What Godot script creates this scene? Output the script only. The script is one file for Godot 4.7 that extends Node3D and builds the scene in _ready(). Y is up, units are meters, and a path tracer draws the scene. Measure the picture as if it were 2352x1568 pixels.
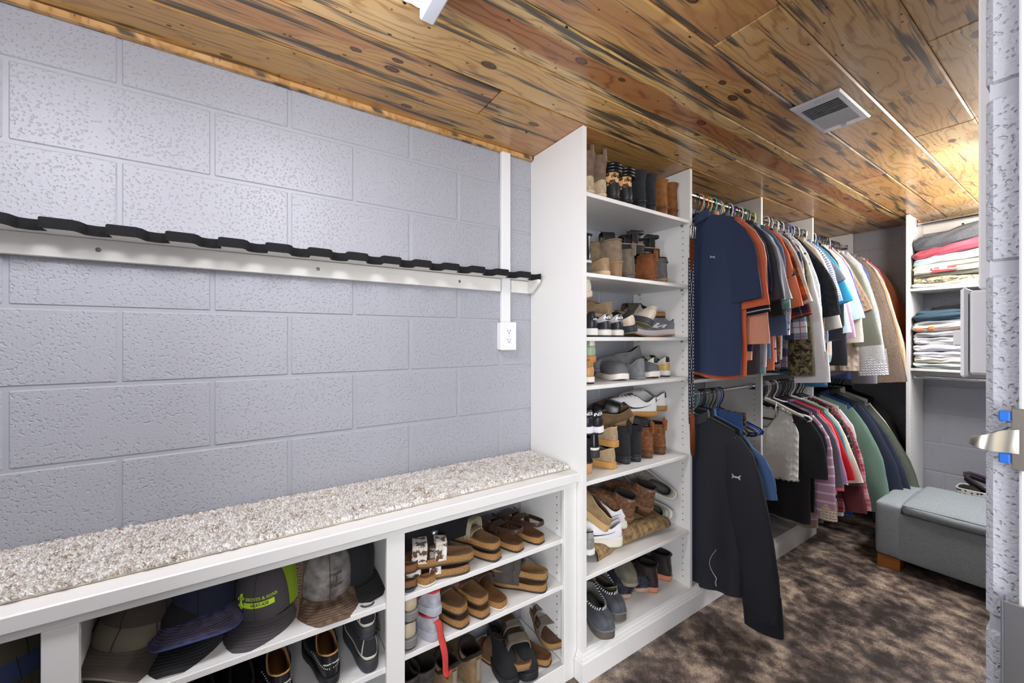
extends Node3D
# Walk-in closet: bench with carpet runner, shoe tower, hanging bays, folding tower, ottoman.
# World: x along the long block wall, y up, z out of that wall towards the doorway where the camera stands.
const EYE := 1.342
const CEIL := 2.1805
const FRONT := 0.348
const BLK := 0.2032
const BX0 := -0.5017
const ALONG := Vector3(1, 0, 0)
var rng := RandomNumberGenerator.new()
var M := {}
var used_names := {}


# ---------------------------------------------------------------- mesh builder
class Mb:
	var v := PackedVector3Array()
	var uv := PackedVector2Array()
	var ix := PackedInt32Array()
	var col := PackedColorArray()
	var flat := false
	var tint := Color(1, 1, 1)

	func pt(p: Vector3, t := Vector2.ZERO) -> int:
		v.append(p)
		uv.append(t)
		col.append(tint)
		return v.size() - 1

	func tri(a: int, b: int, c: int) -> void:
		ix.append(a)
		ix.append(b)
		ix.append(c)

	func quad(a: Vector3, b: Vector3, c: Vector3, d: Vector3) -> void:
		# corners in clockwise order seen from the front
		var n := (c - a).cross(b - a).normalized()
		var ax := Vector3.UP.cross(n)
		ax = Vector3.RIGHT if ax.length() < 0.3 else ax.normalized()
		var ay := n.cross(ax)
		var k := []
		for p in [a, b, c, d]:
			k.append(pt(p, Vector2(p.dot(ax), p.dot(ay))))
		tri(k[0], k[1], k[2])
		tri(k[0], k[2], k[3])

	func tri3(a: Vector3, b: Vector3, c: Vector3) -> void:
		var i := pt(a, Vector2(a.x, a.z))
		pt(b, Vector2(b.x, b.z))
		pt(c, Vector2(c.x, c.z))
		tri(i, i + 1, i + 2)

	# box from lo to hi with chamfered edges
	func box(lo: Vector3, hi: Vector3, r := 0.0, t := Transform3D()) -> void:
		var c := (lo + hi) * 0.5
		var h := (hi - lo) * 0.5
		r = minf(r, minf(h.x, minf(h.y, h.z)) * 0.9)
		for ax in 3:
			for s in [-1.0, 1.0]:
				var u := (ax + 1) % 3
				var w := (ax + 2) % 3
				var q := []
				for e in [[-1, -1], [1, -1], [1, 1], [-1, 1]]:
					var p := Vector3()
					p[ax] = s * h[ax]
					p[u] = e[0] * (h[u] - r)
					p[w] = e[1] * (h[w] - r)
					q.append(t * (c + p))
				if s > 0:
					quad(q[3], q[2], q[1], q[0])
				else:
					quad(q[0], q[1], q[2], q[3])
		if r <= 0.0:
			return
		for ax in 3:
			var u := (ax + 1) % 3
			var w := (ax + 2) % 3
			for su in [-1.0, 1.0]:
				for sw in [-1.0, 1.0]:
					var q := []
					for e in [[-1, 0], [1, 0], [1, 1], [-1, 1]]:
						var p := Vector3()
						p[ax] = e[0] * (h[ax] - r)
						p[u] = su * (h[u] - (r if e[1] else 0.0))
						p[w] = sw * (h[w] - (0.0 if e[1] else r))
						q.append(t * (c + p))
					if su * sw > 0:
						quad(q[0], q[1], q[2], q[3])
					else:
						quad(q[3], q[2], q[1], q[0])
		for sx in [-1.0, 1.0]:
			for sy in [-1.0, 1.0]:
				for sz in [-1.0, 1.0]:
					var a := t * (c + Vector3(sx * h.x, sy * (h.y - r), sz * (h.z - r)))
					var b := t * (c + Vector3(sx * (h.x - r), sy * h.y, sz * (h.z - r)))
					var d := t * (c + Vector3(sx * (h.x - r), sy * (h.y - r), sz * h.z))
					if sx * sy * sz > 0:
						tri3(a, d, b)
					else:
						tri3(a, b, d)

	# rows of points joined into a sheet; ring closes each row on itself
	func grid(rows: Array, ring := false, flip := false, uvs := []) -> void:
		var at := v.size()
		var n: int = rows[0].size()
		for r in rows.size():
			for k in n:
				var t: Vector2 = uvs[r][k] if uvs else Vector2(float(k) / (n - 1), float(r) / (rows.size() - 1))
				pt(rows[r][k], t)
		for r in rows.size() - 1:
			for k in (n if ring else n - 1):
				var a := at + r * n + k
				var b := at + r * n + (k + 1) % n
				if flip:
					tri(a, b + n, b)
					tri(a, a + n, b + n)
				else:
					tri(a, b, b + n)
					tri(a, b + n, a + n)

	func fan(loop, flip := false, centre = null) -> void:
		var c := Vector3()
		for p in loop:
			c += p
		c /= loop.size()
		if centre != null:
			c = centre
		var at := pt(c, Vector2(c.x, c.z))
		for p in loop:
			pt(p, Vector2(p.x, p.z))
		var n: int = loop.size()
		for k in n:
			if flip:
				tri(at, at + 1 + (k + 1) % n, at + 1 + k)
			else:
				tri(at, at + 1 + k, at + 1 + (k + 1) % n)

	func tube(path, radius, sides := 8, closed := false, squash := Vector2.ONE) -> void:
		var rows := []
		var n: int = path.size()
		var side := Vector3.ZERO
		for i in n:
			var d: Vector3
			if closed:
				d = (path[(i + 1) % n] - path[(i + n - 1) % n]).normalized()
			else:
				d = (path[mini(i + 1, n - 1)] - path[maxi(i - 1, 0)]).normalized()
			if side == Vector3.ZERO:
				side = d.cross(Vector3.UP if absf(d.y) < 0.9 else Vector3.RIGHT).normalized()
			side = (side - d * side.dot(d)).normalized()
			var up := side.cross(d)
			var rad: float = radius[i] if radius is Array else radius
			var row := PackedVector3Array()
			for k in sides:
				var a := TAU * k / sides
				row.append(path[i] + side * cos(a) * rad * squash.x + up * sin(a) * rad * squash.y)
			rows.append(row)
		if closed:
			rows.append(rows[0])
		grid(rows, true)
		if not closed:
			fan(rows[0])
			fan(rows[n - 1], true)

	# solid of revolution round y: profile of (radius, y)
	func lathe(prof, seg := 16, t := Transform3D()) -> void:
		var rows := []
		for p in prof:
			var row := PackedVector3Array()
			for k in seg:
				var a := TAU * k / seg
				row.append(t * Vector3(p.x * cos(a), p.y, p.x * sin(a)))
			rows.append(row)
		grid(rows, true)

	# flat outline (x, y) pushed along z from z0 to z1
	func prism(poly: PackedVector2Array, z0: float, z1: float, t := Transform3D()) -> void:
		var idx := Geometry2D.triangulate_polygon(poly)
		var at := v.size()
		for z in [z0, z1]:
			for p in poly:
				pt(t * Vector3(p.x, p.y, z), p)
		var n := poly.size()
		for i in range(0, idx.size(), 3):
			tri(at + idx[i], at + idx[i + 1], at + idx[i + 2])
			tri(at + n + idx[i], at + n + idx[i + 2], at + n + idx[i + 1])
		for k in n:
			var a := poly[k]
			var b := poly[(k + 1) % n]
			quad(t * Vector3(a.x, a.y, z0), t * Vector3(b.x, b.y, z0), t * Vector3(b.x, b.y, z1), t * Vector3(a.x, a.y, z1))

	func mesh(smooth := true, tint_used := false) -> ArrayMesh:
		var arr := []
		arr.resize(Mesh.ARRAY_MAX)
		if smooth:
			# smooth normals shared between corners at the same place
			var acc := {}
			var key := PackedInt64Array()
			key.resize(v.size())
			for i in v.size():
				key[i] = (roundi(v[i].x * 20000.0) * 2097152 + roundi(v[i].y * 20000.0)) * 2097152 + roundi(v[i].z * 20000.0)
			for i in range(0, ix.size(), 3):
				var n := (v[ix[i + 2]] - v[ix[i]]).cross(v[ix[i + 1]] - v[ix[i]])
				for e in 3:
					var k := key[ix[i + e]]
					acc[k] = acc.get(k, Vector3.ZERO) + n
			var nn := PackedVector3Array()
			nn.resize(v.size())
			for i in v.size():
				nn[i] = acc.get(key[i], Vector3.UP).normalized()
			arr[Mesh.ARRAY_VERTEX] = v
			arr[Mesh.ARRAY_TEX_UV] = uv
			arr[Mesh.ARRAY_NORMAL] = nn
			if tint_used:
				arr[Mesh.ARRAY_COLOR] = col
			arr[Mesh.ARRAY_INDEX] = ix
		else:
			var fv := PackedVector3Array()
			var fu := PackedVector2Array()
			var fn := PackedVector3Array()
			var fc := PackedColorArray()
			for i in range(0, ix.size(), 3):
				var n := (v[ix[i + 2]] - v[ix[i]]).cross(v[ix[i + 1]] - v[ix[i]]).normalized()
				for e in 3:
					fv.append(v[ix[i + e]])
					fu.append(uv[ix[i + e]])
					fn.append(n)
					fc.append(col[ix[i + e]])
			arr[Mesh.ARRAY_VERTEX] = fv
			arr[Mesh.ARRAY_TEX_UV] = fu
			arr[Mesh.ARRAY_NORMAL] = fn
			if tint_used:
				arr[Mesh.ARRAY_COLOR] = fc
		var m := ArrayMesh.new()
		m.add_surface_from_arrays(Mesh.PRIMITIVE_TRIANGLES, arr)
		return m


# ---------------------------------------------------------------- scene helpers
func numbered(called: String) -> String:
	var n: int = used_names.get(called, -1) + 1
	used_names[called] = n
	return called if n == 0 else "%s_%03d" % [called, n]


func put(called: String, mesh: Mesh, mat: Material, parent: Node3D = null) -> MeshInstance3D:
	var o := MeshInstance3D.new()
	o.mesh = mesh
	o.material_override = mat
	if parent == null:
		o.name = numbered(called)
		add_child(o, true)
	else:
		var k := called
		var i := 0
		while parent.has_node(k):
			i += 1
			k = "%s_%03d" % [called, i]
		o.name = k
		parent.add_child(o, true)
	return o


func part(called: String, b: Mb, mat: Material, parent: Node3D, smooth := true) -> MeshInstance3D:
	return put(called, b.mesh(smooth), mat, parent)


func thing(called: String, label: String, category: String, at := Transform3D(), group := "") -> Node3D:
	var o := Node3D.new()
	o.name = numbered(called)
	add_child(o, true)
	o.transform = at
	tag(o, label, category, group)
	return o


func tag(o: Node3D, label: String, category: String, group := "") -> void:
	o.set_meta("label", label)
	o.set_meta("category", category)
	if group:
		o.set_meta("group", group)


func struct(called: String, b: Mb, mat: Material, parent: Node3D = null, smooth := false) -> MeshInstance3D:
	var o := put(called, b.mesh(smooth), mat, parent)
	if parent == null:
		o.set_meta("kind", "structure")
	return o


func bx(lo: Vector3, hi: Vector3, r := 0.0015) -> Mb:
	var b := Mb.new()
	b.box(lo, hi, r)
	return b


func V(x: float, y: float, z: float) -> Vector3:
	return Vector3(x, y, z)


func place(x: float, y: float, z: float, turn := 0.0, pitch := 0.0, roll := 0.0) -> Transform3D:
	# turn about y, then pitch about own x, roll about own z, in degrees; y counted from the floor
	return Transform3D(Basis.from_euler(Vector3(deg_to_rad(pitch), deg_to_rad(turn), deg_to_rad(roll))), Vector3(x, y, z))


func hexc(s: String) -> Color:
	return Color(s)


# plain material; k: rough, metal, spec, coat, rim, bump texture with scale in cm, tri scale
func mat(c: String, rough := 0.6, k := {}) -> StandardMaterial3D:
	var key := c + str(rough) + str(k)
	if M.has(key):
		return M[key]
	var m := StandardMaterial3D.new()
	m.albedo_color = Color(c)
	m.roughness = rough
	m.metallic = k.get("metal", 0.0)
	m.metallic_specular = k.get("spec", 0.5)
	if k.has("coat"):
		m.clearcoat_enabled = true
		m.clearcoat = k.coat
		m.clearcoat_roughness = k.get("coat_rough", 0.15)
	if k.has("rim"):
		m.rim_enabled = true
		m.rim = k.rim
		m.rim_tint = 0.6
	if k.has("tex"):
		m.albedo_texture = M[k.tex]
	if k.has("bump"):
		m.heightmap_enabled = true
		m.heightmap_texture = M[k.bump]
		m.heightmap_scale = k.get("deep", 0.1)
	if k.has("tri"):
		m.uv1_triplanar = true
		m.uv1_triplanar_sharpness = 4.0
		m.uv1_scale = Vector3.ONE * float(k.tri)
		m.uv1_world_triplanar = k.get("world", false)
	if k.has("uv"):
		m.uv1_scale = Vector3(k.uv[0], k.uv[1], 1)
	M[key] = m
	return m


func fnl(seed_: int, freq: float, oct := 3, type := FastNoiseLite.TYPE_SIMPLEX_SMOOTH) -> FastNoiseLite:
	var n := FastNoiseLite.new()
	n.seed = seed_
	n.frequency = freq
	n.noise_type = type
	n.fractal_type = FastNoiseLite.FRACTAL_FBM if oct > 1 else FastNoiseLite.FRACTAL_NONE
	n.fractal_octaves = oct
	return n


func tex_from(w: int, h: int, data: PackedByteArray, grey := false) -> ImageTexture:
	return ImageTexture.create_from_image(Image.create_from_data(w, h, false, Image.FORMAT_L8 if grey else Image.FORMAT_RGB8, data))


# ---------------------------------------------------------------- computed textures
func make_textures() -> void:
	# pitted face of painted concrete block: 768 px = 0.75 m
	var n := 768
	var fine: PackedByteArray = fnl(3, 0.13, 2).get_seamless_image(n, n).get_data()
	var pit: PackedByteArray = fnl(11, 0.085, 2).get_seamless_image(n, n).get_data()
	var zone: PackedByteArray = fnl(17, 0.006, 2).get_seamless_image(n, n).get_data()
	var hgt := PackedByteArray()
	hgt.resize(n * n)
	for i in n * n:
		var f := fine[i] / 255.0
		var p := pit[i] / 255.0
		var z := zone[i] / 255.0
		var h := 0.74 + 0.22 * (f - 0.5)
		var edge := 0.27 + 0.10 * z
		if p < edge:
			h -= minf(0.6, (edge - p) * 5.0)
		hgt[i] = int(clampf(h, 0.0, 1.0) * 255.0)
	M["block_h"] = tex_from(n, n, hgt, true)
	# cloth: woven bumps
	n = 128
	var w := PackedByteArray()
	w.resize(n * n)
	for y in n:
		for x in n:
			var a := sin(x * TAU / 8.0) * (1.0 if (y / 4) % 2 == 0 else -1.0)
			w[y * n + x] = int(127 + 60 * a * absf(sin(y * TAU / 8.0)))
	M["weave"] = tex_from(n, n, w, true)
	# soft blotches used for suede, felt, leather
	n = 256
	M["grain_h"] = ImageTexture.create_from_image(fnl(5, 0.12, 3).get_seamless_image(n, n))
	var suede: PackedByteArray = fnl(6, 0.02, 4).get_seamless_image(n, n).get_data()
	var out := PackedByteArray()
	for i in n * n:
		var k := 225 + int((suede[i] - 128) * 0.22)
		out.append_array([k, k, k])
	M["suede"] = tex_from(n, n, out)
	# worn leather: stronger patches
	out = PackedByteArray()
	var worn: PackedByteArray = fnl(61, 0.03, 5).get_seamless_image(n, n).get_data()
	for i in n * n:
		var k := clampi(205 + int((worn[i] - 128) * 0.55), 90, 255)
		out.append_array([k, k, k])
	M["worn"] = tex_from(n, n, out)
	# cork
	out = PackedByteArray()
	var ck: PackedByteArray = fnl(9, 0.16, 2, FastNoiseLite.TYPE_CELLULAR).get_seamless_image(n, n).get_data()
	var ck2: PackedByteArray = fnl(10, 0.1, 3).get_seamless_image(n, n).get_data()
	for i in n * n:
		var k := clampf(0.35 + ck[i] / 255.0 * 0.5 + (ck2[i] / 255.0 - 0.5) * 0.9, 0.0, 1.0)
		var c := Color("5c3a1a").lerp(Color("c79a5c"), k)
		out.append_array([int(c.r * 255), int(c.g * 255), int(c.b * 255)])
	M["cork"] = tex_from(n, n, out)
	# knit
	var kn := PackedByteArray()
	n = 64
	kn.resize(n * n)
	for y in n:
		for x in n:
			kn[y * n + x] = int(255 * clampf(absf(sin(y * TAU / 32.0 + 0.5 * sin(x * TAU / 16.0))) * 0.8 + 0.2 * sin(x * TAU / 8.0), 0.0, 1.0))
	M["knit_h"] = tex_from(n, n, kn, true)
	# heathered cloth
	n = 256
	out = PackedByteArray()
	var r := RandomNumberGenerator.new()
	r.seed = 4
	var row := PackedFloat32Array()
	for y in n:
		var run := 0.0
		for x in n:
			run = lerpf(run, r.randf_range(-1, 1), 0.35)
			var k := clampi(200 + int(run * 75), 90, 255)
			out.append_array([k, k, k])
	M["heather"] = tex_from(n, n, out)
	make_prints()
	make_floor()
	for i in 7:
		make_plank(i)


func put_px(d: PackedByteArray, i: int, c: Color) -> void:
	d[i * 3] = int(c.r * 255)
	d[i * 3 + 1] = int(c.g * 255)
	d[i * 3 + 2] = int(c.b * 255)


# printed and woven patterns; each tile repeats every 0.2 m of cloth unless its material says otherwise
func make_prints() -> void:
	var n := 160
	for p in [["plaid_red", "2a2f45", "8c2f2f", "d8cdbf"], ["plaid_orange", "55341f", "b9662b", "2c2a33"], ["plaid_blue", "e3e6ea", "39486b", "8f3a3f"], ["plaid_pink", "d99aa4", "9c2f3c", "f1e6e2"]]:
		var d := PackedByteArray()
		d.resize(n * n * 3)
		var a := Color(p[1])
		var b := Color(p[2])
		var c := Color(p[3])
		for y in n:
			for x in n:
				var q := a
				var bx_ := (x % 80) < 34
				var by := (y % 80) < 34
				q = b if bx_ and by else a.lerp(b, 0.5) if bx_ or by else a
				if (x % 80) in [16, 17, 55, 56, 57] or (y % 80) in [16, 17, 55, 56, 57]:
					q = q.lerp(c, 0.7)
				put_px(d, y * n + x, q)
		M[p[0]] = tex_from(n, n, d)
	for p in [["stripe_black", "15161c", "c9c9cf", 20, 4], ["stripe_bw", "f2f0ec", "15161c", 40, 16], ["stripe_pink", "c79ab4", "eadbe4", 40, 9], ["stripe_bluewhite", "dfe5ee", "7d8fb2", 10, 4], ["rib_white", "efece2", "c8c3b6", 10, 3]]:
		var d := PackedByteArray()
		d.resize(n * n * 3)
		for y in n:
			for x in n:
				put_px(d, y * n + x, Color(p[2]) if y % int(p[3]) < int(p[4]) else Color(p[1]))
		M[p[0]] = tex_from(n, n, d)
	# blobs of colour: camouflage, leopard, cow spots, small flowers
	for p in [["camo", ["6d6a4a", "2f2d22", "8d8460", "4b4a33"], 0.025, 31], ["camo_tan", ["a79a78", "6b6a5c", "c9bfa0", "8a8060"], 0.03, 37], ["cowhide", ["e8e3da", "5a4030", "d9d2c6", "efece6"], 0.03, 39], ["weave_tint", ["f0f0f0", "d8d8d8", "ffffff", "e6e6e6"], 0.2, 91], ["camo_brown", ["6a5443", "2a221d", "8f765e", "463a30"], 0.03, 35]]:
		var d := PackedByteArray()
		d.resize(n * n * 3)
		var im: PackedByteArray = fnl(p[3], p[2], 3).get_seamless_image(n, n).get_data()
		var im2: PackedByteArray = fnl(p[3] + 1, p[2] * 1.3, 3).get_seamless_image(n, n).get_data()
		for i in n * n:
			var k := 0
			if im[i] > 140: k = 1
			if im2[i] > 150: k = 2
			if im[i] < 80: k = 3
			put_px(d, i, Color(p[1][k]))
		M[p[0]] = tex_from(n, n, d)
	var d := PackedByteArray()
	d.resize(n * n * 3)
	var r := RandomNumberGenerator.new()
	r.seed = 12
	var spots := []
	for gy in 6:
		for gx in 6:
			spots.append(Vector3((gx + 0.5 + r.randf_range(-0.28, 0.28)) * n / 6.0, (gy + 0.5 + r.randf_range(-0.28, 0.28)) * n / 6.0, r.randf_range(7.5, 11.0)))
	var d2 := d.duplicate()
	var wob := fnl(13, 0.09, 2)
	for y in n:
		for x in n:
			var best := 99.0
			for s in spots:
				var dx := absf(x - s.x)
				var dy := absf(y - s.y)
				dx = minf(dx, n - dx)
				dy = minf(dy, n - dy)
				best = minf(best, sqrt(dx * dx + dy * dy) / s.z)
			best += wob.get_noise_2d(x, y) * 0.45
			var c := Color("d9aa72") if best > 1.02 else Color("17110d") if best > 0.55 else Color("7a4a28")
			put_px(d, y * n + x, c)
			put_px(d2, y * n + x, Color("f1efea") if best > 0.72 else Color("17151a"))
	M["leopard"] = tex_from(n, n, d)
	M["spots"] = tex_from(n, n, d2)
	for p in [["floral", "eef0f2", ["39496b", "a5b7cf", "2f3a55"]], ["floral_pastel", "f3efe8", ["f0b9a0", "9bbcd8", "e9d79a"]], ["floral_dark", "2b2420", ["c9a49a", "8e5b56", "d8cbb6"]]]:
		d = PackedByteArray()
		d.resize(n * n * 3)
		for i in n * n:
			put_px(d, i, Color(p[1]))
		for s in 90:
			var cx := r.randi_range(0, n)
			var cy := r.randi_range(0, n)
			var q := Color(p[2][r.randi() % 3])
			var rad := r.randf_range(1.6, 5.0)
			for oy in range(-6, 7):
				for ox in range(-6, 7):
					if Vector2(ox, oy * 1.4).length() < rad:
						put_px(d, posmod(cy + oy, n) * n + posmod(cx + ox, n), q)
		M[p[0]] = tex_from(n, n, d)


# stained, sealed concrete: 1024 px = 2.4 m
func make_floor() -> void:
	var n := 1024
	var d := PackedByteArray()
	d.resize(n * n * 3)
	var a: PackedByteArray = fnl(41, 0.008, 5).get_seamless_image(n, n).get_data()
	var b: PackedByteArray = fnl(43, 0.03, 4).get_seamless_image(n, n).get_data()
	var c: PackedByteArray = fnl(47, 0.25, 2).get_seamless_image(n, n).get_data()
	for i in n * n:
		var k := clampf((a[i] / 255.0 - 0.5) * 1.15 + (b[i] / 255.0 - 0.5) * 1.0 + (c[i] / 255.0 - 0.5) * 0.5 + 0.44, 0.0, 1.0)
		var q: Color
		if k < 0.45:
			q = Color("332b27").lerp(Color("665850"), k / 0.45)
		else:
			q = Color("665850").lerp(Color("b3a08a"), (k - 0.45) / 0.55)
		put_px(d, i, q)
	M["floor"] = tex_from(n, n, d)
	var h := PackedByteArray()
	h.resize(n * n)
	for i in n * n:
		h[i] = (b[i] + c[i]) / 2
	M["floor_h"] = tex_from(n, n, h, true)


# knotty blue-stained pine board: 1280 px along 2.56 m, 112 px across 0.17 m
func make_plank(k: int) -> void:
	var w := 1280
	var h := 112
	var d := PackedByteArray()
	d.resize(w * h * 3)
	var hh := PackedByteArray()
	hh.resize(w * h)
	var r := RandomNumberGenerator.new()
	r.seed = 700 + k * 13
	var big := fnl(100 + k, 1.0, 2)
	var fib := fnl(200 + k, 1.0, 3)
	var st := fnl(300 + k, 1.0, 3)
	var heart := k == 3
	var stain: float = [0.0, 0.05, -0.02, 0.18, -0.06, -0.18, -0.02][k]
	var base: Color = [Color("d8ad6c"), Color("cfa165"), Color("d6ab6e"), Color("dbb674"), Color("c69a5a"), Color("ddb676"), Color("cf9f63")][k]
	var knots := []
	for i in r.randi_range(3, 5):
		knots.append(Vector4(r.randf_range(60, w - 60), r.randf_range(18, h - 18), r.randf_range(3.5, 7.5), r.randf_range(0.7, 1.0)))
	var worms := []
	for i in 55:
		worms.append(Vector3(r.randf_range(0, w), r.randf_range(3, h - 3), r.randf_range(0.6, 1.6)))
	for y in h:
		for x in w:
			var wx := big.get_noise_2d(x * 0.0032, y * 0.010)
			var bend := 0.0
			for q in knots:
				var dx: float = (x - q.x) / (q.z * 5.0)
				if absf(dx) < 3.0:
					var dy: float = y - q.y
					bend += exp(-dx * dx) * q.z * 1.1 * dy / (absf(dy) + q.z * 1.6)
			var ring: float = (y - bend) * 0.16 + wx * 6.5 + big.get_noise_2d(x * 0.02, y * 0.05 + 40.0) * 0.8
			var ln := pow(0.5 + 0.5 * sin(ring * 2.1), 5.0)
			var f := fib.get_noise_2d(x * 0.006, y * 0.30)
			var s := st.get_noise_2d(x * 0.0026, y * 0.028 + 9.0) * 0.95 + f * 0.28 + stain - 0.20
			var c := base.lightened(clampf(wx * 0.28, 0.0, 0.2)).lerp(Color("9c6f3a"), clampf(ln * 0.55 + f * 0.35, 0.0, 0.75))
			if heart:
				var edge := smoothstep(0.20, 0.28, y / float(h) + wx * 0.08) * (1.0 - smoothstep(0.64, 0.72, y / float(h) + wx * 0.1))
				c = c.lerp(Color("ad7440").lerp(Color("8a5128"), ln), edge)
				s -= edge * 0.55
			elif k == 1 or k == 4:
				c = c.lerp(Color("a5683a"), clampf(wx * 1.4 - 0.1, 0.0, 0.5))
			c = c.lerp(Color("5d5548").lerp(Color("2f2a24"), clampf(s * 2.2, 0.0, 1.0)), smoothstep(0.0, 0.20, s) * 0.80)
			for q in knots:
				var e: float = sqrt(pow((x - q.x) / 1.5, 2.0) + pow(y - q.y, 2.0)) / q.z
				if e < 1.7:
					c = c.lerp(Color("5a3418"), clampf(1.5 - e, 0.0, 1.0) * q.w).lerp(Color("1c110a"), (1.0 - smoothstep(0.12, 0.22, absf(e - 1.0))) * 0.7)
			hh[y * w + x] = int(clampf(0.8 - ln * 0.15, 0.0, 1.0) * 255.0)
			put_px(d, y * w + x, c)
	for q in worms:
		for oy in range(-2, 3):
			for ox in range(-4, 5):
				if Vector2(ox * 0.55, oy).length() < q.z:
					var i := clampi(int(q.y) + oy, 0, h - 1) * w + clampi(int(q.x) + ox, 0, w - 1)
					put_px(d, i, Color("20150c"))
					hh[i] = 20
	M["plank%d" % k] = tex_from(w, h, d)
	M["plank_h%d" % k] = tex_from(w, h, hh, true)


# ---------------------------------------------------------------- camera, sky, lamps, exposure
func make_view() -> void:
	var cam := Camera3D.new()
	cam.name = "camera"
	add_child(cam, true)
	cam.position = V(0, EYE, 1.4945)
	cam.rotation.y = -0.58265
	cam.projection = Camera3D.PROJECTION_FRUSTUM
	cam.near = 0.05
	cam.far = 50.0
	cam.size = 0.05 * 1568.0 / 912.0
	cam.frustum_offset = Vector2(0, 0.05 * -6.1 / 912.0)
	cam.current = true
	var we := WorldEnvironment.new()
	we.name = "world"
	var e := Environment.new()
	e.background_mode = Environment.BG_COLOR
	e.background_color = Color("d8dde6")
	e.background_energy_multiplier = 0.0
	e.tonemap_mode = Environment.TONE_MAPPER_LINEAR
	e.tonemap_exposure = 0.94
	e.sdfgi_enabled = true
	e.ssao_enabled = true
	e.ssil_enabled = true
	we.environment = e
	add_child(we, true)
	# the strip lamp over the bench, the one over the far end, and the lit hall behind the doorway
	area("lamp_light", V(-0.26, 2.09, 0.73), Vector2(1.16, 0.24), 0.8, Color("f6f7ff"))
	area("far_lamp_light", V(3.2, 2.09, 1.30), Vector2(1.16, 0.2), 2.4, Color("eef3ff"))
	for x in [-0.6, 0.1]:
		bulb("lamp_spill", V(x, 2.04, 0.73), 0.25, Color("f6f6ff"))
	for x in [2.75, 3.4]:
		bulb("far_lamp_spill", V(x, 2.04, 1.30), 0.5, Color("fff6ea"))
	area("hall_window_light", V(-1.6, 1.15, 3.46), Vector2(2.6, 2.0), 19.0, Color("f7f8ff"))
	get_node("hall_window_light").rotation.x = 0.0


func bulb(called: String, at: Vector3, energy: float, c: Color) -> void:
	var l := OmniLight3D.new()
	l.name = called
	add_child(l, true)
	l.position = at
	l.light_energy = energy
	l.light_color = c
	l.light_size = 0.1
	l.omni_range = 12.0
	l.omni_attenuation = 2.0
	l.shadow_enabled = true


func area(called: String, at: Vector3, size: Vector2, energy: float, c: Color) -> void:
	var l := AreaLight3D.new()
	l.name = called
	add_child(l, true)
	l.area_size = size
	l.light_energy = energy
	l.light_color = c
	l.area_range = 12.0
	l.shadow_enabled = true
	l.position = at
	l.rotation.x = -PI / 2


func glow(c: String, e: float) -> StandardMaterial3D:
	var m := StandardMaterial3D.new()
	m.albedo_color = Color("f4f4f4")
	m.emission_enabled = true
	m.emission = Color(c)
	m.emission_energy_multiplier = e
	return m


func strip_lamp(label: String, x0: float, x1: float, z0: float, z1: float) -> void:
	var t := thing("strip_lamp", label, "ceiling lamp", place((x0 + x1) / 2, CEIL, (z0 + z1) / 2))
	var hx := (x1 - x0) / 2
	var hz := (z1 - z0) / 2
	part("lamp_base", bx(V(-hx, -0.03, -hz + 0.02), V(hx, 0, hz - 0.02)), mat("e8e8e6", 0.4), t, false)
	# ribbed prismatic lens
	var b := Mb.new()
	var rows := []
	var nx := 90
	for i in nx + 1:
		var x := lerpf(-hx + 0.018, hx - 0.018, i / float(nx))
		var f := 0.0025 if i % 2 else 0.0
		rows.append(PackedVector3Array([V(x, -0.012, -hz - f), V(x, -0.05, -hz - f), V(x, -0.074, -hz + 0.02 - f), V(x, -0.08, 0), V(x, -0.074, hz - 0.02 + f), V(x, -0.05, hz + f), V(x, -0.012, hz + f)]))
	b.grid(rows)
	part("lamp_diffuser", b, glow("fbfcff", 2.2), t)
	for s in [-1.0, 1.0]:
		part("end_cap", bx(V(s * hx - 0.018, -0.084, -hz - 0.004), V(s * hx + 0.018, 0, hz + 0.004), 0.004), mat("c9ccd2", 0.4), t, false)


# ---------------------------------------------------------------- shell
func block_mat() -> StandardMaterial3D:
	return mat("a9abb2", 0.42, {"bump": "block_h", "deep": 0.22, "tri": 1.0 / 0.75, "world": true, "spec": 0.5})


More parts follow.
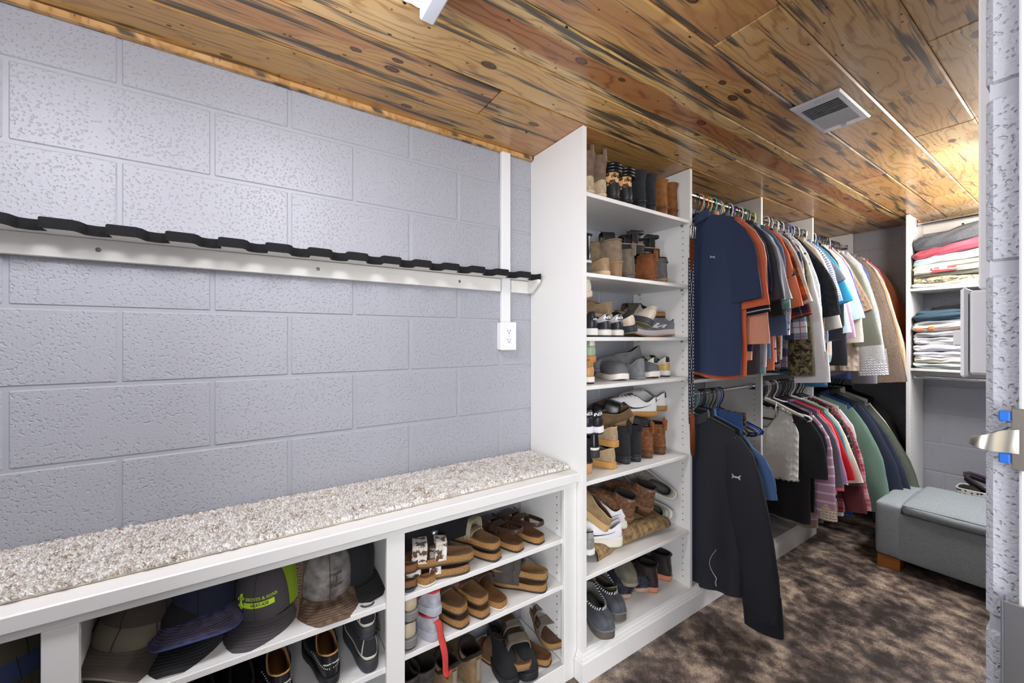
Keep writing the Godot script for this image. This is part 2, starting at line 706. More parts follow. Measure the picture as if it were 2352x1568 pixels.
func make_shell() -> void:
	var paint := mat("a9abb2", 0.45)
	var bm := block_mat()
	# floor and hall floor
	struct("floor", bx(V(-3.7, -0.1, -0.2), V(4.24, 0, 3.6), 0), mat("ffffff", 0.42, {"tex": "floor", "bump": "floor_h", "deep": 0.05, "tri": 1.0 / 2.4, "world": true, "spec": 0.5}))
	# long wall with its blocks
	var wl := struct("wall_left", bx(V(-1.5, 0, -0.2), V(4.24, CEIL + 0.12, -0.0032), 0), paint)
	blocks(wl, -1.3, 4.03, bm, func(a, b, y0, y1, o): return bx(V(a, y0, -0.02), V(b, y1, o), 0.003))
	# back wall
	var wb := struct("wall_back", bx(V(4.0432, 0, -0.2), V(4.24, CEIL + 0.12, 1.61), 0), paint)
	blocks(wb, 0.0, 1.412, bm, func(a, b, y0, y1, o): return bx(V(4.04 - o, y0, a), V(4.06, y1, b), 0.003), 0.12)
	# wall with the doorway: the piece right of the opening, the piece left of it, the head
	var wr := struct("wall_right", bx(V(0.7132, 0, 1.4152), V(4.24, CEIL + 0.12, 1.61), 0), paint)
	var row := 0
	var y := 0.0
	while y < CEIL:
		var y1 := minf(y + BLK, CEIL)
		part("block", bx(V(0.71, y + 0.005, 1.412), V(0.90 + 0.2 * (row % 2), y1 - 0.005, 1.605), 0.006), mat("a9abb2", 0.42, {"bump": "block_h", "deep": 0.3, "tri": 2.0, "world": true}), wr, false)
		row += 1
		y += BLK
	struct("wall_right", bx(V(-3.7, 0, 1.412), V(-0.25, 2.5, 1.61), 0), paint)
	struct("wall_right", bx(V(-0.25, 2.1, 1.412), V(0.71, CEIL + 0.12, 1.61), 0), paint)
	struct("wall_front", bx(V(-1.5, 0, -0.2), V(-1.3, CEIL + 0.12, 1.61), 0), paint)
	# hall behind the camera
	var pale := mat("e6e6e4", 0.7)
	struct("wall_hall", bx(V(-3.7, 0, 3.5), V(1.7, 2.5, 3.6), 0), pale)
	struct("wall_hall", bx(V(-3.7, 0, 1.61), V(-3.6, 2.5, 3.5), 0), pale)
	struct("wall_hall", bx(V(1.6, 0, 1.61), V(1.7, 2.5, 3.5), 0), pale)
	struct("ceiling_hall", bx(V(-3.7, 2.4, 1.61), V(1.7, 2.5, 3.6), 0), pale)
	var hl := struct("window_1", bx(V(-2.9, 0.15, 3.485), V(-0.3, 2.15, 3.499), 0), glow("ffffff", 1.0))
	for q in [[-2.97, -2.9, 0.08, 2.22], [-0.3, -0.23, 0.08, 2.22], [-1.63, -1.57, 0.15, 2.15]]:
		part("window_frame", bx(V(q[0], q[2], 3.47), V(q[1], q[3], 3.499)), mat("e6e6e4", 0.5), hl, false)
	make_ceiling()
	make_doorway()


func blocks(wall: Node3D, x0: float, x1: float, m: Material, shape: Callable, shift := 0.0) -> void:
	var r := 0
	var y := 0.0
	while y < CEIL - 0.02:
		var y1 := minf(y + BLK, CEIL)
		var i := -6
		while true:
			var first := BX0 + BLK * (2 * i + (1 if r % 2 == 0 else 0)) + shift
			i += 1
			var a := maxf(first + 0.0048, x0)
			var b := minf(first + 2 * BLK - 0.0048, x1)
			if first > x1:
				break
			if b - a < 0.03:
				continue
			put("block", shape.call(a, b, y + 0.0048, y1 - 0.0048, rng.randf_range(-0.0006, 0.0006)).mesh(false), m, wall)
		r += 1
		y += BLK


func make_ceiling() -> void:
	var c := struct("ceiling", bx(V(-1.5, CEIL + 0.012, -0.2), V(4.24, CEIL + 0.12, 1.61), 0), mat("6b4a28", 0.7))
	var zs := [0.0, 0.181, 0.352, 0.518, 0.686, 0.858, 1.031, 1.201, 1.372, 1.412]
	var cuts := [[2.1], [0.711, 3.0], [1.9, 3.55], [-0.1, 3.75], [0.3, 2.70], [1.11, 3.4], [0.2, 2.31], [1.6, 3.1], [1.9]]
	var tex := [[4, 1, 4], [1, 4, 1], [0, 4, 1], [3, 3, 3], [6, 1, 6], [4, 2, 5], [5, 2, 5], [2, 5, 2], [5, 2]]
	for k in zs.size() - 1:
		var xs: Array = [-1.3] + cuts[k] + [4.04]
		for j in xs.size() - 1:
			var t: int = tex[k][j % tex[k].size()]
			var b := Mb.new()
			var x0: float = xs[j] + 0.0012
			var x1: float = xs[j + 1] - 0.0012
			var z0: float = zs[k] + 0.0008
			var z1: float = zs[k + 1] - 0.0008
			var g := 0.005
			var off := rng.randf()
			var f := func(x: float, z: float) -> Vector2: return Vector2((x - x0) / 2.56 + off, (z - zs[k]) / 0.172)
			var lo := CEIL
			var hi := CEIL + 0.0045
			var q := [[z0, hi], [z0 + g, lo], [z1 - g, lo], [z1, hi]]
			for s in 3:
				var at := b.v.size()
				for e in [[x0 + 0.003, q[s]], [x1 - 0.003, q[s]], [x1 - 0.003, q[s + 1]], [x0 + 0.003, q[s + 1]]]:
					b.pt(V(e[0], e[1][1], e[1][0]), f.call(e[0], e[1][0]))
				b.tri(at, at + 2, at + 1)
				b.tri(at, at + 3, at + 2)
			for e in [[x0, x0 + 0.003], [x1, x1 - 0.003]]:
				var at := b.v.size()
				for w in [[e[0], hi, z0], [e[1], lo, z0 + g], [e[1], lo, z1 - g], [e[0], hi, z1]]:
					b.pt(V(w[0], w[1], w[2]), f.call(w[0], w[2]))
				b.tri(at, at + 1, at + 2)
				b.tri(at, at + 2, at + 3)
			b.box(V(x0, hi, z0), V(x1, CEIL + 0.016, z1))
			var m := mat("ffffff", 0.33, {"tex": "plank%d" % t, "bump": "plank_h%d" % t, "deep": 0.05, "coat": 0.35, "coat_rough": 0.14})
			part("plank", b, m, c, false)
	# wooden strip that closes the joint of ceiling and long wall
	struct("trim_1", bx(V(-1.3, CEIL - 0.019, 0.0), V(1.083, CEIL, 0.022), 0.003), mat("ffffff", 0.5, {"tex": "plank6", "bump": "plank_h6", "deep": 0.05, "tri": 1.5}))


func make_doorway() -> void:
	struct("trim_2", bx(V(0.695, 0, 1.4375), V(0.7095, 2.1, 1.61), 0.002), mat("e9e9e9", 0.35))
	struct("trim_3", bx(V(-0.2495, 0, 1.4375), V(-0.235, 2.1, 1.61), 0.002), mat("e9e9e9", 0.35))
	var steel := mat("b9bbbd", 0.28, {"metal": 1.0})
	var g := thing("steel_guard", "brushed steel guard plate wrapped round the foot of the white door jamb", "guard plate", place(0.691, 0, 1.5))
	part("plate", bx(V(-0.003, 0.02, -0.0725), V(0.0, EYE - 0.286, 0.10), 0.001), steel, g, false)
	part("return_lip", bx(V(-0.003, 0.02, -0.0745), V(0.014, EYE - 0.286, -0.0725), 0.0005), steel, g, false)
	var s := thing("strike_plate", "curved metal lip strike plate fixed on the white door jamb", "strike plate", place(0.6935, EYE, 1.45))
	part("plate", bx(V(-0.0025, -0.142, -0.0175), V(0.0, -0.0755, 0.012), 0.0008), mat("a9a498", 0.35, {"metal": 1.0}), s, false)
	var b := Mb.new()
	var rows := []
	for k in [[-0.001, -0.0010], [-0.002, 0.0012]]:
		for yy in [0, 1]:
			pass
	var path := [V(-0.002, 0, -0.013), V(-0.006, 0, -0.02), V(-0.016, 0, -0.026), V(-0.026, 0, -0.0285), V(-0.033, 0, -0.0325), V(-0.0355, 0, -0.038), V(-0.033, 0, -0.042)]
	for ring in [[-0.098, 0.0], [-0.098, 0.0024], [-0.124, 0.0024], [-0.124, 0.0]]:
		var row := PackedVector3Array()
		for i in path.size():
			var d: Vector3 = (path[mini(i + 1, path.size() - 1)] - path[maxi(i - 1, 0)]).normalized()
			var nn := V(d.z, 0, -d.x)
			var tip := 0.009 * pow(float(i) / (path.size() - 1), 1.6)
			row.append(path[i] + nn * ring[1] + V(0, ring[0] + (tip if ring[0] < -0.11 else -tip), 0))
		rows.append(row)
	rows.append(rows[0])
	b.grid(rows)
	part("lip", b, mat("8f8b82", 0.34, {"metal": 1.0}), s)
	for yy in [-0.090, -0.136]:
		part("anchor", bx(V(-0.005, yy, -0.026), V(0.004, yy + 0.011, -0.018), 0.001), mat("1f5fb5", 0.4), s, false)
	# light switch box on the far side of that wall, fed by a raceway from the ceiling
	var w := mat("ebebeb", 0.35)
	var r := thing("switch_box", "white surface light switch box just inside the doorway, edge-on", "switch box", place(0.80, EYE, 1.412))
	part("box", bx(V(-0.024, -0.046, -0.021), V(0.05, 0.0625, -0.0005), 0.003), w, r, false)
	part("cover", bx(V(-0.027, -0.0505, -0.0285), V(0.053, 0.0665, -0.022), 0.003), w, r, false)
	part("switch_toggle", bx(V(0.008, -0.01, -0.04), V(0.018, 0.012, -0.028), 0.002), w, r, false)
	var c := thing("cable_raceway", "white square raceway running from ceiling down to the light switch box", "raceway", place(0.80, EYE, 1.412))
	part("channel", bx(V(-0.013, 0.064, -0.0145), V(0.013, CEIL - EYE - 0.001, -0.0005), 0.002), w, c, false)


# ---------------------------------------------------------------- fixed furniture
func white() -> StandardMaterial3D:
	return mat("e9e8e4", 0.38)


func pin_holes(parent: Node3D, spots: Array, along_x: float) -> void:
	var cyl := CylinderMesh.new()
	cyl.top_radius = 0.0026
	cyl.bottom_radius = 0.0026
	cyl.height = 0.0012
	cyl.radial_segments = 8
	cyl.rings = 1
	var mm := MultiMesh.new()
	mm.transform_format = MultiMesh.TRANSFORM_3D
	mm.mesh = cyl
	mm.instance_count = spots.size()
	for i in spots.size():
		mm.set_instance_transform(i, Transform3D(Basis(Vector3(0, 0, 1), PI / 2), spots[i] + V(along_x, 0, 0)))
	var o := MultiMeshInstance3D.new()
	o.multimesh = mm
	o.material_override = mat("1c1a17", 0.9)
	o.name = "pin_hole"
	o.set_meta("kind", "stuff")
	parent.add_child(o, true)


func base_trim(parent: Node3D, x0: float, x1: float, left_end: bool) -> void:
	# moulded plinth: profile (out, y)
	var prof := [Vector2(0.016, 0.0), Vector2(0.016, 0.078), Vector2(0.014, 0.082), Vector2(0.011, 0.083), Vector2(0.010, 0.090), Vector2(0.006, 0.096), Vector2(0.0045, 0.103), Vector2(0.001, 0.108), Vector2(0.0, 0.1185), Vector2(-0.012, 0.1185)]
	var b := Mb.new()
	var rows := []
	for p in prof:
		var row := PackedVector3Array()
		if left_end:
			row.append(V(x0 - p.x, p.y, 0.317))
			row.append(V(x0 - p.x, p.y, FRONT + p.x))
		else:
			row.append(V(x0, p.y, FRONT + p.x))
		row.append(V(x1, p.y, FRONT + p.x))
		rows.append(row)
	b.grid(rows)
	part("base_trim", b, white(), parent, false)


func make_cabinets() -> void:
	var w := white()
	# shoe tower
	var t := thing("shoe_tower", "tall white open shelf tower full of shoes from floor to ceiling", "shelf unit")
	part("side_panel", panel_poly(1.088, 1.108), w, t, false)
	part("side_panel", bx(V(1.801, 0.0, 0.002), V(1.821, CEIL - 0.002, FRONT)), w, t, false)
	for y in [0.583, 0.2636, 0.0077, -0.187, -0.567, -0.942]:
		part("shelf", bx(V(1.109, EYE + y - 0.0165, 0.003), V(1.800, EYE + y, FRONT - 0.003)), w, t, false)
		for z in [0.05, 0.31]:
			part("shelf_pin", bx(V(1.788, EYE + y - 0.026, z - 0.004), V(1.8005, EYE + y - 0.017, z + 0.004)), mat("8d8a84", 0.4, {"metal": 1.0}), t, false)
	part("bottom_deck", bx(V(1.109, 0.10, 0.003), V(1.800, EYE - 1.2225, FRONT - 0.001)), w, t, false)
	base_trim(t, 1.088, 1.821, true)
	var spots := []
	for k in 62:
		var y := 0.16 + k * 0.0312
		var near := false
		for s in [0.583, 0.2636, 0.0077, -0.187, -0.567, -0.942]:
			near = near or absf(EYE + s - 0.01 - y) < 0.03
		if not near and y < 1.92:
			spots.append(V(1.8008, y, 0.31))
			spots.append(V(1.8008, y, 0.05))
	pin_holes(t, spots, 0.0)
	# hanging bays
	var xs := [1.821, 2.535, 3.259, 4.018]
	var names := ["first", "second", "third"]
	for i in 3:
		var u := thing("hanging_bay", "%s white double-hang closet bay counted from the shoe tower" % names[i], "closet bay")
		var x0: float = xs[i]
		var x1: float = xs[i + 1]
		part("side_panel", bx(V(x1 - 0.02, 0.0 if i == 2 else 0.1185, 0.002), V(x1, CEIL - 0.002, FRONT)), w, u, false)
		if i < 2:
			part("bottom_deck", bx(V(x0 + 0.001, 0.10, 0.003), V(x1, 0.1185, FRONT - 0.001)), w, u, false)
			base_trim(u, x0, x1, false)
			part("middle_shelf", bx(V(x0 + 0.001, EYE - 0.222, 0.003), V(x1 - 0.021, EYE - 0.205, FRONT - 0.01)), w, u, false)
		var sp := []
		for k in 58:
			if 0.2 + k * 0.0312 < 2.0:
				sp.append(V(x1 - 0.0202, 0.2 + k * 0.0312, 0.31))
		pin_holes(u, sp, 0.0)
		for yr in [0.737, -0.282]:
			var b := Mb.new()
			b.tube([V(x0 + 0.002, EYE + yr, 0.30), V(x1 - 0.022, EYE + yr, 0.30)], 0.0125, 14)
			part("hanging_rod", b, mat("d6d6d8", 0.12, {"metal": 1.0}), u)
			for xe in [x0 + 0.004, x1 - 0.025]:
				part("rod_socket", bx(V(xe - 0.003, EYE + yr - 0.022, 0.28), V(xe + 0.003, EYE + yr + 0.014, 0.32), 0.002), mat("c4c4c6", 0.2, {"metal": 1.0}), u, false)
	make_folding_tower()
	make_bench()


func panel_poly(x0: float, x1: float) -> Mb:
	# side panel with its top back corner cut out round the ceiling strip
	var b := Mb.new()
	var poly := PackedVector2Array([Vector2(0.002, 0), Vector2(FRONT, 0), Vector2(FRONT, CEIL - 0.002), Vector2(0.027, CEIL - 0.002), Vector2(0.024, CEIL - 0.017), Vector2(0.012, CEIL - 0.022), Vector2(0.002, CEIL - 0.024)])
	# prism runs along z; turn so that its x is the room's z
	b.prism(poly, x0, x1, Transform3D(Basis(V(0, 0, 1), V(0, 1, 0), V(1, 0, 0)), Vector3.ZERO))
	return b


func make_folding_tower() -> void:
	var w := white()
	var t := thing("folding_tower", "white shelf unit of folded clothes standing against the far wall", "shelf unit")
	part("side_panel", bx(V(3.70, 0.0, 0.718), V(4.038, CEIL - 0.002, 0.738)), w, t, false)
	part("side_panel", bx(V(3.70, 0.0, 1.386), V(4.038, CEIL - 0.002, 1.406)), w, t, false)
	for y in [0.336, -0.196]:
		part("shelf", bx(V(3.703, EYE + y - 0.017, 0.739), V(4.036, EYE + y, 1.385)), w, t, false)
	for y in [0.745, -0.275]:
		part("cleat", bx(V(4.019, EYE + y, 0.739), V(4.037, EYE + y + 0.062, 1.385)), w, t, false)
		part("screw", bx(V(4.0175, EYE + y + 0.026, 0.925), V(4.019, EYE + y + 0.037, 0.937), 0.001), mat("222222", 0.5), t, false)
	for q in [[0.795, 3.86], [-0.256, 3.78]]:
		var b := Mb.new()
		b.tube([V(q[1], EYE + q[0], 0.74), V(q[1], EYE + q[0], 1.384)], 0.0125, 14)
		part("hanging_rod", b, mat("d6d6d8", 0.12, {"metal": 1.0}), t)
		part("rod_socket", bx(V(q[1] - 0.02, EYE + q[0] - 0.018, 0.738), V(q[1] + 0.02, EYE + q[0] + 0.03, 0.744), 0.002), mat("c4c4c6", 0.2, {"metal": 1.0}), t, false)
	var sp := []
	for k in 58:
		if k < 24 or k > 27:
			sp.append(V(3.74, 0.2 + k * 0.0312, 0.7382))
	var holes := []
	var cyl := CylinderMesh.new()
	cyl.top_radius = 0.0026
	cyl.bottom_radius = 0.0026
	cyl.height = 0.0012
	cyl.radial_segments = 8
	var mm := MultiMesh.new()
	mm.transform_format = MultiMesh.TRANSFORM_3D
	mm.mesh = cyl
	mm.instance_count = sp.size()
	for i in sp.size():
		mm.set_instance_transform(i, Transform3D(Basis(Vector3(1, 0, 0), PI / 2), sp[i]))
	var o := MultiMeshInstance3D.new()
	o.multimesh = mm
	o.material_override = mat("8b8780", 0.9)
	o.name = "pin_hole"
	o.set_meta("kind", "stuff")
	t.add_child(o, true)


func make_bench() -> void:
	var w := white()
	var t := thing("shoe_bench", "low white bench cabinet under the wall rack with shoe and cap shelves", "bench")
	part("seat_board", bx(V(-1.28, EYE - 0.566, 0.002), V(1.0865, EYE - 0.5305, 0.330), 0.003), w, t, false)
	part("face_rail", bx(V(-1.28, EYE - 0.588, 0.297), V(1.0865, EYE - 0.5665, 0.3145)), w, t, false)
	for q in [[-0.35, -0.297], [0.335, 0.390], [1.021, 1.0865]]:
		part("face_stile", bx(V(q[0], 0.0, 0.297), V(q[1], EYE - 0.588, 0.315)), w, t, false)
		if q[0] < 1.0:
			part("divider", bx(V(q[0] + 0.02, 0.07, 0.003), V(q[1] - 0.015, EYE - 0.567, 0.297)), w, t, false)
		else:
			part("divider", bx(V(1.028, 0.07, 0.003), V(1.046, EYE - 0.567, 0.297)), w, t, false)
	for q in [[0.378, 1.027], [-0.31, 0.353], [-1.28, -0.332]]:
		for y in ([-0.785, -0.966] if q[0] > 0 else [-0.786, -0.976]):
			part("shelf", bx(V(q[0], EYE + y - 0.017, 0.003), V(q[1], EYE + y, 0.303)), w, t, false)
		part("bottom_deck", bx(V(q[0], EYE - 1.287, 0.003), V(q[1], EYE - 1.270, 0.312)), w, t, false)
	part("kick_rail", bx(V(-1.28, 0.0, 0.285), V(1.0865, EYE - 1.270, 0.3135)), w, t, false)
	var sp := []
	for k in 14:
		var y := EYE - 1.22 + k * 0.0312
		if absf(y - EYE + 0.79) > 0.022 and absf(y - EYE + 0.973) > 0.022:
			sp.append(V(1.0278, y, 0.262))
	for k in 5:
		sp.append(V(1.0278, EYE - 0.76 + k * 0.0312, 0.262))
	pin_holes(t, sp, 0.0)
	make_carpet()


func make_carpet() -> void:
	var c := thing("carpet_runner", "speckled cream and grey carpet runner laid along the bench seat", "carpet")
	part("backing", bx(V(-1.27, EYE - 0.530, 0.004), V(1.083, EYE - 0.523, 0.276), 0.002), mat("cdc3b4", 0.9), c, false)
	var b := Mb.new()
	# one twisted tuft of yarn
	for s in 2:
		var path := []
		for k in 4:
			var f := k / 3.0
			path.append(V(0.0016 * cos(s * PI + f * 3.0) + 0.0007 * f * s, 0.0095 * f, 0.0016 * sin(s * PI + f * 3.0) - 0.0011 * f * s))
		b.tube(path, [0.0013, 0.0019, 0.0021, 0.0012], 5)
	var tuft := b.mesh(true)
	var mm := MultiMesh.new()
	mm.transform_format = MultiMesh.TRANSFORM_3D
	mm.use_colors = true
	mm.mesh = tuft
	var step := 0.0047
	var nx := int(1.83 / step)
	var nz := int(0.276 / step)
	mm.instance_count = nx * nz
	var shades := [Color("f8f6f2"), Color("faf9f6"), Color("f0ebe4"), Color("ddd4c8"), Color("d3c6b6"), Color("e9e6e1"), Color("f8f6f2"), Color("c9c1b8"), Color("f4f1ec")]
	var i := 0
	var zone := fnl(77, 9.0, 2)
	for ix in nx:
		for iz in nz:
			var x := -0.748 + (ix + rng.randf_range(-0.4, 0.4)) * step
			var z := 0.006 + (iz + rng.randf_range(-0.4, 0.4)) * step
			var lean := 0.35 if z < 0.262 else 1.0
			var bs := Basis(Vector3.UP, rng.randf() * TAU).rotated(Vector3(1, 0, 0), rng.randf_range(-lean * 0.5, lean)).rotated(Vector3(0, 0, 1), rng.randf_range(-0.4, 0.4))
			mm.set_instance_transform(i, Transform3D(bs.scaled(Vector3.ONE * rng.randf_range(0.95, 1.35)), V(x, EYE - 0.5245, z)))
			var q: Color = shades[rng.randi() % 9]
			var k := zone.get_noise_2d(x, z)
			if k > 0.3 and rng.randf() < 0.15:
				q = Color("b09a84")
			mm.set_instance_color(i, q.srgb_to_linear())
			i += 1
	var o := MultiMeshInstance3D.new()
	o.multimesh = mm
	var m := StandardMaterial3D.new()
	m.albedo_color = Color("ffffff")
	m.vertex_color_use_as_albedo = true
	m.roughness = 0.95
	o.material_override = m
	o.name = "pile"
	o.set_meta("kind", "stuff")
	c.add_child(o, true)


# ---------------------------------------------------------------- shoes
# A shoe stands with its heel at the origin and its toe towards -z. Sizes in metres.
class Last:
	var L := 0.27        # length
	var wh := 0.066      # heel width
	var wb := 0.096      # width at the ball
	var sole := 0.025    # sole thickness at the ball
	var heel := 0.0      # extra height of the heel
	var flare := 0.004   # how far the sole stands out
	var round_ := 0.62   # bluntness of toe and heel
	var spring := 0.010
	# rim of the opening
	var r0 := 0.02
	var r1 := 0.50
	var rw := 0.052
	var hr := 0.075
	var hs := 0.055
	var ht := 0.075
	var toe := 0.055
	var lean := 0.0
	var shaft := []      # rows of (y, back, front, half width) above the rim

	func half(th: float) -> float:
		var s := (1.0 - cos(th)) * 0.5
		var k := smoothstep(0.22, 0.70, s)
		var waist := 1.0 - 0.08 * exp(-pow((s - 0.40) / 0.13, 2.0))
		return 0.5 * lerpf(wh, wb, k) * pow(absf(sin(th)), round_) * waist

	func lift(s: float) -> float:
		return heel * (1.0 - smoothstep(0.22, 0.62, s)) + spring * pow(maxf(0.0, (s - 0.72) / 0.28), 2.0)

	# a point of the sole's outline: th from 0 (heel) to PI (toe) on one side and on to TAU on the other
	func edge(th: float, y: float, out := 0.0) -> Vector3:
		var s := (1.0 - cos(th)) * 0.5
		var sg := 1.0 if sin(th) >= 0.0 else -1.0
		var z := -L * s + out * cos(th)
		return Vector3(sg * (half(th) + out * absf(sin(th))), y + lift(s), z)

	func rim(th: float) -> Vector3:
		var k := (1.0 - cos(th)) * 0.5
		var sg := 1.0 if sin(th) >= 0.0 else -1.0
		var y := lerpf(hr, hs, smoothstep(0.0, 0.45, k))
		y = lerpf(y, ht, smoothstep(0.45, 1.0, k))
		return Vector3(sg * 0.5 * rw * pow(absf(sin(th)), 0.7), sole + y + heel * 0.9 * (1.0 - k * 0.4), -L * lerpf(r0, r1, k))

	# the upper: v from 0 at the sole to 1 at the rim
	func surf(th: float, v: float, off := 0.0) -> Vector3:
		var b := edge(th, sole, -0.002)
		var r := rim(th)
		var k := (1.0 - cos(th)) * 0.5
		var front := smoothstep(0.55, 1.0, k)
		var out := Vector3(b.x, 0, (cos(th)) * 0.03).normalized()
		var dy := r.y - b.y
		var p1 := b + Vector3(0, lerpf(dy * 0.42, toe * 1.15, front), 0) + out * 0.004
		var flatv := Vector3(b.x - r.x, 0, b.z - r.z)
		var p2 := r + flatv * lerpf(0.35, 0.62, front) - Vector3(0, lerpf(dy * 0.35, maxf(0.0, (r.y - b.y - toe) * 0.55), front), 0)
		var p := b.bezier_interpolate(p1, p2, r, v)
		if off != 0.0:
			var q := b.bezier_interpolate(p1, p2, r, minf(1.0, v + 0.02))
			var q2 := b.bezier_interpolate(p1, p2, r, maxf(0.0, v - 0.02))
			var n := Vector3(out.x, 0.0, out.z) * (q - q2).normalized().y + Vector3.UP * Vector2((q - q2).x, (q - q2).z).length() / maxf(1e-5, (q - q2).length())
			p += n.normalized() * off
		return p

	func ring(f: Callable, n := 36) -> PackedVector3Array:
		var a := PackedVector3Array()
		for i in n:
			a.append(f.call(TAU * i / n))
		return a

	func sole_mesh(y0: float, y1: float, fl: float, ridges := 0) -> ArrayMesh:
		var b := Mb.new()
		var low := 0.0 if y0 > 0.001 else 1.0
		var rows := []
		rows.append(ring(func(t): return edge(t, y0, fl - 0.003)))
		rows.append(ring(func(t): return edge(t, y0 + 0.003, fl)))
		for i in ridges:
			var y := lerpf(y0 + 0.003, y1 - 0.003, (i + 0.5) / ridges)
			rows.append(ring(func(t): return edge(t, y - 0.0008, fl)))
			rows.append(ring(func(t): return edge(t, y, fl - 0.0016)))
			rows.append(ring(func(t): return edge(t, y + 0.0008, fl)))
		rows.append(ring(func(t): return edge(t, y1 - 0.002, fl)))
		rows.append(ring(func(t): return edge(t, y1, fl - 0.003)))
		b.grid(rows, true)
		b.fan(rows[0], true)
		b.fan(rows[rows.size() - 1])
		return b.mesh()

	func upper_mesh() -> ArrayMesh:
		var b := Mb.new()
		var rows := []
		for j in 11:
			rows.append(ring(func(t): return surf(t, j / 10.0)))
		for q in shaft:
			rows.append(ring(func(t): return shaft_pt(q, t)))
		b.grid(rows, true)
		return b.mesh()

	func shaft_pt(q: Array, t: float, off := 0.0) -> Vector3:
		var k := (1.0 - cos(t)) * 0.5
		var sg := 1.0 if sin(t) >= 0.0 else -1.0
		var dip: float = q[4] if q.size() > 4 else 0.0
		return Vector3(sg * (q[3] + off) * pow(absf(sin(t)), 0.7), q[0] + heel * 0.9 - dip * pow(absf(sin(t)), 3.0), lerpf(q[1] + off, q[2] - off, k))

	func lining_mesh() -> ArrayMesh:
		var b := Mb.new()
		var rows := []
		var top := func(t): return shaft_pt(shaft[shaft.size() - 1], t) if shaft.size() else rim(t)
		rows.append(ring(top))
		rows.append(ring(func(t):
			var p: Vector3 = top.call(t)
			return p + Vector3(-p.x, 0, (-L * lerpf(r0, r1, 0.5) - p.z)).normalized() * 0.004 + Vector3(0, 0.0015, 0)))
		for q in shaft.size() - 1:
			rows.append(ring(func(t): return shaft_pt(shaft[shaft.size() - 2 - q], t, -0.005)))
		rows.append(ring(func(t):
			var r := rim(t)
			return Vector3(r.x * 0.9, r.y - 0.012, r.z * 0.94 - L * 0.02)))
		rows.append(ring(func(t):
			var e := edge(t, sole + 0.006, -0.010)
			return Vector3(e.x, e.y, minf(e.z, -0.012))))
		b.grid(rows, true, true)
		b.fan(rows[rows.size() - 1])
		return b.mesh()

	# a patch lying on the upper between two angles; v range may be functions of 0..1 along it
	func patch(t0: float, t1: float, lo, hi, off := 0.0012, n := 14, m := 6) -> ArrayMesh:
		var b := Mb.new()
		var rows := []
		for j in m + 1:
			var row := PackedVector3Array()
			for i in n + 1:
				var f := float(i) / n
				var a: float = lo.call(f) if lo is Callable else lo
				var c: float = hi.call(f) if hi is Callable else hi
				var e := 0.0004 if j == 0 or j == m or i == 0 or i == n else off
				row.append(surf(lerpf(t0, t1, f), lerpf(a, c, float(j) / m), e))
			rows.append(row)
		b.grid(rows)
		return b.mesh()

	# heel block under the back of the sole
	func heel_mesh(h: float, s1: float, taper: float, layers := 0) -> ArrayMesh:
		var b := Mb.new()
		var rows := []
		var tmax := acos(1.0 - 2.0 * s1)
		var lev := [0.0, h * 0.5, h]
		if layers:
			lev = []
			for i in layers:
				lev.append_array([h * i / layers, h * (i + 0.82) / layers, h * (i + 0.9) / layers, h * (i + 0.98) / layers])
			lev.append(h)
		for y in lev.size():
			var row := PackedVector3Array()
			var sc: float = lerpf(taper, 1.0, pow(lev[y] / h, 0.8)) - (0.02 if layers and y % 4 == 2 else 0.0)
			for i in 21:
				var t := lerpf(-tmax, tmax, i / 20.0)
				var p := edge(t, 0, flare - 0.003)
				row.append(Vector3(p.x * sc, lev[y], -L * s1 * 0.5 + (p.z + L * s1 * 0.5) * sc))
			rows.append(row)
		b.grid(rows, true)
		b.fan(rows[0], true)
		b.fan(rows[rows.size() - 1])
		return b.mesh()


var shoe_cache := {}


func last(k: Dictionary) -> Last:
	var l := Last.new()
	for n in k:
		l.set(n, k[n])
	return l


func suede(c: String) -> StandardMaterial3D:
	return mat(c, 0.92, {"tex": "suede", "tri": 6.0, "rim": 0.35, "bump": "grain_h", "deep": 0.02})


func leather(c: String, rough := 0.42) -> StandardMaterial3D:
	return mat(c, rough, {"bump": "grain_h", "deep": 0.015, "tri": 8.0})


func rubber(c: String) -> StandardMaterial3D:
	return mat(c, 0.62)


func cork() -> StandardMaterial3D:
	return mat("ffffff", 0.75, {"tex": "cork", "tri": 9.0})


# lettering bent onto a mapped surface; f takes (x, y) in metres and a lift and gives a point
func lettering(t: String, size: float, f: Callable, lift := 0.0009, serif := false, bold := false, centre := true) -> ArrayMesh:
	var tm := TextMesh.new()
	var sf := SystemFont.new()
	sf.font_names = PackedStringArray(["Droid Serif" if serif else "Droid Sans"])
	sf.font_weight = 700 if bold else 400
	tm.font = sf
	tm.text = t
	tm.font_size = 32
	tm.pixel_size = size / 32.0
	tm.depth = 0.0
	tm.curve_step = 1.5
	var a := tm.get_mesh_arrays()
	var v: PackedVector3Array = a[Mesh.ARRAY_VERTEX]
	var ixs: PackedInt32Array = a[Mesh.ARRAY_INDEX]
	var b := Mb.new()
	for p in v:
		b.pt(f.call(p.x, p.y, lift))
	b.ix = ixs
	return b.mesh(false)


# angle round the heel at a distance x to the side
func heel_angle(x: float) -> float:
	return signf(x) * asin(pow(clampf(absf(x) / 0.031, 0.0, 0.98), 1.55))


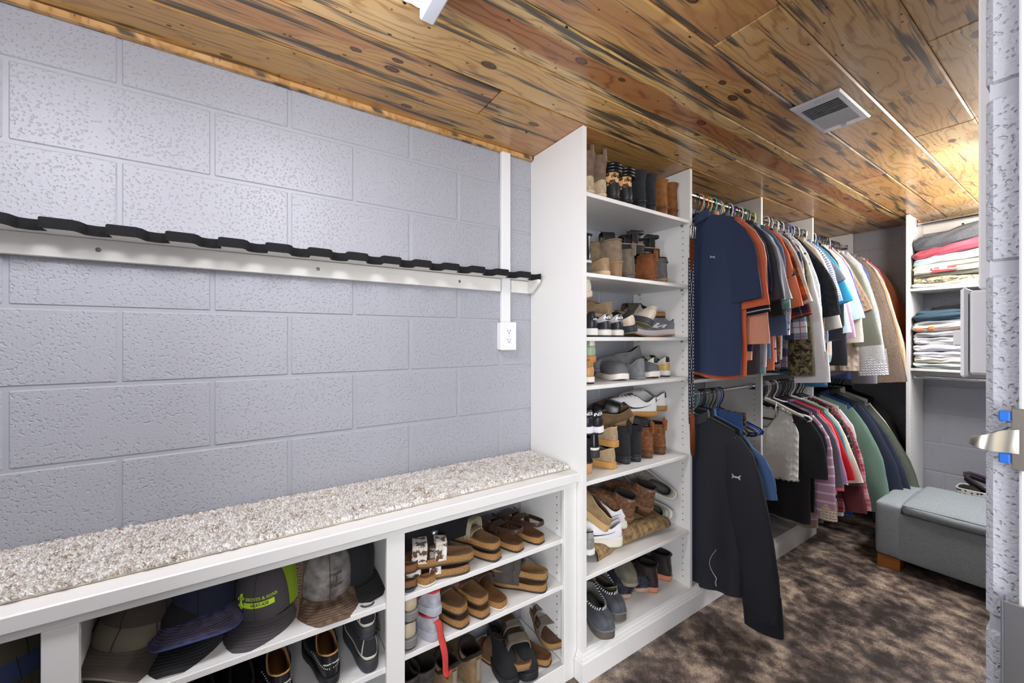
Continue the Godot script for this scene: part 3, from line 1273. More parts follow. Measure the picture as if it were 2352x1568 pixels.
# builds the parts of one kind of shoe under t
func dress(t: Node3D, kind: String, k: Dictionary) -> void:
	var c: String = k.get("c", "555555")
	var up: Material = k.get("m", suede(c))
	var so: Material = rubber(k.get("s", "e8e4da"))
	var l: Last
	match kind:
		"sneaker":
			l = last({"sole": k.get("sh", 0.030), "hr": 0.068, "hs": 0.042, "ht": 0.072, "toe": 0.045, "r1": 0.44, "L": k.get("L", 0.27)})
			put("midsole", l.sole_mesh(0.006, l.sole, 0.004), so, t)
			put("outsole", l.sole_mesh(0.0, 0.008, 0.002), rubber(k.get("o", "2a2a2c")), t)
			put("upper", l.upper_mesh(), up, t)
			put("lining", l.lining_mesh(), mat(k.get("in", "2b2b2d"), 0.95), t)
			if k.has("tab"):
				put("heel_tab", l.patch(-0.34, 0.34, 0.60, 0.985, 0.0022), leather(k.tab), t)
			if k.has("counter"):
				put("heel_counter", l.patch(-1.25, 1.25, 0.03, func(f): return 0.56 - 0.35 * absf(f - 0.5), 0.0016), leather(k.counter), t)
			if k.has("toe_c"):
				put("toe_cap", l.patch(2.2, 4.08, 0.03, func(f): return 0.34 - 0.4 * pow(f - 0.5, 2.0), 0.0014), leather(k.toe_c), t)
			if k.has("swoosh"):
				for q in [1.0, -1.0]:
					put("side_mark", l.patch(0.75 * q, 2.25 * q, func(f): return 0.50 - 0.32 * sin(f * 2.4) * (1.0 - f * 0.4), func(f): return 0.52 - 0.32 * sin(f * 2.4) * (1.0 - f * 0.4) + 0.26 * f * (1.0 - f * 0.35), 0.002), leather(k.swoosh), t)
			if k.has("word"):
				for w in k.word:
					var at: float = w[1]
					put("lettering", lettering(w[0], w[2], func(x, y, li): return l.surf(heel_angle(x), at + y / 0.075, li), 0.0034, false, true), mat(k.get("wc", "f4f4f4"), 0.5), t)
			if k.has("tongue"):
				var b := Mb.new()
				b.box(V(-0.022, -0.004, -0.045), V(0.022, 0.004, 0.03), 0.003, Transform3D(Basis.from_euler(V(0.75, 0, 0)), V(0, l.sole + 0.078, -l.L * 0.40)))
				part("tongue", b, mat(k.tongue, 0.8), t)
			for i in 4:
				var th := 2.30 + i * 0.10
				var b := Mb.new()
				var pts := []
				for j in 7:
					var f := j / 6.0
					pts.append(l.surf(lerpf(th, TAU - th, f), 0.93 - i * 0.08 + 0.02 * sin(f * PI), 0.003))
				b.tube(pts, 0.0026, 5)
				part("lace", b, mat(k.get("lace", "e8e8e8"), 0.8), t)
		"runner":
			l = last({"sole": 0.034, "flare": 0.008, "hr": 0.066, "hs": 0.040, "ht": 0.070, "toe": 0.045, "r1": 0.44, "heel": 0.008, "spring": 0.016, "L": 0.275})
			put("midsole", l.sole_mesh(0.006, l.sole, 0.008, 2), so, t)
			put("outsole", l.sole_mesh(0.0, 0.008, 0.005), rubber(k.get("o", "c9b896")), t)
			put("upper", l.upper_mesh(), up, t)
			put("lining", l.lining_mesh(), mat(k.get("in", "222326"), 0.95), t)
			put("heel_counter", l.patch(-1.2, 1.2, 0.02, func(f): return 0.72 - 0.5 * absf(f - 0.5), 0.0022), leather(k.get("counter", "d8cdbb")), t)
			put("side_overlay", l.patch(1.1, 2.5, func(f): return 0.10, func(f): return 0.5 - 0.3 * f, 0.0016), leather(k.get("counter", "d8cdbb")), t)
			if k.has("mark"):
				for q in [1.0, -1.0]:
					put("lettering", lettering(k.mark, 0.06, func(x, y, li): return l.surf(q * (1.65) + (x * q) / 0.06, 0.34 + y / 0.11, li), 0.003, false, true), mat("e9e9e9", 0.5), t)
			for i in 4:
				var th := 2.30 + i * 0.10
				var b := Mb.new()
				var pts := []
				for j in 7:
					var f := j / 6.0
					pts.append(l.surf(lerpf(th, TAU - th, f), 0.93 - i * 0.08 + 0.02 * sin(f * PI), 0.003))
				b.tube(pts, 0.0024, 5)
				part("lace", b, mat(k.get("lace", "d9d4c8"), 0.8), t)
		"boot":
			var h: float = k.get("h", 0.17)
			var hh: float = k.get("heel", 0.028)
			l = last({"sole": 0.012, "heel": hh, "flare": 0.003, "hr": 0.066, "hs": 0.062, "ht": 0.078, "toe": 0.052, "r0": 0.02, "r1": 0.42, "rw": 0.060, "L": 0.262, "wb": 0.090, "wh": 0.062})
			l.shaft = [[0.012 + 0.105, -0.008, -0.100, 0.034], [0.012 + lerpf(0.105, h, 0.5), -0.004, -0.098, 0.037], [0.012 + h, 0.0, -0.104, 0.041, k.get("dip", 0.0)]]
			put("sole", l.sole_mesh(0.0, l.sole, 0.003), rubber(k.get("s", "3a2a1e")), t)
			if hh > 0.0:
				put("heel", l.heel_mesh(hh + 0.004, k.get("hl", 0.26), k.get("taper", 0.92), k.get("layers", 0)), mat(k.get("hc", k.get("s", "3a2a1e")), 0.6), t)
			put("upper", l.upper_mesh(), up, t)
			put("lining", l.lining_mesh(), mat(k.get("in", "2a2320"), 0.95), t)
			if k.has("counter"):
				put("heel_counter", l.patch(-1.3, 1.3, 0.0, func(f): return 0.95 - 0.25 * absf(f - 0.5), 0.0014), k.counter, t)
			if k.get("gore", false):
				for q in [1.0, -1.0]:
					var b := Mb.new()
					var rows := []
					for j in 6:
						var row := PackedVector3Array()
						for i in 7:
							var th: float = q * lerpf(1.25, 1.95, 0.5 + (i / 6.0 - 0.5) * (0.5 + 0.5 * j / 5.0))
							row.append(l.shaft_pt([0.012 + lerpf(0.108, h - 0.002, j / 5.0), lerpf(-0.008, 0.0, j / 5.0), -0.102, lerpf(0.0345, 0.041, j / 5.0)], th, 0.0012))
						rows.append(row)
					b.grid(rows)
					part("elastic_panel", b, mat(k.get("gc", "2a2a2a"), 0.95, {"bump": "weave", "deep": 0.04, "uv": [2, 2]}), t)
			if k.has("tab"):
				var b := Mb.new()
				var top: float = l.sole + h + hh * 0.9
				var pts := [V(0, top - 0.03, 0.001), V(0, top, 0.003), V(0, top + 0.022, 0.004), V(0, top + 0.028, -0.001), V(0, top + 0.02, -0.006), V(0, top - 0.01, -0.005)]
				b.tube(pts, 0.010, 6, false, Vector2(1.0, 0.16))
				part("pull_tab", b, mat(k.tab, 0.85), t)
			if k.has("rings"):
				for i in 3:
					var b := Mb.new()
					var y: float = 0.012 + h - 0.006 - i * 0.014
					b.tube(l.ring(func(tt): return l.shaft_pt([y, 0.001, -0.104, 0.041], tt, 0.001)), 0.0075, 6, true)
					part("collar_ring", b, leather(k.rings, 0.3), t)
			if k.has("seam"):
				var b := Mb.new()
				var pts := []
				for j in 8:
					pts.append(l.surf(0.0, 0.1 + j * 0.128, 0.001))
				for q in l.shaft:
					pts.append(l.shaft_pt(q, 0.0, 0.001))
				b.tube(pts, 0.0025, 4)
				part("back_seam", b, mat(k.seam, 0.8), t)
			if k.has("fleece"):
				var b := Mb.new()
				b.tube(l.ring(func(tt): return l.shaft_pt(l.shaft[2], tt, -0.004)), 0.007, 6, true)
				part("fleece_collar", b, mat(k.fleece, 1.0, {"bump": "grain_h", "deep": 0.5, "tri": 10.0}), t)
				var p2 := Mb.new()
				p2.box(V(-0.008, 0, -0.0015), V(0.008, h * 0.62, 0.0015), 0.001, Transform3D(Basis.from_euler(V(0.03, 0, 0)), V(0, 0.06, 0.0005)))
				part("back_strap", p2, mat("8a7f6d", 0.9, {"bump": "weave", "deep": 0.05, "uv": [30, 30]}), t)
		"loafer", "slipon":
			l = last({"sole": k.get("sh", 0.026), "flare": 0.003, "hr": k.get("hr", 0.052), "hs": k.get("hs", 0.040), "ht": k.get("ht", 0.058), "toe": k.get("toe", 0.042), "r1": k.get("r1", 0.52), "L": k.get("L", 0.262), "heel": k.get("heel", 0.0)})
			put("sole", l.sole_mesh(0.0, l.sole, 0.004, k.get("ridge", 0)), so, t)
			put("upper", l.upper_mesh(), up, t)
			put("lining", l.lining_mesh(), mat(k.get("in", "8a6a44"), 0.9), t)
			var b := Mb.new()
			b.tube(l.ring(func(tt): return l.rim(tt)), k.get("pipe", 0.0025), 6, true)
			part("collar", b, mat(k.get("pc", c), 0.8), t)
			if k.has("stripe"):
				put("stripe", l.patch(-2.6, 2.6, 0.02, 0.16, 0.002, 30, 3), leather(k.stripe), t)
			if k.get("brogue", false):
				for q in [[-0.45, 0.45, 0.62], [-1.5, 1.5, 0.40]]:
					var s := Mb.new()
					for i in 26:
						var th: float = lerpf(q[0], q[1], i / 25.0)
						var p: Vector3 = l.surf(th, q[2] + 0.25 * absf(th) * (0.3 if q[2] < 0.5 else -0.5), 0.0012)
						s.box(p - V(0.0011, 0.0011, 0.0011), p + V(0.0011, 0.0011, 0.0011))
					var o := part("stitching", s, mat("b9b6ae", 0.8), t, false)
					o.set_meta("kind", "stuff")
			if k.has("seam"):
				for th in [-0.55, 0.55]:
					put("seam", l.patch(th - 0.05, th + 0.05, 0.02, 0.97, 0.002, 2, 8), mat(k.seam, 0.9), t)
		"slipper":
			# braided moccasin slipper on a thick sole
			l = last({"sole": 0.036, "flare": 0.003, "hr": 0.050, "hs": 0.034, "ht": 0.040, "toe": 0.040, "r1": 0.66, "rw": 0.074, "L": 0.262, "wb": 0.102, "wh": 0.074})
			put("sole", l.sole_mesh(0.0, l.sole - 0.004, 0.002), rubber("5d574f"), t)
			put("welt", l.sole_mesh(l.sole - 0.006, l.sole, 0.004), mat("74767a", 0.9), t)
			put("upper", l.upper_mesh(), suede(c), t)
			put("lining", l.lining_mesh(), mat("77766f", 1.0, {"bump": "grain_h", "deep": 0.25, "tri": 12.0}), t)
			var seq := l.ring(func(tt): return l.surf(tt, 0.965, 0.003), 72)
			for s in 2:
				var b := Mb.new()
				var pts := PackedVector3Array()
				for i in 144:
					var p := l.surf(TAU * i / 144.0, 0.94, 0.004)
					var a := i * TAU / 4.5 + s * PI
					pts.append(p + V(0, 0.0042 * sin(a), 0) + V(p.x, 0, p.z + l.L * 0.34).normalized() * 0.003 * cos(a))
				b.tube(pts, 0.0029, 5, true)
				part("braid", b, mat(["2d3142", "e3e3e0"][s], 0.9), t)
			put("toe_seam", l.patch(PI - 0.02, PI + 0.02, 0.05, 0.9, 0.002, 2, 8), mat("4a4c52", 0.9), t)
			var lab := bx(V(-0.015, 0, -0.011), V(0.015, 0.0012, 0.011), 0.0004)
			part("label", lab, mat("cbbd9c", 0.8), t, false).position = V(0.0, l.sole + 0.0075, -l.L * 0.56)
		"fuzzy":
			l = last({"sole": 0.020, "hr": 0.02, "hs": 0.03, "ht": 0.055, "toe": 0.05, "r1": 0.55, "rw": 0.074, "L": 0.25, "wb": 0.112, "wh": 0.08})
			put("sole", l.sole_mesh(0.0, l.sole, 0.002), rubber("b59a86"), t)
			put("footbed", l.lining_mesh(), mat("5b4a44", 1.0), t)
			var b := Mb.new()
			var r := RandomNumberGenerator.new()
			r.seed = 5
			for i in 1500:
				var th := r.randf_range(1.25, TAU - 1.25)
				var v := r.randf_range(0.0, 1.0)
				var p := l.surf(th, v, 0.0)
				var q := l.surf(th, v, 0.016 * r.randf_range(0.6, 1.3)) + V(r.randf_range(-1, 1), r.randf_range(-1, 0.6), r.randf_range(-1, 1)) * 0.006
				var w := V(r.randf_range(-1, 1), r.randf_range(-1, 1), r.randf_range(-1, 1)).normalized() * 0.0022
				b.tri3(p - w, p + w, q)
				b.tri3(p + w, p - w, q)
			var o := part("fur", b, mat(c, 1.0), t, false)
			o.set_meta("kind", "stuff")
			put("upper", l.upper_mesh(), mat(k.get("under", "3c3e44"), 1.0), t)
		"birk", "clog", "wovenclog":
			birk(t, kind, k)
		"platform":
			l = last({"sole": 0.05, "flare": 0.002, "L": 0.26, "wb": 0.094, "wh": 0.07, "spring": 0.012})
			put("sole", l.sole_mesh(0.0, 0.046, 0.002, 3), rubber(k.get("s", "1b1b1d")), t)
			put("welt", l.sole_mesh(0.044, 0.05, 0.004), mat(k.get("w", "c79b76"), 0.7), t)
			for q in [[0.60, 0.82, 0.055], [0.14, 0.26, 0.07]]:
				put("strap", arch(l, q[0], q[1], 0.05, q[2], 0.004, 0.5), leather(c, 0.5), t)
			put("heel_strap", heel_strap(l, 0.05, 0.06), leather(c, 0.5), t)


# a band across the foot from s0 to s1, h high, th thick
func arch(l: Last, s0: float, s1: float, y: float, h, th: float, bulge := 0.6, out := 0.0, n := 16, m := 8) -> ArrayMesh:
	var b := Mb.new()
	var rows := []
	for side in 2:
		for j in m + 1:
			var s := lerpf(s0, s1, (j if side == 0 else m - j) / float(m))
			s = clampf(s, 0.0, 0.9995)
			var a := acos(1.0 - 2.0 * s)
			var w := l.half(a) + out - (th if side else 0.0)
			var hh: float = h.call(s) if h is Callable else float(h)
			hh -= th if side else 0.0
			var row := PackedVector3Array()
			for i in n + 1:
				var u := lerpf(-1.0, 1.0, i / float(n)) * PI / 2
				row.append(V(w * signf(sin(u)) * pow(absf(sin(u)), bulge), y + l.lift(s) + maxf(0.0, hh) * pow(maxf(0.0, cos(u)), 0.7), -l.L * s))
			rows.append(row)
	rows.append(rows[0])
	b.grid(rows, false, true)
	return b.mesh()


func heel_strap(l: Last, y: float, h: float) -> ArrayMesh:
	var b := Mb.new()
	var pts := []
	for i in 13:
		var t := lerpf(-1.3, 1.3, i / 12.0)
		var p := l.edge(t, 0, -0.003)
		pts.append(V(p.x, y + h * (0.75 + 0.25 * cos(t)), p.z))
	b.tube(pts, 0.009, 6, false, Vector2(0.25, 1.0))
	return b.mesh()


func birk(t: Node3D, kind: String, k: Dictionary) -> void:
	var l := last({"L": k.get("L", 0.265), "wb": 0.100, "wh": 0.074, "round_": 0.50, "spring": 0.006, "flare": 0.0})
	var h0: float = k.get("ch", 0.026)
	put("outsole", l.sole_mesh(0.0, 0.008, 0.002), rubber(k.get("o", "2a2420")), t)
	# cork bed, higher round the heel and under the arch
	var up := func(tt: float) -> float:
		var s := (1.0 - cos(tt)) * 0.5
		return h0 + 0.006 * exp(-pow((s - 0.42) / 0.16, 2.0)) + 0.004 * exp(-pow((s - 0.02) / 0.15, 2.0)) + 0.003 * smoothstep(0.85, 1.0, s)
	var b := Mb.new()
	var rows := []
	rows.append(l.ring(func(tt): return l.edge(tt, 0.0075, 0.0), 40))
	rows.append(l.ring(func(tt): return l.edge(tt, h0 * 0.55, 0.0015), 40))
	rows.append(l.ring(func(tt): return l.edge(tt, up.call(tt) - 0.002, 0.0), 40))
	b.grid(rows, true)
	part("cork_bed", b, cork() if not k.has("cc") else mat(k.cc, 0.7), t)
	b = Mb.new()
	rows = [l.ring(func(tt): return l.edge(tt, up.call(tt) - 0.0022, 0.0004), 40), l.ring(func(tt): return l.edge(tt, up.call(tt), -0.0015), 40), l.ring(func(tt): return l.edge(tt, up.call(tt) - 0.002, -0.006), 40), l.ring(func(tt): return l.edge(tt, h0 - 0.004, -0.016), 40)]
	b.grid(rows, true)
	b.fan(rows[3], false, V(0, h0 - 0.0065, -l.L * 0.5))
	part("footbed", b, mat(k.get("f", "8a6644"), 0.85, {"tex": "suede", "tri": 5.0}), t)
	var sm: Material = k.get("m", suede(k.get("c", "6b5a4a")))
	if kind == "clog":
		put("upper", arch(l, 0.40, 1.0, h0 - 0.006, func(s): return 0.058 * (1.0 - smoothstep(0.62, 1.0, s) * 0.62), 0.0032, 0.42, 0.001, 18, 14), sm, t)
		put("strap", arch(l, 0.37, 0.47, h0 - 0.006, 0.064, 0.003, 0.42, 0.003), sm, t)
		birk_buckle(t, l, 0.42, h0 + 0.030, k)
	else:
		for q in ([[0.36, 0.50], [0.60, 0.78]] if k.get("n", 2) == 2 else [[0.52, 0.80]]):
			put("strap", arch(l, q[0], q[1], h0 - 0.008, 0.062 - 0.016 * q[0], 0.0034, 0.45, 0.0015), sm, t)
			birk_buckle(t, l, (q[0] + q[1]) * 0.5, h0 + 0.026, k)
		if k.has("thong"):
			put("heel_strap", heel_strap(l, h0, 0.05), sm, t)


func birk_buckle(t: Node3D, l: Last, s: float, y: float, k: Dictionary) -> void:
	var a := acos(1.0 - 2.0 * s)
	var x := l.half(a) + 0.002
	var b := Mb.new()
	var c := V(x - 0.005, y + 0.008, -l.L * s)
	var tilt := Basis(Vector3(0, 0, 1), 0.62)
	var pts := []
	for q in [[-0.011, -0.012], [0.011, -0.012], [0.011, 0.012], [-0.011, 0.012]]:
		pts.append(c + tilt * V(0.0035, q[0], q[1]))
	b.tube(pts, 0.0018, 5, true)
	b.tube([c + tilt * V(0.004, -0.011, 0), c + tilt * V(0.004, 0.011, 0)], 0.0014, 5)
	part("buckle", b, mat(k.get("bk", "6a5744"), 0.3, {"metal": 1.0}), t)


var shoe_group := ""


# one shoe: where its heel stands, turned, tilted; later shoes of the same kind are copies of the first
func shoe(kind: String, k: Dictionary, label: String, category: String, at: Transform3D, group := "") -> Node3D:
	var names := {"sneaker": "sneaker", "runner": "running_shoe", "boot": "boot", "loafer": "loafer", "slipon": "slip_on_shoe", "slipper": "slipper", "fuzzy": "slipper", "birk": "sandal", "clog": "clog", "platform": "platform_sandal"}
	var key := kind + str(k)
	var called: String = k.get("name", names[kind])
	if shoe_cache.has(key):
		var o: Node3D = shoe_cache[key].duplicate()
		o.name = numbered(called)
		add_child(o, true)
		o.transform = at
		tag(o, label, category, group)
		return o
	var t := thing(called, label, category, at, group)
	dress(t, kind, k)
	shoe_cache[key] = t
	return t


# ---------------------------------------------------------------- garments and hangers
# A garment hangs in its own y-z plane: origin at the top of the hanger, z along the shoulders, front towards -x.
class Gar:
	var sw := 0.205      # half shoulder width
	var bw := 0.235      # half body width
	var len := 0.70
	var slope := 0.36
	var neck := 0.075
	var dip := 0.05
	var thick := 0.014
	var fold := 0.012
	var ph := 0.0
	var hem := 0.012
	var flare := 0.0
	var open_ := 0.0
	var stop_y := -9.0   # a shelf below: cloth behind stop_z rests on it
	var stop_z := 0.0
	var waist := 0.0

	func wz(v: float) -> float:
		return lerpf(sw, bw, smoothstep(0.0, 0.30, v)) + flare * v - waist * exp(-pow((v - 0.55) / 0.2, 2.0))

	func pt(a: float, v: float, off := 0.0) -> Vector3:
		var c := cos(a)
		var s := sin(a)
		var cz := signf(c) * pow(absf(c), 0.85)
		var sx := signf(s) * pow(absf(s), 0.6)
		var z0 := cz * sw
		var yt := -slope * maxf(0.0, absf(z0) - 0.02)
		if absf(z0) < neck:
			yt = -slope * neck - (dip if s > 0.0 else 0.012) * (1.0 - pow(z0 / neck, 2.0)) + 0.018 * (1.0 - absf(z0) / neck)
		var z := cz * wz(v)
		var yb := -len + hem * sin(z * 17.0 + ph) + 0.02 * pow(z / bw, 2.0)
		var y := lerpf(yt, yb, v)
		if z < stop_z and y < stop_y:
			y = stop_y + 0.004 * sin(z * 40.0)
		var t := thick * (0.45 + 0.75 * smoothstep(0.0, 0.25, v))
		var f := fold * smoothstep(0.08, 0.7, v) * (sin(z * 23.0 + ph + v * 1.5) * 0.75 + 0.45 * sin(z * 57.0 + ph * 2.0 - v * 2.0) * v + 0.30 * sin(z * 9.0 - y * 14.0 + ph * 1.7) + 0.18 * sin(z * 38.0 + y * 31.0 + ph))
		return Vector3(-sx * (t + off) + f, y, z)


func cloth(c: String, k := {}) -> StandardMaterial3D:
	var d := {"rim": 0.15, "bump": "weave", "deep": 0.02, "uv": [k.get("rep", 5.0), k.get("rep", 5.0)]}
	if k.has("tex"):
		d["tex"] = k.tex
	if k.get("knit", false):
		d["bump"] = "knit_h"
		d["deep"] = 0.35
	if k.get("fluff", false):
		d["bump"] = "grain_h"
		d["deep"] = 0.9
	return mat(c, k.get("rough", 0.88), d)


func tube_sleeve(axis: Array, w: Array, t: float, ph: float, open_end := true) -> Mb:
	var b := Mb.new()
	var rows := []
	var uvs := []
	var n := 18
	var run := 0.0
	for i in axis.size():
		var d: Vector3 = (axis[mini(i + 1, axis.size() - 1)] - axis[maxi(i - 1, 0)]).normalized()
		var side := Vector3(0, -d.z, d.y)
		if i > 0:
			run += (axis[i] - axis[i - 1]).length()
		var row := PackedVector3Array()
		var ur := []
		for j in n:
			var a := TAU * j / n
			var f := (0.007 * sin(a * 3.0 + ph + i * 0.9) + 0.004 * sin(a * 5.0 - i * 1.7 + ph)) * minf(1.0, i / 3.0)
			var p: Vector3 = axis[i] + side * cos(a) * (w[i] + f * 0.5) + Vector3(1, 0, 0) * sin(a) * (t * (0.5 + 0.5 * minf(1.0, i / 2.0)) + f * 0.4)
			p.z = maxf(p.z, -0.288)
			row.append(p)
			ur.append(Vector2(cos(a) * w[i] + (0.3 if sin(a) < 0 else 0.0), run))
		rows.append(row)
		uvs.append(ur)
	b.grid(rows, true, false, uvs)
	return b


func spline(pts: Array, n: int) -> Array:
	var c := Curve3D.new()
	for p in pts:
		c.add_point(p)
	for i in range(1, pts.size() - 1):
		var tg: Vector3 = (pts[i + 1] - pts[i - 1]) * 0.22
		c.set_point_in(i, -tg)
		c.set_point_out(i, tg)
	var out := []
	var total := c.get_baked_length()
	for i in n:
		out.append(c.sample_baked(total * i / (n - 1.0), true))
	return out


# kind: tee, polo, shirt (long), sweater, hoodie, jacket, cami, trousers
func garment(kind: String, k: Dictionary, label: String, at: Transform3D, group := "") -> Node3D:
	var names := {"tee": "t_shirt", "polo": "polo_shirt", "shirt": "dress_shirt", "sweater": "sweater", "hoodie": "hooded_sweatshirt", "jacket": "jacket", "cami": "camisole", "trousers": "trousers"}
	var cats := {"tee": "shirt", "polo": "shirt", "shirt": "shirt", "sweater": "sweater", "hoodie": "sweater", "jacket": "jacket", "cami": "shirt", "trousers": "trousers"}
	var t := thing(k.get("name", names[kind]), label, k.get("cat", cats[kind]), at, group)
	var c: String = k.get("c", "808080")
	var m := cloth(c, k)
	var g := Gar.new()
	g.len = k.get("len", 0.70)
	g.sw = k.get("sw", 0.205)
	g.bw = k.get("bw", 0.23)
	g.thick = k.get("t", 0.013)
	g.fold = k.get("fold", 0.014)
	g.ph = rng.randf() * 9.0
	g.flare = k.get("flare", 0.0)
	g.dip = k.get("dip", 0.05)
	g.stop_y = k.get("stop", -9.0)
	g.stop_z = 0.052
	if kind == "cami":
		g.sw = k.get("sw", 0.15)
		g.neck = 0.10
		g.dip = 0.14
		g.slope = 0.5
	if kind == "trousers":
		g.sw = 0.19
		g.bw = 0.20
		g.slope = 0.0
		g.neck = 0.0
	var b := Mb.new()
	var rows := []
	var uvs := []
	var n := 40
	for r in 19:
		var v := pow(r / 18.0, 1.25)
		var row := PackedVector3Array()
		var ur := []
		for i in n:
			var a := TAU * i / n
			var p := g.pt(a, v)
			p.z = maxf(p.z, -0.288)
			row.append(p)
			ur.append(Vector2(p.z + (0.55 if sin(a) < 0.0 else 0.0), -p.y))
		rows.append(row)
		uvs.append(ur)
	b.grid(rows, true, false, uvs)
	part("body", b, m, t)
	# turned hem seen from below
	if k.has("band"):
		var hb := Mb.new()
		var hr := []
		for v in [0.93, 0.935, 1.0, 1.002]:
			var row := PackedVector3Array()
			for i in n:
				row.append(g.pt(TAU * i / n, v, 0.0015 if v > 0.931 else -0.001))
			hr.append(row)
		hb.grid(hr, true)
		part("waistband", hb, cloth(k.band, {"knit": true, "rep": 20.0}), t)
	if kind == "cami":
		for s in [-1.0, 1.0]:
			var sb := Mb.new()
			var zz: float = s * 0.085
			sb.tube([V(-0.006, -0.095, zz * 1.1), V(-0.006, -0.05, zz), V(0, -0.020, zz * 0.97), V(0.006, -0.05, zz)], 0.016, 6, false, Vector2(0.25, 1.0))
			part("shoulder_strap", sb, m, t)
		for q in [[0.0, 1.0], [1.0, 0.8]]:
			var fr := Mb.new()
			var pts := []
			for i in 90:
				var a := TAU * i / 90.0
				pts.append(g.pt(a, q[0], 0.001) + V(0.004 * sin(i * 1.9), -0.004 * cos(i * 1.9), 0))
			fr.tube(pts, 0.005, 5, true)
			part("ruffle", fr, m, t)
		return t
	if kind == "trousers":
		return t
	# sleeves
	var long_ := kind in ["shirt", "sweater", "hoodie", "jacket"]
	var sm := cloth(k.get("sc", c), k)
	for s in [1.0, -1.0]:
		var drop: float = k.get("drop", 0.62 if long_ else 0.34)
		var reach: float = k.get("reach", 0.10 if long_ else 0.075)
		var y0 := -g.slope * g.sw
		var pts: Array
		var w: Array
		if long_:
			pts = [V(0, y0 - 0.072, s * (g.sw - 0.055)), V(0, y0 - 0.145, s * (g.sw + 0.004)), V(-0.004, y0 - drop * 0.55, s * (g.sw + reach * 0.62)), V(-0.006, y0 - drop, s * (g.sw + reach))]
			pts = spline(pts, 11)
			w = []
			for i in 11:
				w.append(lerpf(k.get("aw", 0.088), k.get("cw", 0.052), pow(i / 10.0, 0.9)))
		else:
			pts = spline([V(0, y0 - 0.072, s * (g.sw - 0.055)), V(0, y0 - 0.14, s * (g.sw + 0.002)), V(-0.003, y0 - drop, s * (g.sw + reach * 0.62))], 7)
			w = []
			for i in 7:
				w.append(lerpf(0.084, k.get("cw", 0.074), i / 6.0))
		var sb := tube_sleeve(pts, w, k.get("st", 0.015), g.ph + s)
		part("sleeve", sb, sm, t)
		if long_ and k.has("cuff"):
			var e: Array = pts.slice(8, 11)
			e[2] = e[2] + (e[2] - e[1]) * 0.06
			part("cuff", tube_sleeve(e, [w[8] + 0.005, w[9] + 0.005, w[10] + 0.005], k.get("st", 0.015) + 0.005, 0.0), cloth(k.cuff, {"knit": k.get("cuffknit", false), "rep": 16.0}), t)
		elif not long_ and k.has("cuff"):
			var e: Array = pts.slice(5, 7)
			part("cuff", tube_sleeve([e[0] * 0.4 + e[1] * 0.6, e[1] + (e[1] - e[0]) * 0.02], [w[6] + 0.002, w[6] + 0.002], k.get("st", 0.015) + 0.002, 0.0), cloth(k.cuff), t)
	# collars and trimmings
	if kind in ["polo", "shirt", "jacket"]:
		var cb := Mb.new()
		var cr := []
		for j in 4:
			var row := PackedVector3Array()
			for i in 21:
				var a := lerpf(0.22, TAU - 0.22, i / 20.0) + PI / 2
				var zr := 0.072 * sin(a - PI / 2 + PI)
				var xr := cos(a - PI / 2 + PI) * 0.026
				var up: float = [0.0, 0.032, 0.030, -0.014][j]
				var out: float = [0.0, -0.002, 0.004, 0.014][j]
				var fall: float = 0.03 * pow(maxf(0.0, -xr / 0.026), 2.0) + 0.012
				row.append(V(xr * (1.0 + out * 20.0) - 0.0, up - fall - 0.008, zr * (1.0 + out * 9.0)))
			cr.append(row)
		cb.grid(cr)
		part("collar", cb, cloth(k.get("cc", c), k), t)
		var pl := Mb.new()
		var pr := []
		var vmax := 1.0 if kind != "polo" else 0.34
		for j in 12:
			var row := PackedVector3Array()
			for zz in [-0.016, -0.012, 0.012, 0.016]:
				row.append(g.pt(acos(clampf(zz / g.wz(j / 11.0 * vmax), -1, 1)), lerpf(0.02, vmax, j / 11.0), 0.0025 if absf(zz) < 0.014 else 0.0))
			pr.append(row)
		pl.grid(pr)
		part("placket", pl, m, t)
		for j in (6 if kind != "polo" else 3):
			var bb := Mb.new()
			var p := g.pt(PI / 2, 0.08 + j * (0.15 if kind != "polo" else 0.10), 0.004)
			bb.lathe([Vector2(0, 0.0015), Vector2(0.005, 0.001), Vector2(0.005, -0.001)], 8, Transform3D(Basis(V(0, 0, 1), PI / 2), p))
			part("button", bb, mat(k.get("bc", "e4e4e0"), 0.4), t)
	elif kind in ["tee", "sweater", "hoodie"]:
		var cb := Mb.new()
		var pts := []
		for i in 36:
			var a := TAU * i / 36.0
			var zz := g.neck * cos(a)
			var fr := sin(a) > 0.0
			var yy := -g.slope * g.neck - (g.dip if fr else 0.012) * (1.0 - pow(zz / g.neck, 2.0)) + 0.018 * (1.0 - absf(zz) / g.neck)
			pts.append(V(-signf(sin(a)) * pow(absf(sin(a)), 0.6) * g.thick * 0.5, yy + 0.003, zz))
		cb.tube(pts, 0.008, 6, true, Vector2(0.35, 1.0))
		part("neckband", cb, cloth(k.get("nc", c), {"knit": true, "rep": 18.0}), t)
	if kind == "hoodie":
		var hb := Mb.new()
		var hr := []
		for j in 7:
			var row := PackedVector3Array()
			for i in 13:
				var u := lerpf(-1.0, 1.0, i / 12.0)
				var f := j / 6.0
				row.append(V(0.012 + 0.022 * sin(f * PI), -0.02 - f * 0.20 * (1.0 - 0.3 * u * u), u * 0.10 * (1.0 - 0.25 * f)))
			hr.append(row)
		hb.grid(hr)
		part("hood", hb, m, t)
	if k.has("extra"):
		k.extra.call(t, g, m)
	return t


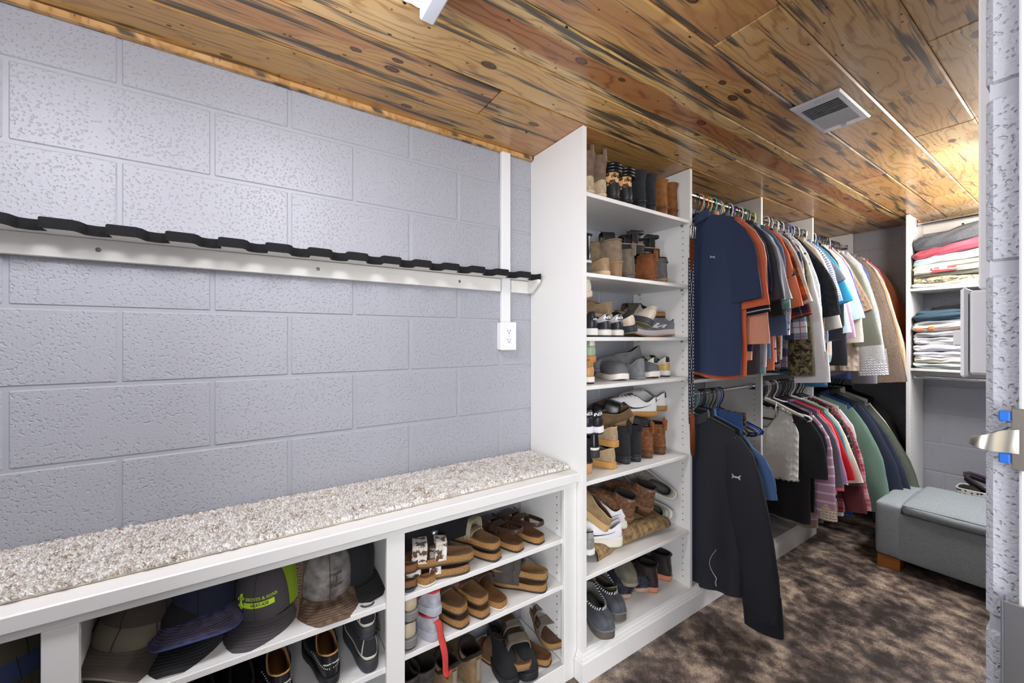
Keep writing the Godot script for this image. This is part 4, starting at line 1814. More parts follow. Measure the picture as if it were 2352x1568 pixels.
# plastic hanger hooked over a rod; origin at the top of its shoulders, rod centre 0.088 above
func hanger(c: String, label: String, at: Transform3D, k := {}) -> Node3D:
	var key := "hanger" + c + str(k)
	if shoe_cache.has(key):
		var o: Node3D = shoe_cache[key].duplicate()
		o.name = numbered("hanger")
		add_child(o, true)
		o.transform = at
		tag(o, label, "hanger", "clothes hangers on the closet rods")
		return o
	var t := thing("hanger", label, "hanger", at, "clothes hangers on the closet rods")
	var m := mat(c, k.get("rough", 0.3))
	var r: float = k.get("r", 0.0042)
	var hook := [V(0, -0.006, 0), V(0, 0.012, 0.003), V(0, 0.03, 0.014), V(0, 0.055, 0.023)]
	for i in 9:
		var a := lerpf(0.0, PI * 1.12, i / 8.0)
		hook.append(V(0, 0.079 + 0.0255 * sin(a), 0.0225 * cos(a) + 0.0005))
	var b := Mb.new()
	b.tube(hook, 0.0017 if k.get("wire", false) else 0.0030, 6)
	part("hook", b, mat("c9c9cc", 0.2, {"metal": 1.0}) if k.get("wire", false) else m, t)
	b = Mb.new()
	var w: float = k.get("w", 0.205)
	var loop := []
	if k.get("wood", false):
		for s in [-1.0, 1.0]:
			var arm := Mb.new()
			arm.tube(spline([V(0, -0.008, 0), V(0, -0.02, s * 0.05), V(-0.004, -0.052, s * 0.13), V(-0.012, -0.085, s * w)], 9), [0.016, 0.016, 0.015, 0.014, 0.013, 0.013, 0.013, 0.013, 0.011], 8, false, Vector2(0.45, 1.0))
			part("arm", arm, m, t)
	else:
		loop = [V(0, -0.006, 0), V(0, -0.03, 0.07), V(0, -0.066, 0.155), V(0, -0.085, w - 0.012), V(0, -0.097, w), V(0, -0.109, w - 0.004), V(0, -0.114, w - 0.02), V(0, -0.114, 0), V(0, -0.114, -w + 0.02), V(0, -0.109, -w + 0.004), V(0, -0.097, -w), V(0, -0.085, -w + 0.012), V(0, -0.066, -0.155), V(0, -0.03, -0.07)]
		b.tube(loop, r, 6, true)
		part("frame", b, m, t)
		if k.get("notch", false):
			for s in [-1.0, 1.0]:
				var nb := Mb.new()
				nb.tube([V(0, -0.050, s * 0.125), V(0, -0.062, s * 0.126), V(0, -0.078, s * 0.165), V(0, -0.071, s * 0.172)], r * 0.8, 5)
				part("notch", nb, m, t)
	shoe_cache[key] = t
	return t


# interlocked pair of arcs used as a small sports emblem
func arcs_emblem(parent: Node3D, f: Callable, w: float) -> void:
	var b := Mb.new()
	for s in [-1.0, 1.0]:
		var rows := []
		for j in 2:
			var row := PackedVector3Array()
			for i in 15:
				var u := lerpf(-1.0, 1.0, i / 14.0)
				var base: float = s * (-0.10 + 0.55 * pow(absf(u), 1.6))
				var th: float = 0.13 + 0.14 * pow(absf(u), 2.0)
				row.append(f.call(u * w, (base + (th if j else -th) * 0.9) * w, 0.001 + 0.0002 * s))
			rows.append(row)
		b.grid(rows)
	part("emblem", b, mat("cfd3da", 0.5), parent)


const ROD_HI := EYE + 0.737
const ROD_LO := EYE - 0.282
const ROD_Z := 0.30


# a garment on its hanger at x along a rod
func hang(x: float, rod: float, kind: String, k: Dictionary, label: String, hc := "1b1b1d", short := "") -> void:
	var turn := rng.randf_range(-3.5, 3.5) + float(k.get("turn", 0.0))
	var at := place(x, rod - 0.088, ROD_Z + rng.randf_range(-0.010, 0.010), turn)
	var kk := k.duplicate()
	if rod > EYE and not k.has("stop"):
		kk["stop"] = (EYE - 0.200) - (rod - 0.088)
	hanger(hc, "%s hanger carrying the %s" % [k.get("hn", "black plastic"), short], at, k.get("hk", {}))
	garment(kind, kk, label, at)


# ---------------------------------------------------------------- soft boxes, folded clothes
# rounded, slightly puffed box; wob shifts its skin
func soft_box(lo: Vector3, hi: Vector3, r: float, puff: float, n := 10, wob = null) -> Mb:
	var b := Mb.new()
	var c := (lo + hi) * 0.5
	var h := (hi - lo) * 0.5
	r = minf(r, minf(h.x, minf(h.y, h.z)))
	for ax in 3:
		for s in [-1.0, 1.0]:
			var u := (ax + 1) % 3
			var w := (ax + 2) % 3
			var rows := []
			var uvs := []
			for j in n + 1:
				var row := PackedVector3Array()
				var ur := []
				for i in n + 1:
					# finer steps near the edges
					var fu := sin(lerpf(-1.0, 1.0, i / float(n)) * PI / 2)
					var fw := sin(lerpf(-1.0, 1.0, j / float(n)) * PI / 2)
					var q := Vector3()
					q[ax] = s * h[ax]
					q[u] = fu * h[u]
					q[w] = fw * h[w]
					var inner := q.clamp(-h + Vector3.ONE * r, h - Vector3.ONE * r)
					var d := (q - inner)
					d = d.normalized() if d.length() > 1e-7 else Vector3.ZERO
					var p := inner + d * r
					p[ax] += s * puff * (1.0 - fu * fu) * (1.0 - fw * fw)
					p += c
					if wob != null:
						p = wob.call(p)
					row.append(p)
					ur.append(Vector2(p[u], p[w]))
				rows.append(row)
				uvs.append(ur)
			b.grid(rows, false, s < 0.0, uvs)
	return b


# a garment folded flat: layers whose fold faces -x
func folded(label: String, m: Material, at: Transform3D, wide: float, high: float, deep: float, layers: int, seed_: int, called := "folded_sweater", cat := "sweater") -> Node3D:
	var t := thing(called, label, cat, at, "folded clothes on the far shelves")
	var nz := fnl(seed_, 1.0, 2)
	var lh := high / layers
	for i in layers:
		var inset := 0.006 * (i % 2) + 0.004 * absf(nz.get_noise_2d(i * 7.0, 1.0))
		var b := soft_box(V(inset, lh * i, inset * 0.5), V(deep, lh * (i + 1) * 1.0, wide - inset), lh * 0.5, 0.001, 14, func(p: Vector3) -> Vector3:
			var k := nz.get_noise_2d(p.x * 7.0, p.z * 7.0 + seed_) * 0.014 + nz.get_noise_2d(p.x * 22.0 + 5.0, p.z * 22.0) * 0.006
			var dx := nz.get_noise_2d(p.z * 12.0, p.y * 40.0 + seed_) * 0.016
			return p + V(dx, k * minf(1.0, high / 0.03) * clampf(p.y / high + 0.2, 0.0, 1.0), nz.get_noise_2d(p.x * 10.0, p.y * 30.0) * 0.010))
		part("layer" if layers > 1 else "bundle", b, m, t)
	return t


# ---------------------------------------------------------------- caps
# A cap sits on its band at the origin with the brim towards +z.
func cap(label: String, k: Dictionary, at: Transform3D) -> Node3D:
	var t := thing("baseball_cap", label, "cap", at, "caps on the bench shelves")
	var cw: Material = k.get("m", cloth(k.get("c", "444444")))
	var cb: Material = k.get("mb", cw)
	var br: Material = k.get("mr", cw)
	var H: float = k.get("h", 0.125)
	var C := func(a: float, f: float, off: float) -> Vector3:
		var r := pow(maxf(0.0, cos(f * PI / 2)), 0.62)
		var y := H * pow(sin(f * PI / 2), 0.85)
		var fr := 1.0 + 0.06 * cos(a) * sin(f * PI)
		var n := V(sin(a) * cos(f * PI / 2), sin(f * PI / 2), cos(a) * cos(f * PI / 2))
		return V(0.080 * sin(a) * r * fr, y, 0.096 * cos(a) * r * fr) + n * off
	var sect := func(a0: float, a1: float, n: int) -> Mb:
		var b := Mb.new()
		var rows := []
		for j in 11:
			var row := PackedVector3Array()
			for i in n + 1:
				row.append(C.call(lerpf(a0, a1, i / float(n)), j / 10.0, 0.0))
			rows.append(row)
		b.grid(rows)
		return b
	part("crown", sect.call(-1.02, 1.02, 18), cw, t)
	part("back_panel", sect.call(1.02, TAU - 1.02, 24), cb, t)
	var ins := Mb.new()
	var rr := []
	for j in 6:
		var row := PackedVector3Array()
		for i in 33:
			row.append(C.call(TAU * i / 32.0, j / 6.0, -0.003))
		rr.append(row)
	ins.grid(rr, false, true)
	part("sweatband", ins, mat(k.get("in", "1e1c1b"), 0.95), t)
	var bt := Mb.new()
	bt.lathe([Vector2(0.0, 0.004), Vector2(0.005, 0.003), Vector2(0.007, 0.0), Vector2(0.006, -0.003)], 10, Transform3D(Basis(), V(0, H, 0)))
	part("button", bt, cw, t)
	var sm := Mb.new()
	for a in [0.0, 1.02, -1.02, 2.2, -2.2, PI]:
		var pts := []
		for j in 12:
			pts.append(C.call(a, j / 12.0, 0.0006))
		sm.tube(pts, 0.0011, 4)
	part("seam", sm, mat(k.get("sc", "2a2725"), 0.9), t)
	# brim
	var curl: float = k.get("curl", 0.030)
	var reach: float = k.get("reach", 0.078)
	var P := func(u: float, w: float, off: float) -> Vector3:
		var a := u * 1.12
		var inner: Vector3 = C.call(a, 0.0, 0.0)
		var x := 0.094 * sin(u * PI / 2)
		var z := 0.096 * cos(1.12) + (0.096 * (1.0 - cos(1.12)) + reach) * pow(maxf(0.0, cos(u * PI / 2)), 0.42)
		var p: Vector3 = inner.lerp(V(x, 0, z), w)
		p.y = -curl * pow(absf(p.x) / 0.09, 2.0) * (0.35 + 0.65 * w) - 0.010 * w + off
		return p
	var bb := Mb.new()
	var rows := []
	for q in [[0, -0.0016], [1, -0.0016], [2, -0.0016], [3, -0.0016], [3.04, 0.0], [3, 0.0016], [2, 0.0016], [1, 0.0016], [0, 0.0016]]:
		var row := PackedVector3Array()
		for i in 41:
			row.append(P.call(lerpf(-1, 1, i / 40.0), q[0] / 3.0, q[1]))
		rows.append(row)
	bb.grid(rows)
	part("brim", bb, br, t)
	var st := Mb.new()
	for j in 7:
		var w := 0.22 + j * 0.105
		var pts := []
		for i in 29:
			pts.append(P.call(lerpf(-1, 1, i / 28.0) * 0.94, w, 0.0019))
		st.tube(pts, 0.0006, 3)
	part("brim_stitching", st, mat(k.get("st", "5a5450"), 0.9), t).set_meta("kind", "stuff")
	var ed := Mb.new()
	var pts := []
	for i in 41:
		pts.append(P.call(lerpf(-1, 1, i / 40.0), 1.005, 0.0))
	ed.tube(pts, 0.0021, 5)
	part("brim_edge", ed, mat(k.get("e", k.get("c", "444444")), 0.9), t)
	if k.has("text"):
		for w in k.text:
			# text, size, x, y on the front, colour, serif
			put("lettering", lettering(w[0], w[1], func(x, y, li): return C.call((x + w[2]) / 0.088, (y + w[3]) / 0.17, 0.0012 + li * 0.4), 0.0009, w[5], true), mat(w[4], 0.6), t)
	if k.has("logo"):
		k.logo.call(t, C)
	return t


# ---------------------------------------------------------------- the wall rack, raceway and outlet
func make_wall_things() -> void:
	var w := mat("e9e7e0", 0.35)
	var t := thing("wall_rack", "long white wall rack with black foam lined notches above the bench", "wall rack")
	var y0 := EYE + 0.207
	part("back_board", bx(V(-1.25, y0, 0.0008), V(0.914, EYE + 0.262, 0.019)), w, t, false)
	part("back_board", bx(V(0.970, y0, 0.0008), V(1.075, EYE + 0.262, 0.019)), w, t, false)
	# notched shelf board: outline in plan
	var pitch := 0.1145
	var front := PackedVector2Array()
	var x := 1.075 - 20 * pitch
	front.append(Vector2(x, 0.104))
	for i in 20:
		# tongue, S-curve into the notch, rounded floor, straight step out to the next tongue
		var a := x + i * pitch
		front.append(Vector2(a, 0.104))
		front.append(Vector2(a + 0.052, 0.104))
		for j in 6:
			var f := j / 5.0
			front.append(Vector2(a + 0.056 + 0.010 * f, 0.104 - 0.006 - 0.030 * (0.5 - 0.5 * cos(f * PI))))
		for j in 5:
			var f := (j + 1) / 5.0
			front.append(Vector2(a + 0.066 + 0.044 * f, 0.068 - 0.007 * sin(f * PI)))
		front.append(Vector2(a + 0.1135, 0.0685))
		front.append(Vector2(a + 0.1135, 0.098))
	front.append(Vector2(1.075, 0.0685))
	var foam := PackedVector2Array()
	var board := PackedVector2Array()
	for p in front:
		board.append(p - Vector2(0, 0.006))
	var poly := board.duplicate()
	poly.append(Vector2(1.075, 0.0195))
	poly.append(Vector2(x, 0.0195))
	var flat := Transform3D(Basis(V(1, 0, 0), V(0, 0, 1), V(0, -1, 0)), V(0, EYE + 0.284, 0))
	var b := Mb.new()
	b.prism(poly, 0.0, 0.020, flat)
	part("notched_board", b, w, t, false)
	# foam strip along the notched edge, standing a little above and below the board
	b = Mb.new()
	var rows := []
	for q in [[-0.0005, 0.0], [0.0055, 0.0], [0.006, 0.5], [0.0055, 1.0], [-0.0005, 1.0], [-0.0005, 0.0]]:
		var row := PackedVector3Array()
		for i in front.size():
			var d := (front[mini(i + 1, front.size() - 1)] - front[maxi(i - 1, 0)]).normalized()
			var n := Vector2(-d.y, d.x)
			if n.y < -0.2:
				n = -n
			var p: Vector2 = board[i] + n * q[0] + Vector2(0, 0.0004)
			row.append(V(p.x, EYE + lerpf(0.2625, 0.2885, q[1]), p.y))
		rows.append(row)
	b.grid(rows)
	part("foam_strip", b, mat("17171a", 0.95, {"bump": "grain_h", "deep": 0.15, "tri": 14.0}), t, false)
	b = Mb.new()
	b.prism(PackedVector2Array([Vector2(0.0195, 0.0), Vector2(0.0195, 0.0545), Vector2(0.096, 0.0545), Vector2(0.090, 0.040), Vector2(0.034, 0.0)]), 1.058, 1.0745, Transform3D(Basis(V(0, 0, 1), V(0, 1, 0), V(1, 0, 0)), V(0, y0 + 0.001, 0)))
	part("end_bracket", b, w, t, false)
	for sx in [-0.335, 0.19, 0.715]:
		b = Mb.new()
		b.lathe([Vector2(0, 0.0015), Vector2(0.0045, 0.001), Vector2(0.006, 0.0)], 12, Transform3D(Basis(V(1, 0, 0), PI / 2), V(sx, EYE + 0.235, 0.019)))
		b.tube([V(sx - 0.0065, EYE + 0.235, 0.0195)], 0.0, 3)
		part("screw", b, mat("8b8a86", 0.4, {"metal": 0.8}), t)
	var rc := thing("cable_raceway", "white square raceway running from ceiling trim down the block wall to the outlet", "raceway", place(0.942, EYE, 0))
	part("channel", bx(V(-0.0225, 0.0725, 0.0008), V(0.0225, 0.829, 0.020), 0.002), mat("eceded", 0.35), rc, false)
	var o := thing("power_outlet", "white surface mounted double power outlet at the foot of the raceway", "outlet", place(0.942, EYE + 0.012, 0))
	var ow := mat("f0f0f0", 0.3)
	part("box", bx(V(-0.038, -0.060, 0.0008), V(0.038, 0.060, 0.034), 0.003), ow, o, false)
	part("face_plate", bx(V(-0.040, -0.0615, 0.0345), V(0.040, 0.0615, 0.0405), 0.003), ow, o, false)
	for yy in [0.0195, -0.0195]:
		b = Mb.new()
		var outl := PackedVector2Array()
		for i in 24:
			var a := TAU * i / 24.0
			outl.append(Vector2(0.0168 * cos(a), clampf(0.0168 * sin(a), -0.0135, 0.0135)))
		b.prism(outl, 0.0405, 0.0425, Transform3D(Basis(), V(0, yy, 0)))
		var s: Node3D = part("socket", b, ow, o, false)
		for q in [[-0.0063, 0.004, 0.0011, 0.0042], [0.0063, 0.004, 0.0011, 0.0034], [0.0, -0.0062, 0.0022, 0.0022]]:
			part("slot", bx(V(q[0] - q[2], yy + q[1] - q[3], 0.0424), V(q[0] + q[2], yy + q[1] + q[3], 0.0428), 0), mat("1a1a1a", 0.6), s, false)
	part("screw", bx(V(-0.002, -0.002, 0.0405), V(0.002, 0.002, 0.0415)), mat("cfcfcf", 0.3), o, false)
	make_vent()


func make_vent() -> void:
	var t := thing("ceiling_vent", "square white louvred air register set in the plank ceiling", "air vent", place(1.792, CEIL, 0.9175))
	var w := mat("e4e7ec", 0.35)
	var hx := 0.152
	var hz := 0.0745
	# sloping flange frame
	var b := Mb.new()
	var rows := []
	for q in [[hx, hz, -0.001], [hx, hz, -0.004], [hx - 0.006, hz - 0.005, -0.0085], [hx - 0.042, hz - 0.019, -0.0105], [hx - 0.042, hz - 0.019, -0.004]]:
		rows.append(PackedVector3Array([V(-q[0], q[2], -q[1]), V(q[0], q[2], -q[1]), V(q[0], q[2], q[1]), V(-q[0], q[2], q[1])]))
	b.grid(rows, true)
	part("vent_frame", b, w, t, false)
	part("duct", bx(V(-hx + 0.042, -0.004, -hz + 0.019), V(hx - 0.042, -0.001, hz - 0.019)), mat("26282b", 0.9), t, false)
	part("middle_bar", bx(V(-0.002, -0.0108, -hz + 0.019), V(0.002, -0.004, hz - 0.019)), w, t, false)
	for i in 18:
		var x := -0.105 + i * 0.0123
		var tilt := 0.62 if i < 9 else -0.62
		var sl := Mb.new()
		sl.box(V(-0.0056, -0.0006, -hz + 0.0195), V(0.0056, 0.0006, hz - 0.0195), 0.0003, Transform3D(Basis(V(0, 0, 1), tilt), V(x, -0.0075, 0)))
		part("slat", sl, w, t, false)
	part("lever", bx(V(0.117, -0.020, -0.006), V(0.121, -0.010, 0.012), 0.001), w, t, false)
	for q in [[-0.132, 0.0], [0.132, 0.0]]:
		part("screw", bx(V(q[0] - 0.003, -0.0125, -0.003), V(q[0] + 0.003, -0.0095, 0.003), 0.001), mat("b9bcc2", 0.35), t, false)


# ---------------------------------------------------------------- belt, ottoman, basket, lock box
func make_belt() -> void:
	var t := thing("leather_belt", "navy belt with white laced edges and tooled brown leather ends hanging on the tower edge", "belt")
	var z := FRONT + 0.006
	# centre line (x, y relative to the eye), half width
	var line := [[1.8035, 0.500, 0.016], [1.8045, 0.470, 0.0165], [1.805, 0.40, 0.0165], [1.805, 0.355, 0.011], [1.805, 0.33, 0.004]]
	var ribbon := func(pts: Array, th: float, zz: float) -> Mb:
		var b := Mb.new()
		var rows := []
		for q in pts:
			rows.append(PackedVector3Array([V(q[0] - q[2], EYE + q[1], zz - th), V(q[0] - q[2] + 0.001, EYE + q[1], zz), V(q[0] + q[2] - 0.001, EYE + q[1], zz), V(q[0] + q[2], EYE + q[1], zz - th)]))
		b.grid(rows, true)
		return b
	var cx := func(y: float) -> float: return 1.804 + 0.004 * smoothstep(-0.1, -0.55, y) + 0.003 * smoothstep(-0.35, -0.5, y)
	var strap := []
	for i in 40:
		var y := lerpf(0.395, -0.415, i / 39.0)
		strap.append([cx.call(y), y, 0.0205])
	part("strap", ribbon.call(strap, 0.003, z), mat("23273a", 0.7, {"bump": "grain_h", "deep": 0.02, "tri": 10.0}), t)
	var tool := mat("9a4f22", 0.45, {"tex": "worn", "bump": "worn", "deep": 0.35, "tri": 16.0})
	part("tooled_end", ribbon.call(line, 0.0025, z + 0.003), tool, t)
	var tip := []
	for i in 22:
		var y := lerpf(-0.335, -0.575, i / 21.0)
		var wd := 0.0195 if i > 4 else lerpf(0.003, 0.019, i / 4.0)
		if i > 16:
			wd = 0.0195 * sqrt(maxf(0.05, 1.0 - pow((i - 16) / 5.2, 2.0)))
		tip.append([cx.call(y) + 0.003 * smoothstep(-0.4, -0.57, y), y, wd])
	part("tooled_tip", ribbon.call(tip, 0.0025, z + 0.003), tool, t)
	var lace := Mb.new()
	for i in 48:
		var y := 0.38 - i * 0.0165
		for s in [-1.0, 1.0]:
			var x: float = cx.call(y) + s * 0.0165
			lace.box(V(x - 0.0022, EYE + y - 0.0042, z - 0.0002), V(x + 0.0022, EYE + y + 0.0042, z + 0.0014), 0.0008)
	part("edge_lacing", lace, mat("e6e4de", 0.7), t, false).set_meta("kind", "stuff")
	for s in [-1.0, 1.0]:
		var pts := []
		for i in 90:
			var y := lerpf(0.36, -0.33, i / 89.0)
			pts.append(V(cx.call(y) + s * 0.0085 * sin(y * TAU / 0.25), EYE + y, z + 0.0004))
		var b := Mb.new()
		b.tube(pts, 0.0007, 4)
		part("diamond_stitching", b, mat("c9ccd8", 0.7), t)
	for q in [[0.455, 0.019], [0.43, 0.0195]]:
		part("keeper", bx(V(1.8045 - q[1], EYE + q[0] - 0.006, z - 0.001), V(1.8045 + q[1], EYE + q[0] + 0.006, z + 0.0065), 0.002), tool, t, false)
	var fr := Mb.new()
	fr.tube([V(1.786, EYE + 0.49, z + 0.006), V(1.786, EYE + 0.545, z + 0.010), V(1.792, EYE + 0.556, z + 0.012), V(1.817, EYE + 0.556, z + 0.012), V(1.823, EYE + 0.545, z + 0.010), V(1.823, EYE + 0.49, z + 0.006)], 0.003, 8, true)
	part("buckle", fr, mat("d4d2cc", 0.2, {"metal": 1.0}), t)
	fr = Mb.new()
	fr.tube([V(1.8045, EYE + 0.49, z + 0.006), V(1.8045, EYE + 0.557, z + 0.013)], 0.002, 6)
	part("buckle_prong", fr, mat("d4d2cc", 0.2, {"metal": 1.0}), t)
	var hk := thing("peg", "small metal peg in the tower edge that the belt buckle hangs on", "peg")
	fr = Mb.new()
	fr.tube([V(1.804, EYE + 0.551, FRONT - 0.004), V(1.804, EYE + 0.551, FRONT + 0.018), V(1.804, EYE + 0.562, FRONT + 0.022)], 0.0035, 8)
	part("pin", fr, mat("9a9894", 0.3, {"metal": 1.0}), hk)


func make_ottoman() -> void:
	var t := thing("storage_ottoman", "grey fabric storage bench with padded lid and wooden block feet", "ottoman")
	var m := mat("b6c0c2", 0.9, {"tex": "heather", "bump": "weave", "deep": 0.06, "tri": 7.0, "rim": 0.2})
	var y := func(q: float) -> float: return EYE + q
	part("body", soft_box(V(3.11, y.call(-1.27), 0.800), V(3.64, y.call(-1.004), 1.300), 0.012, 0.006, 12), m, t)
	for q in [[0.705, 0.823], [1.277, 1.395]]:
		part("end_block", soft_box(V(3.11, y.call(-1.272), q[0]), V(3.64, y.call(-0.962), q[1]), 0.022, 0.007, 14), m, t)
	part("lid", soft_box(V(3.102, y.call(-1.002), 0.825), V(3.64, y.call(-0.942), 1.275), 0.020, 0.016, 16), m, t)
	var pc := Mb.new()
	pc.tube([V(3.106, y.call(-0.950), 0.832), V(3.103, y.call(-0.947), 1.05), V(3.106, y.call(-0.950), 1.268)], 0.0035, 6)
	part("piping", pc, m, t)
	var wood := mat("b98a56", 0.5, {"tex": "plank5", "uv": [0.5, 4.0]})
	for q in [[3.114, 0.716], [3.114, 1.284], [3.545, 0.716], [3.545, 1.284]]:
		part("foot", bx(V(q[0], 0.0, q[1]), V(q[0] + 0.09, 0.071, q[1] + 0.1), 0.003), wood, t, false)


func make_basket() -> void:
	var t := thing("storage_basket", "small white fabric basket with black spots behind the grey ottoman", "basket", place(3.93, EYE - 1.076, 1.046))
	var m := mat("ffffff", 0.9, {"tex": "spots", "uv": [8.0, 8.0]})
	var b := Mb.new()
	var rows := []
	for q in [[0.118, 0.072, 0.0], [0.128, 0.082, 0.10], [0.126, 0.080, 0.104], [0.123, 0.078, 0.10], [0.114, 0.068, 0.004]]:
		var row := PackedVector3Array()
		for i in 40:
			var a := TAU * i / 40.0
			row.append(V(q[1] * signf(cos(a)) * pow(absf(cos(a)), 0.35), q[2], q[0] * signf(sin(a)) * pow(absf(sin(a)), 0.35)))
		rows.append(row)
	var uvs := []
	for j in rows.size():
		var ur := []
		for i in 40:
			ur.append(Vector2(rows[j][i].z + rows[j][i].x, rows[j][i].y))
		uvs.append(ur)
	b.grid(rows, true, false, uvs)
	b.fan(rows[0], true)
	part("side", b, m, t)
	b = Mb.new()
	b.tube(rows[2], 0.0035, 6, true)
	part("rim", b, mat("efece6", 0.8), t)
	# it stands on a low crate hidden behind the ottoman
	var c := thing("storage_box", "plain white box behind the ottoman that carries the spotted basket", "box", place(3.93, 0, 1.046))
	part("carcass", bx(V(-0.12, 0.0, -0.19), V(0.10, EYE - 1.0765, 0.19), 0.004), white(), c, false)
	# the dark bag and cloth in the basket
	var bag := thing("handbag", "dark plum bag with padded handles lying in the spotted basket", "bag", place(3.93, EYE - 1.021, 1.046))
	var bm := mat("3a2d36", 0.7, {"rim": 0.3})
	part("body", soft_box(V(-0.05, -0.048, 0.015), V(0.05, 0.085, 0.105), 0.03, 0.01, 8), bm, bag)
	for q in [[0.0, 0.0], [0.025, -0.03]]:
		b = Mb.new()
		b.tube(spline([V(-0.02 + q[0], 0.03, 0.035), V(-0.05 + q[0], 0.09 + q[1], -0.035), V(-0.055 + q[0], 0.135 + q[1], -0.085), V(-0.05 + q[0], 0.155 + q[1], -0.07), V(-0.02 + q[0], 0.125 + q[1], 0.02), V(0.0 + q[0], 0.085, 0.09)], 22), 0.011, 7)
		part("handle", b, bm, bag)
	var ct := thing("folded_cloth", "dark green black cloth stuffed at the front of the spotted basket", "cloth", place(3.90, EYE - 1.031, 0.985))
	part("cloth", soft_box(V(-0.032, -0.035, -0.05), V(0.03, 0.075, 0.06), 0.025, 0.012, 10, func(p: Vector3) -> Vector3: return p + V(0.008 * sin(p.y * 60.0 + p.z * 40.0), -0.35 * maxf(0.0, p.z) + 0.006 * sin(p.z * 90.0), 0)), cloth("232622"), ct)


func make_lock_box() -> void:
	var t := thing("lock_box", "black steel lock box with a round key lock under the bench seat", "lock box", place(0.535, EYE - 0.672, 0.205))
	var m := mat("15161a", 0.35)
	part("body", bx(V(-0.125, -0.040, -0.19), V(0.125, 0.042, 0.0), 0.003), m, t, false)
	part("front", bx(V(-0.119, -0.036, 0.0), V(0.119, 0.038, 0.003), 0.001), m, t, false)
	var b := Mb.new()
	b.lathe([Vector2(0.0, 0.007), Vector2(0.005, 0.007), Vector2(0.006, 0.0055), Vector2(0.0085, 0.0055), Vector2(0.0115, 0.004), Vector2(0.0115, 0.0)], 18, Transform3D(Basis(V(1, 0, 0), PI / 2), V(-0.005, 0.004, 0.003)))
	part("key_lock", b, mat("c9ccd2", 0.2, {"metal": 1.0}), t)
	# two metal runners hold it under the seat
	for x in [-0.1, 0.1]:
		part("hanger_bracket", bx(V(x - 0.01, 0.042, -0.18), V(x + 0.01, 0.105, -0.02)), m, t, false)


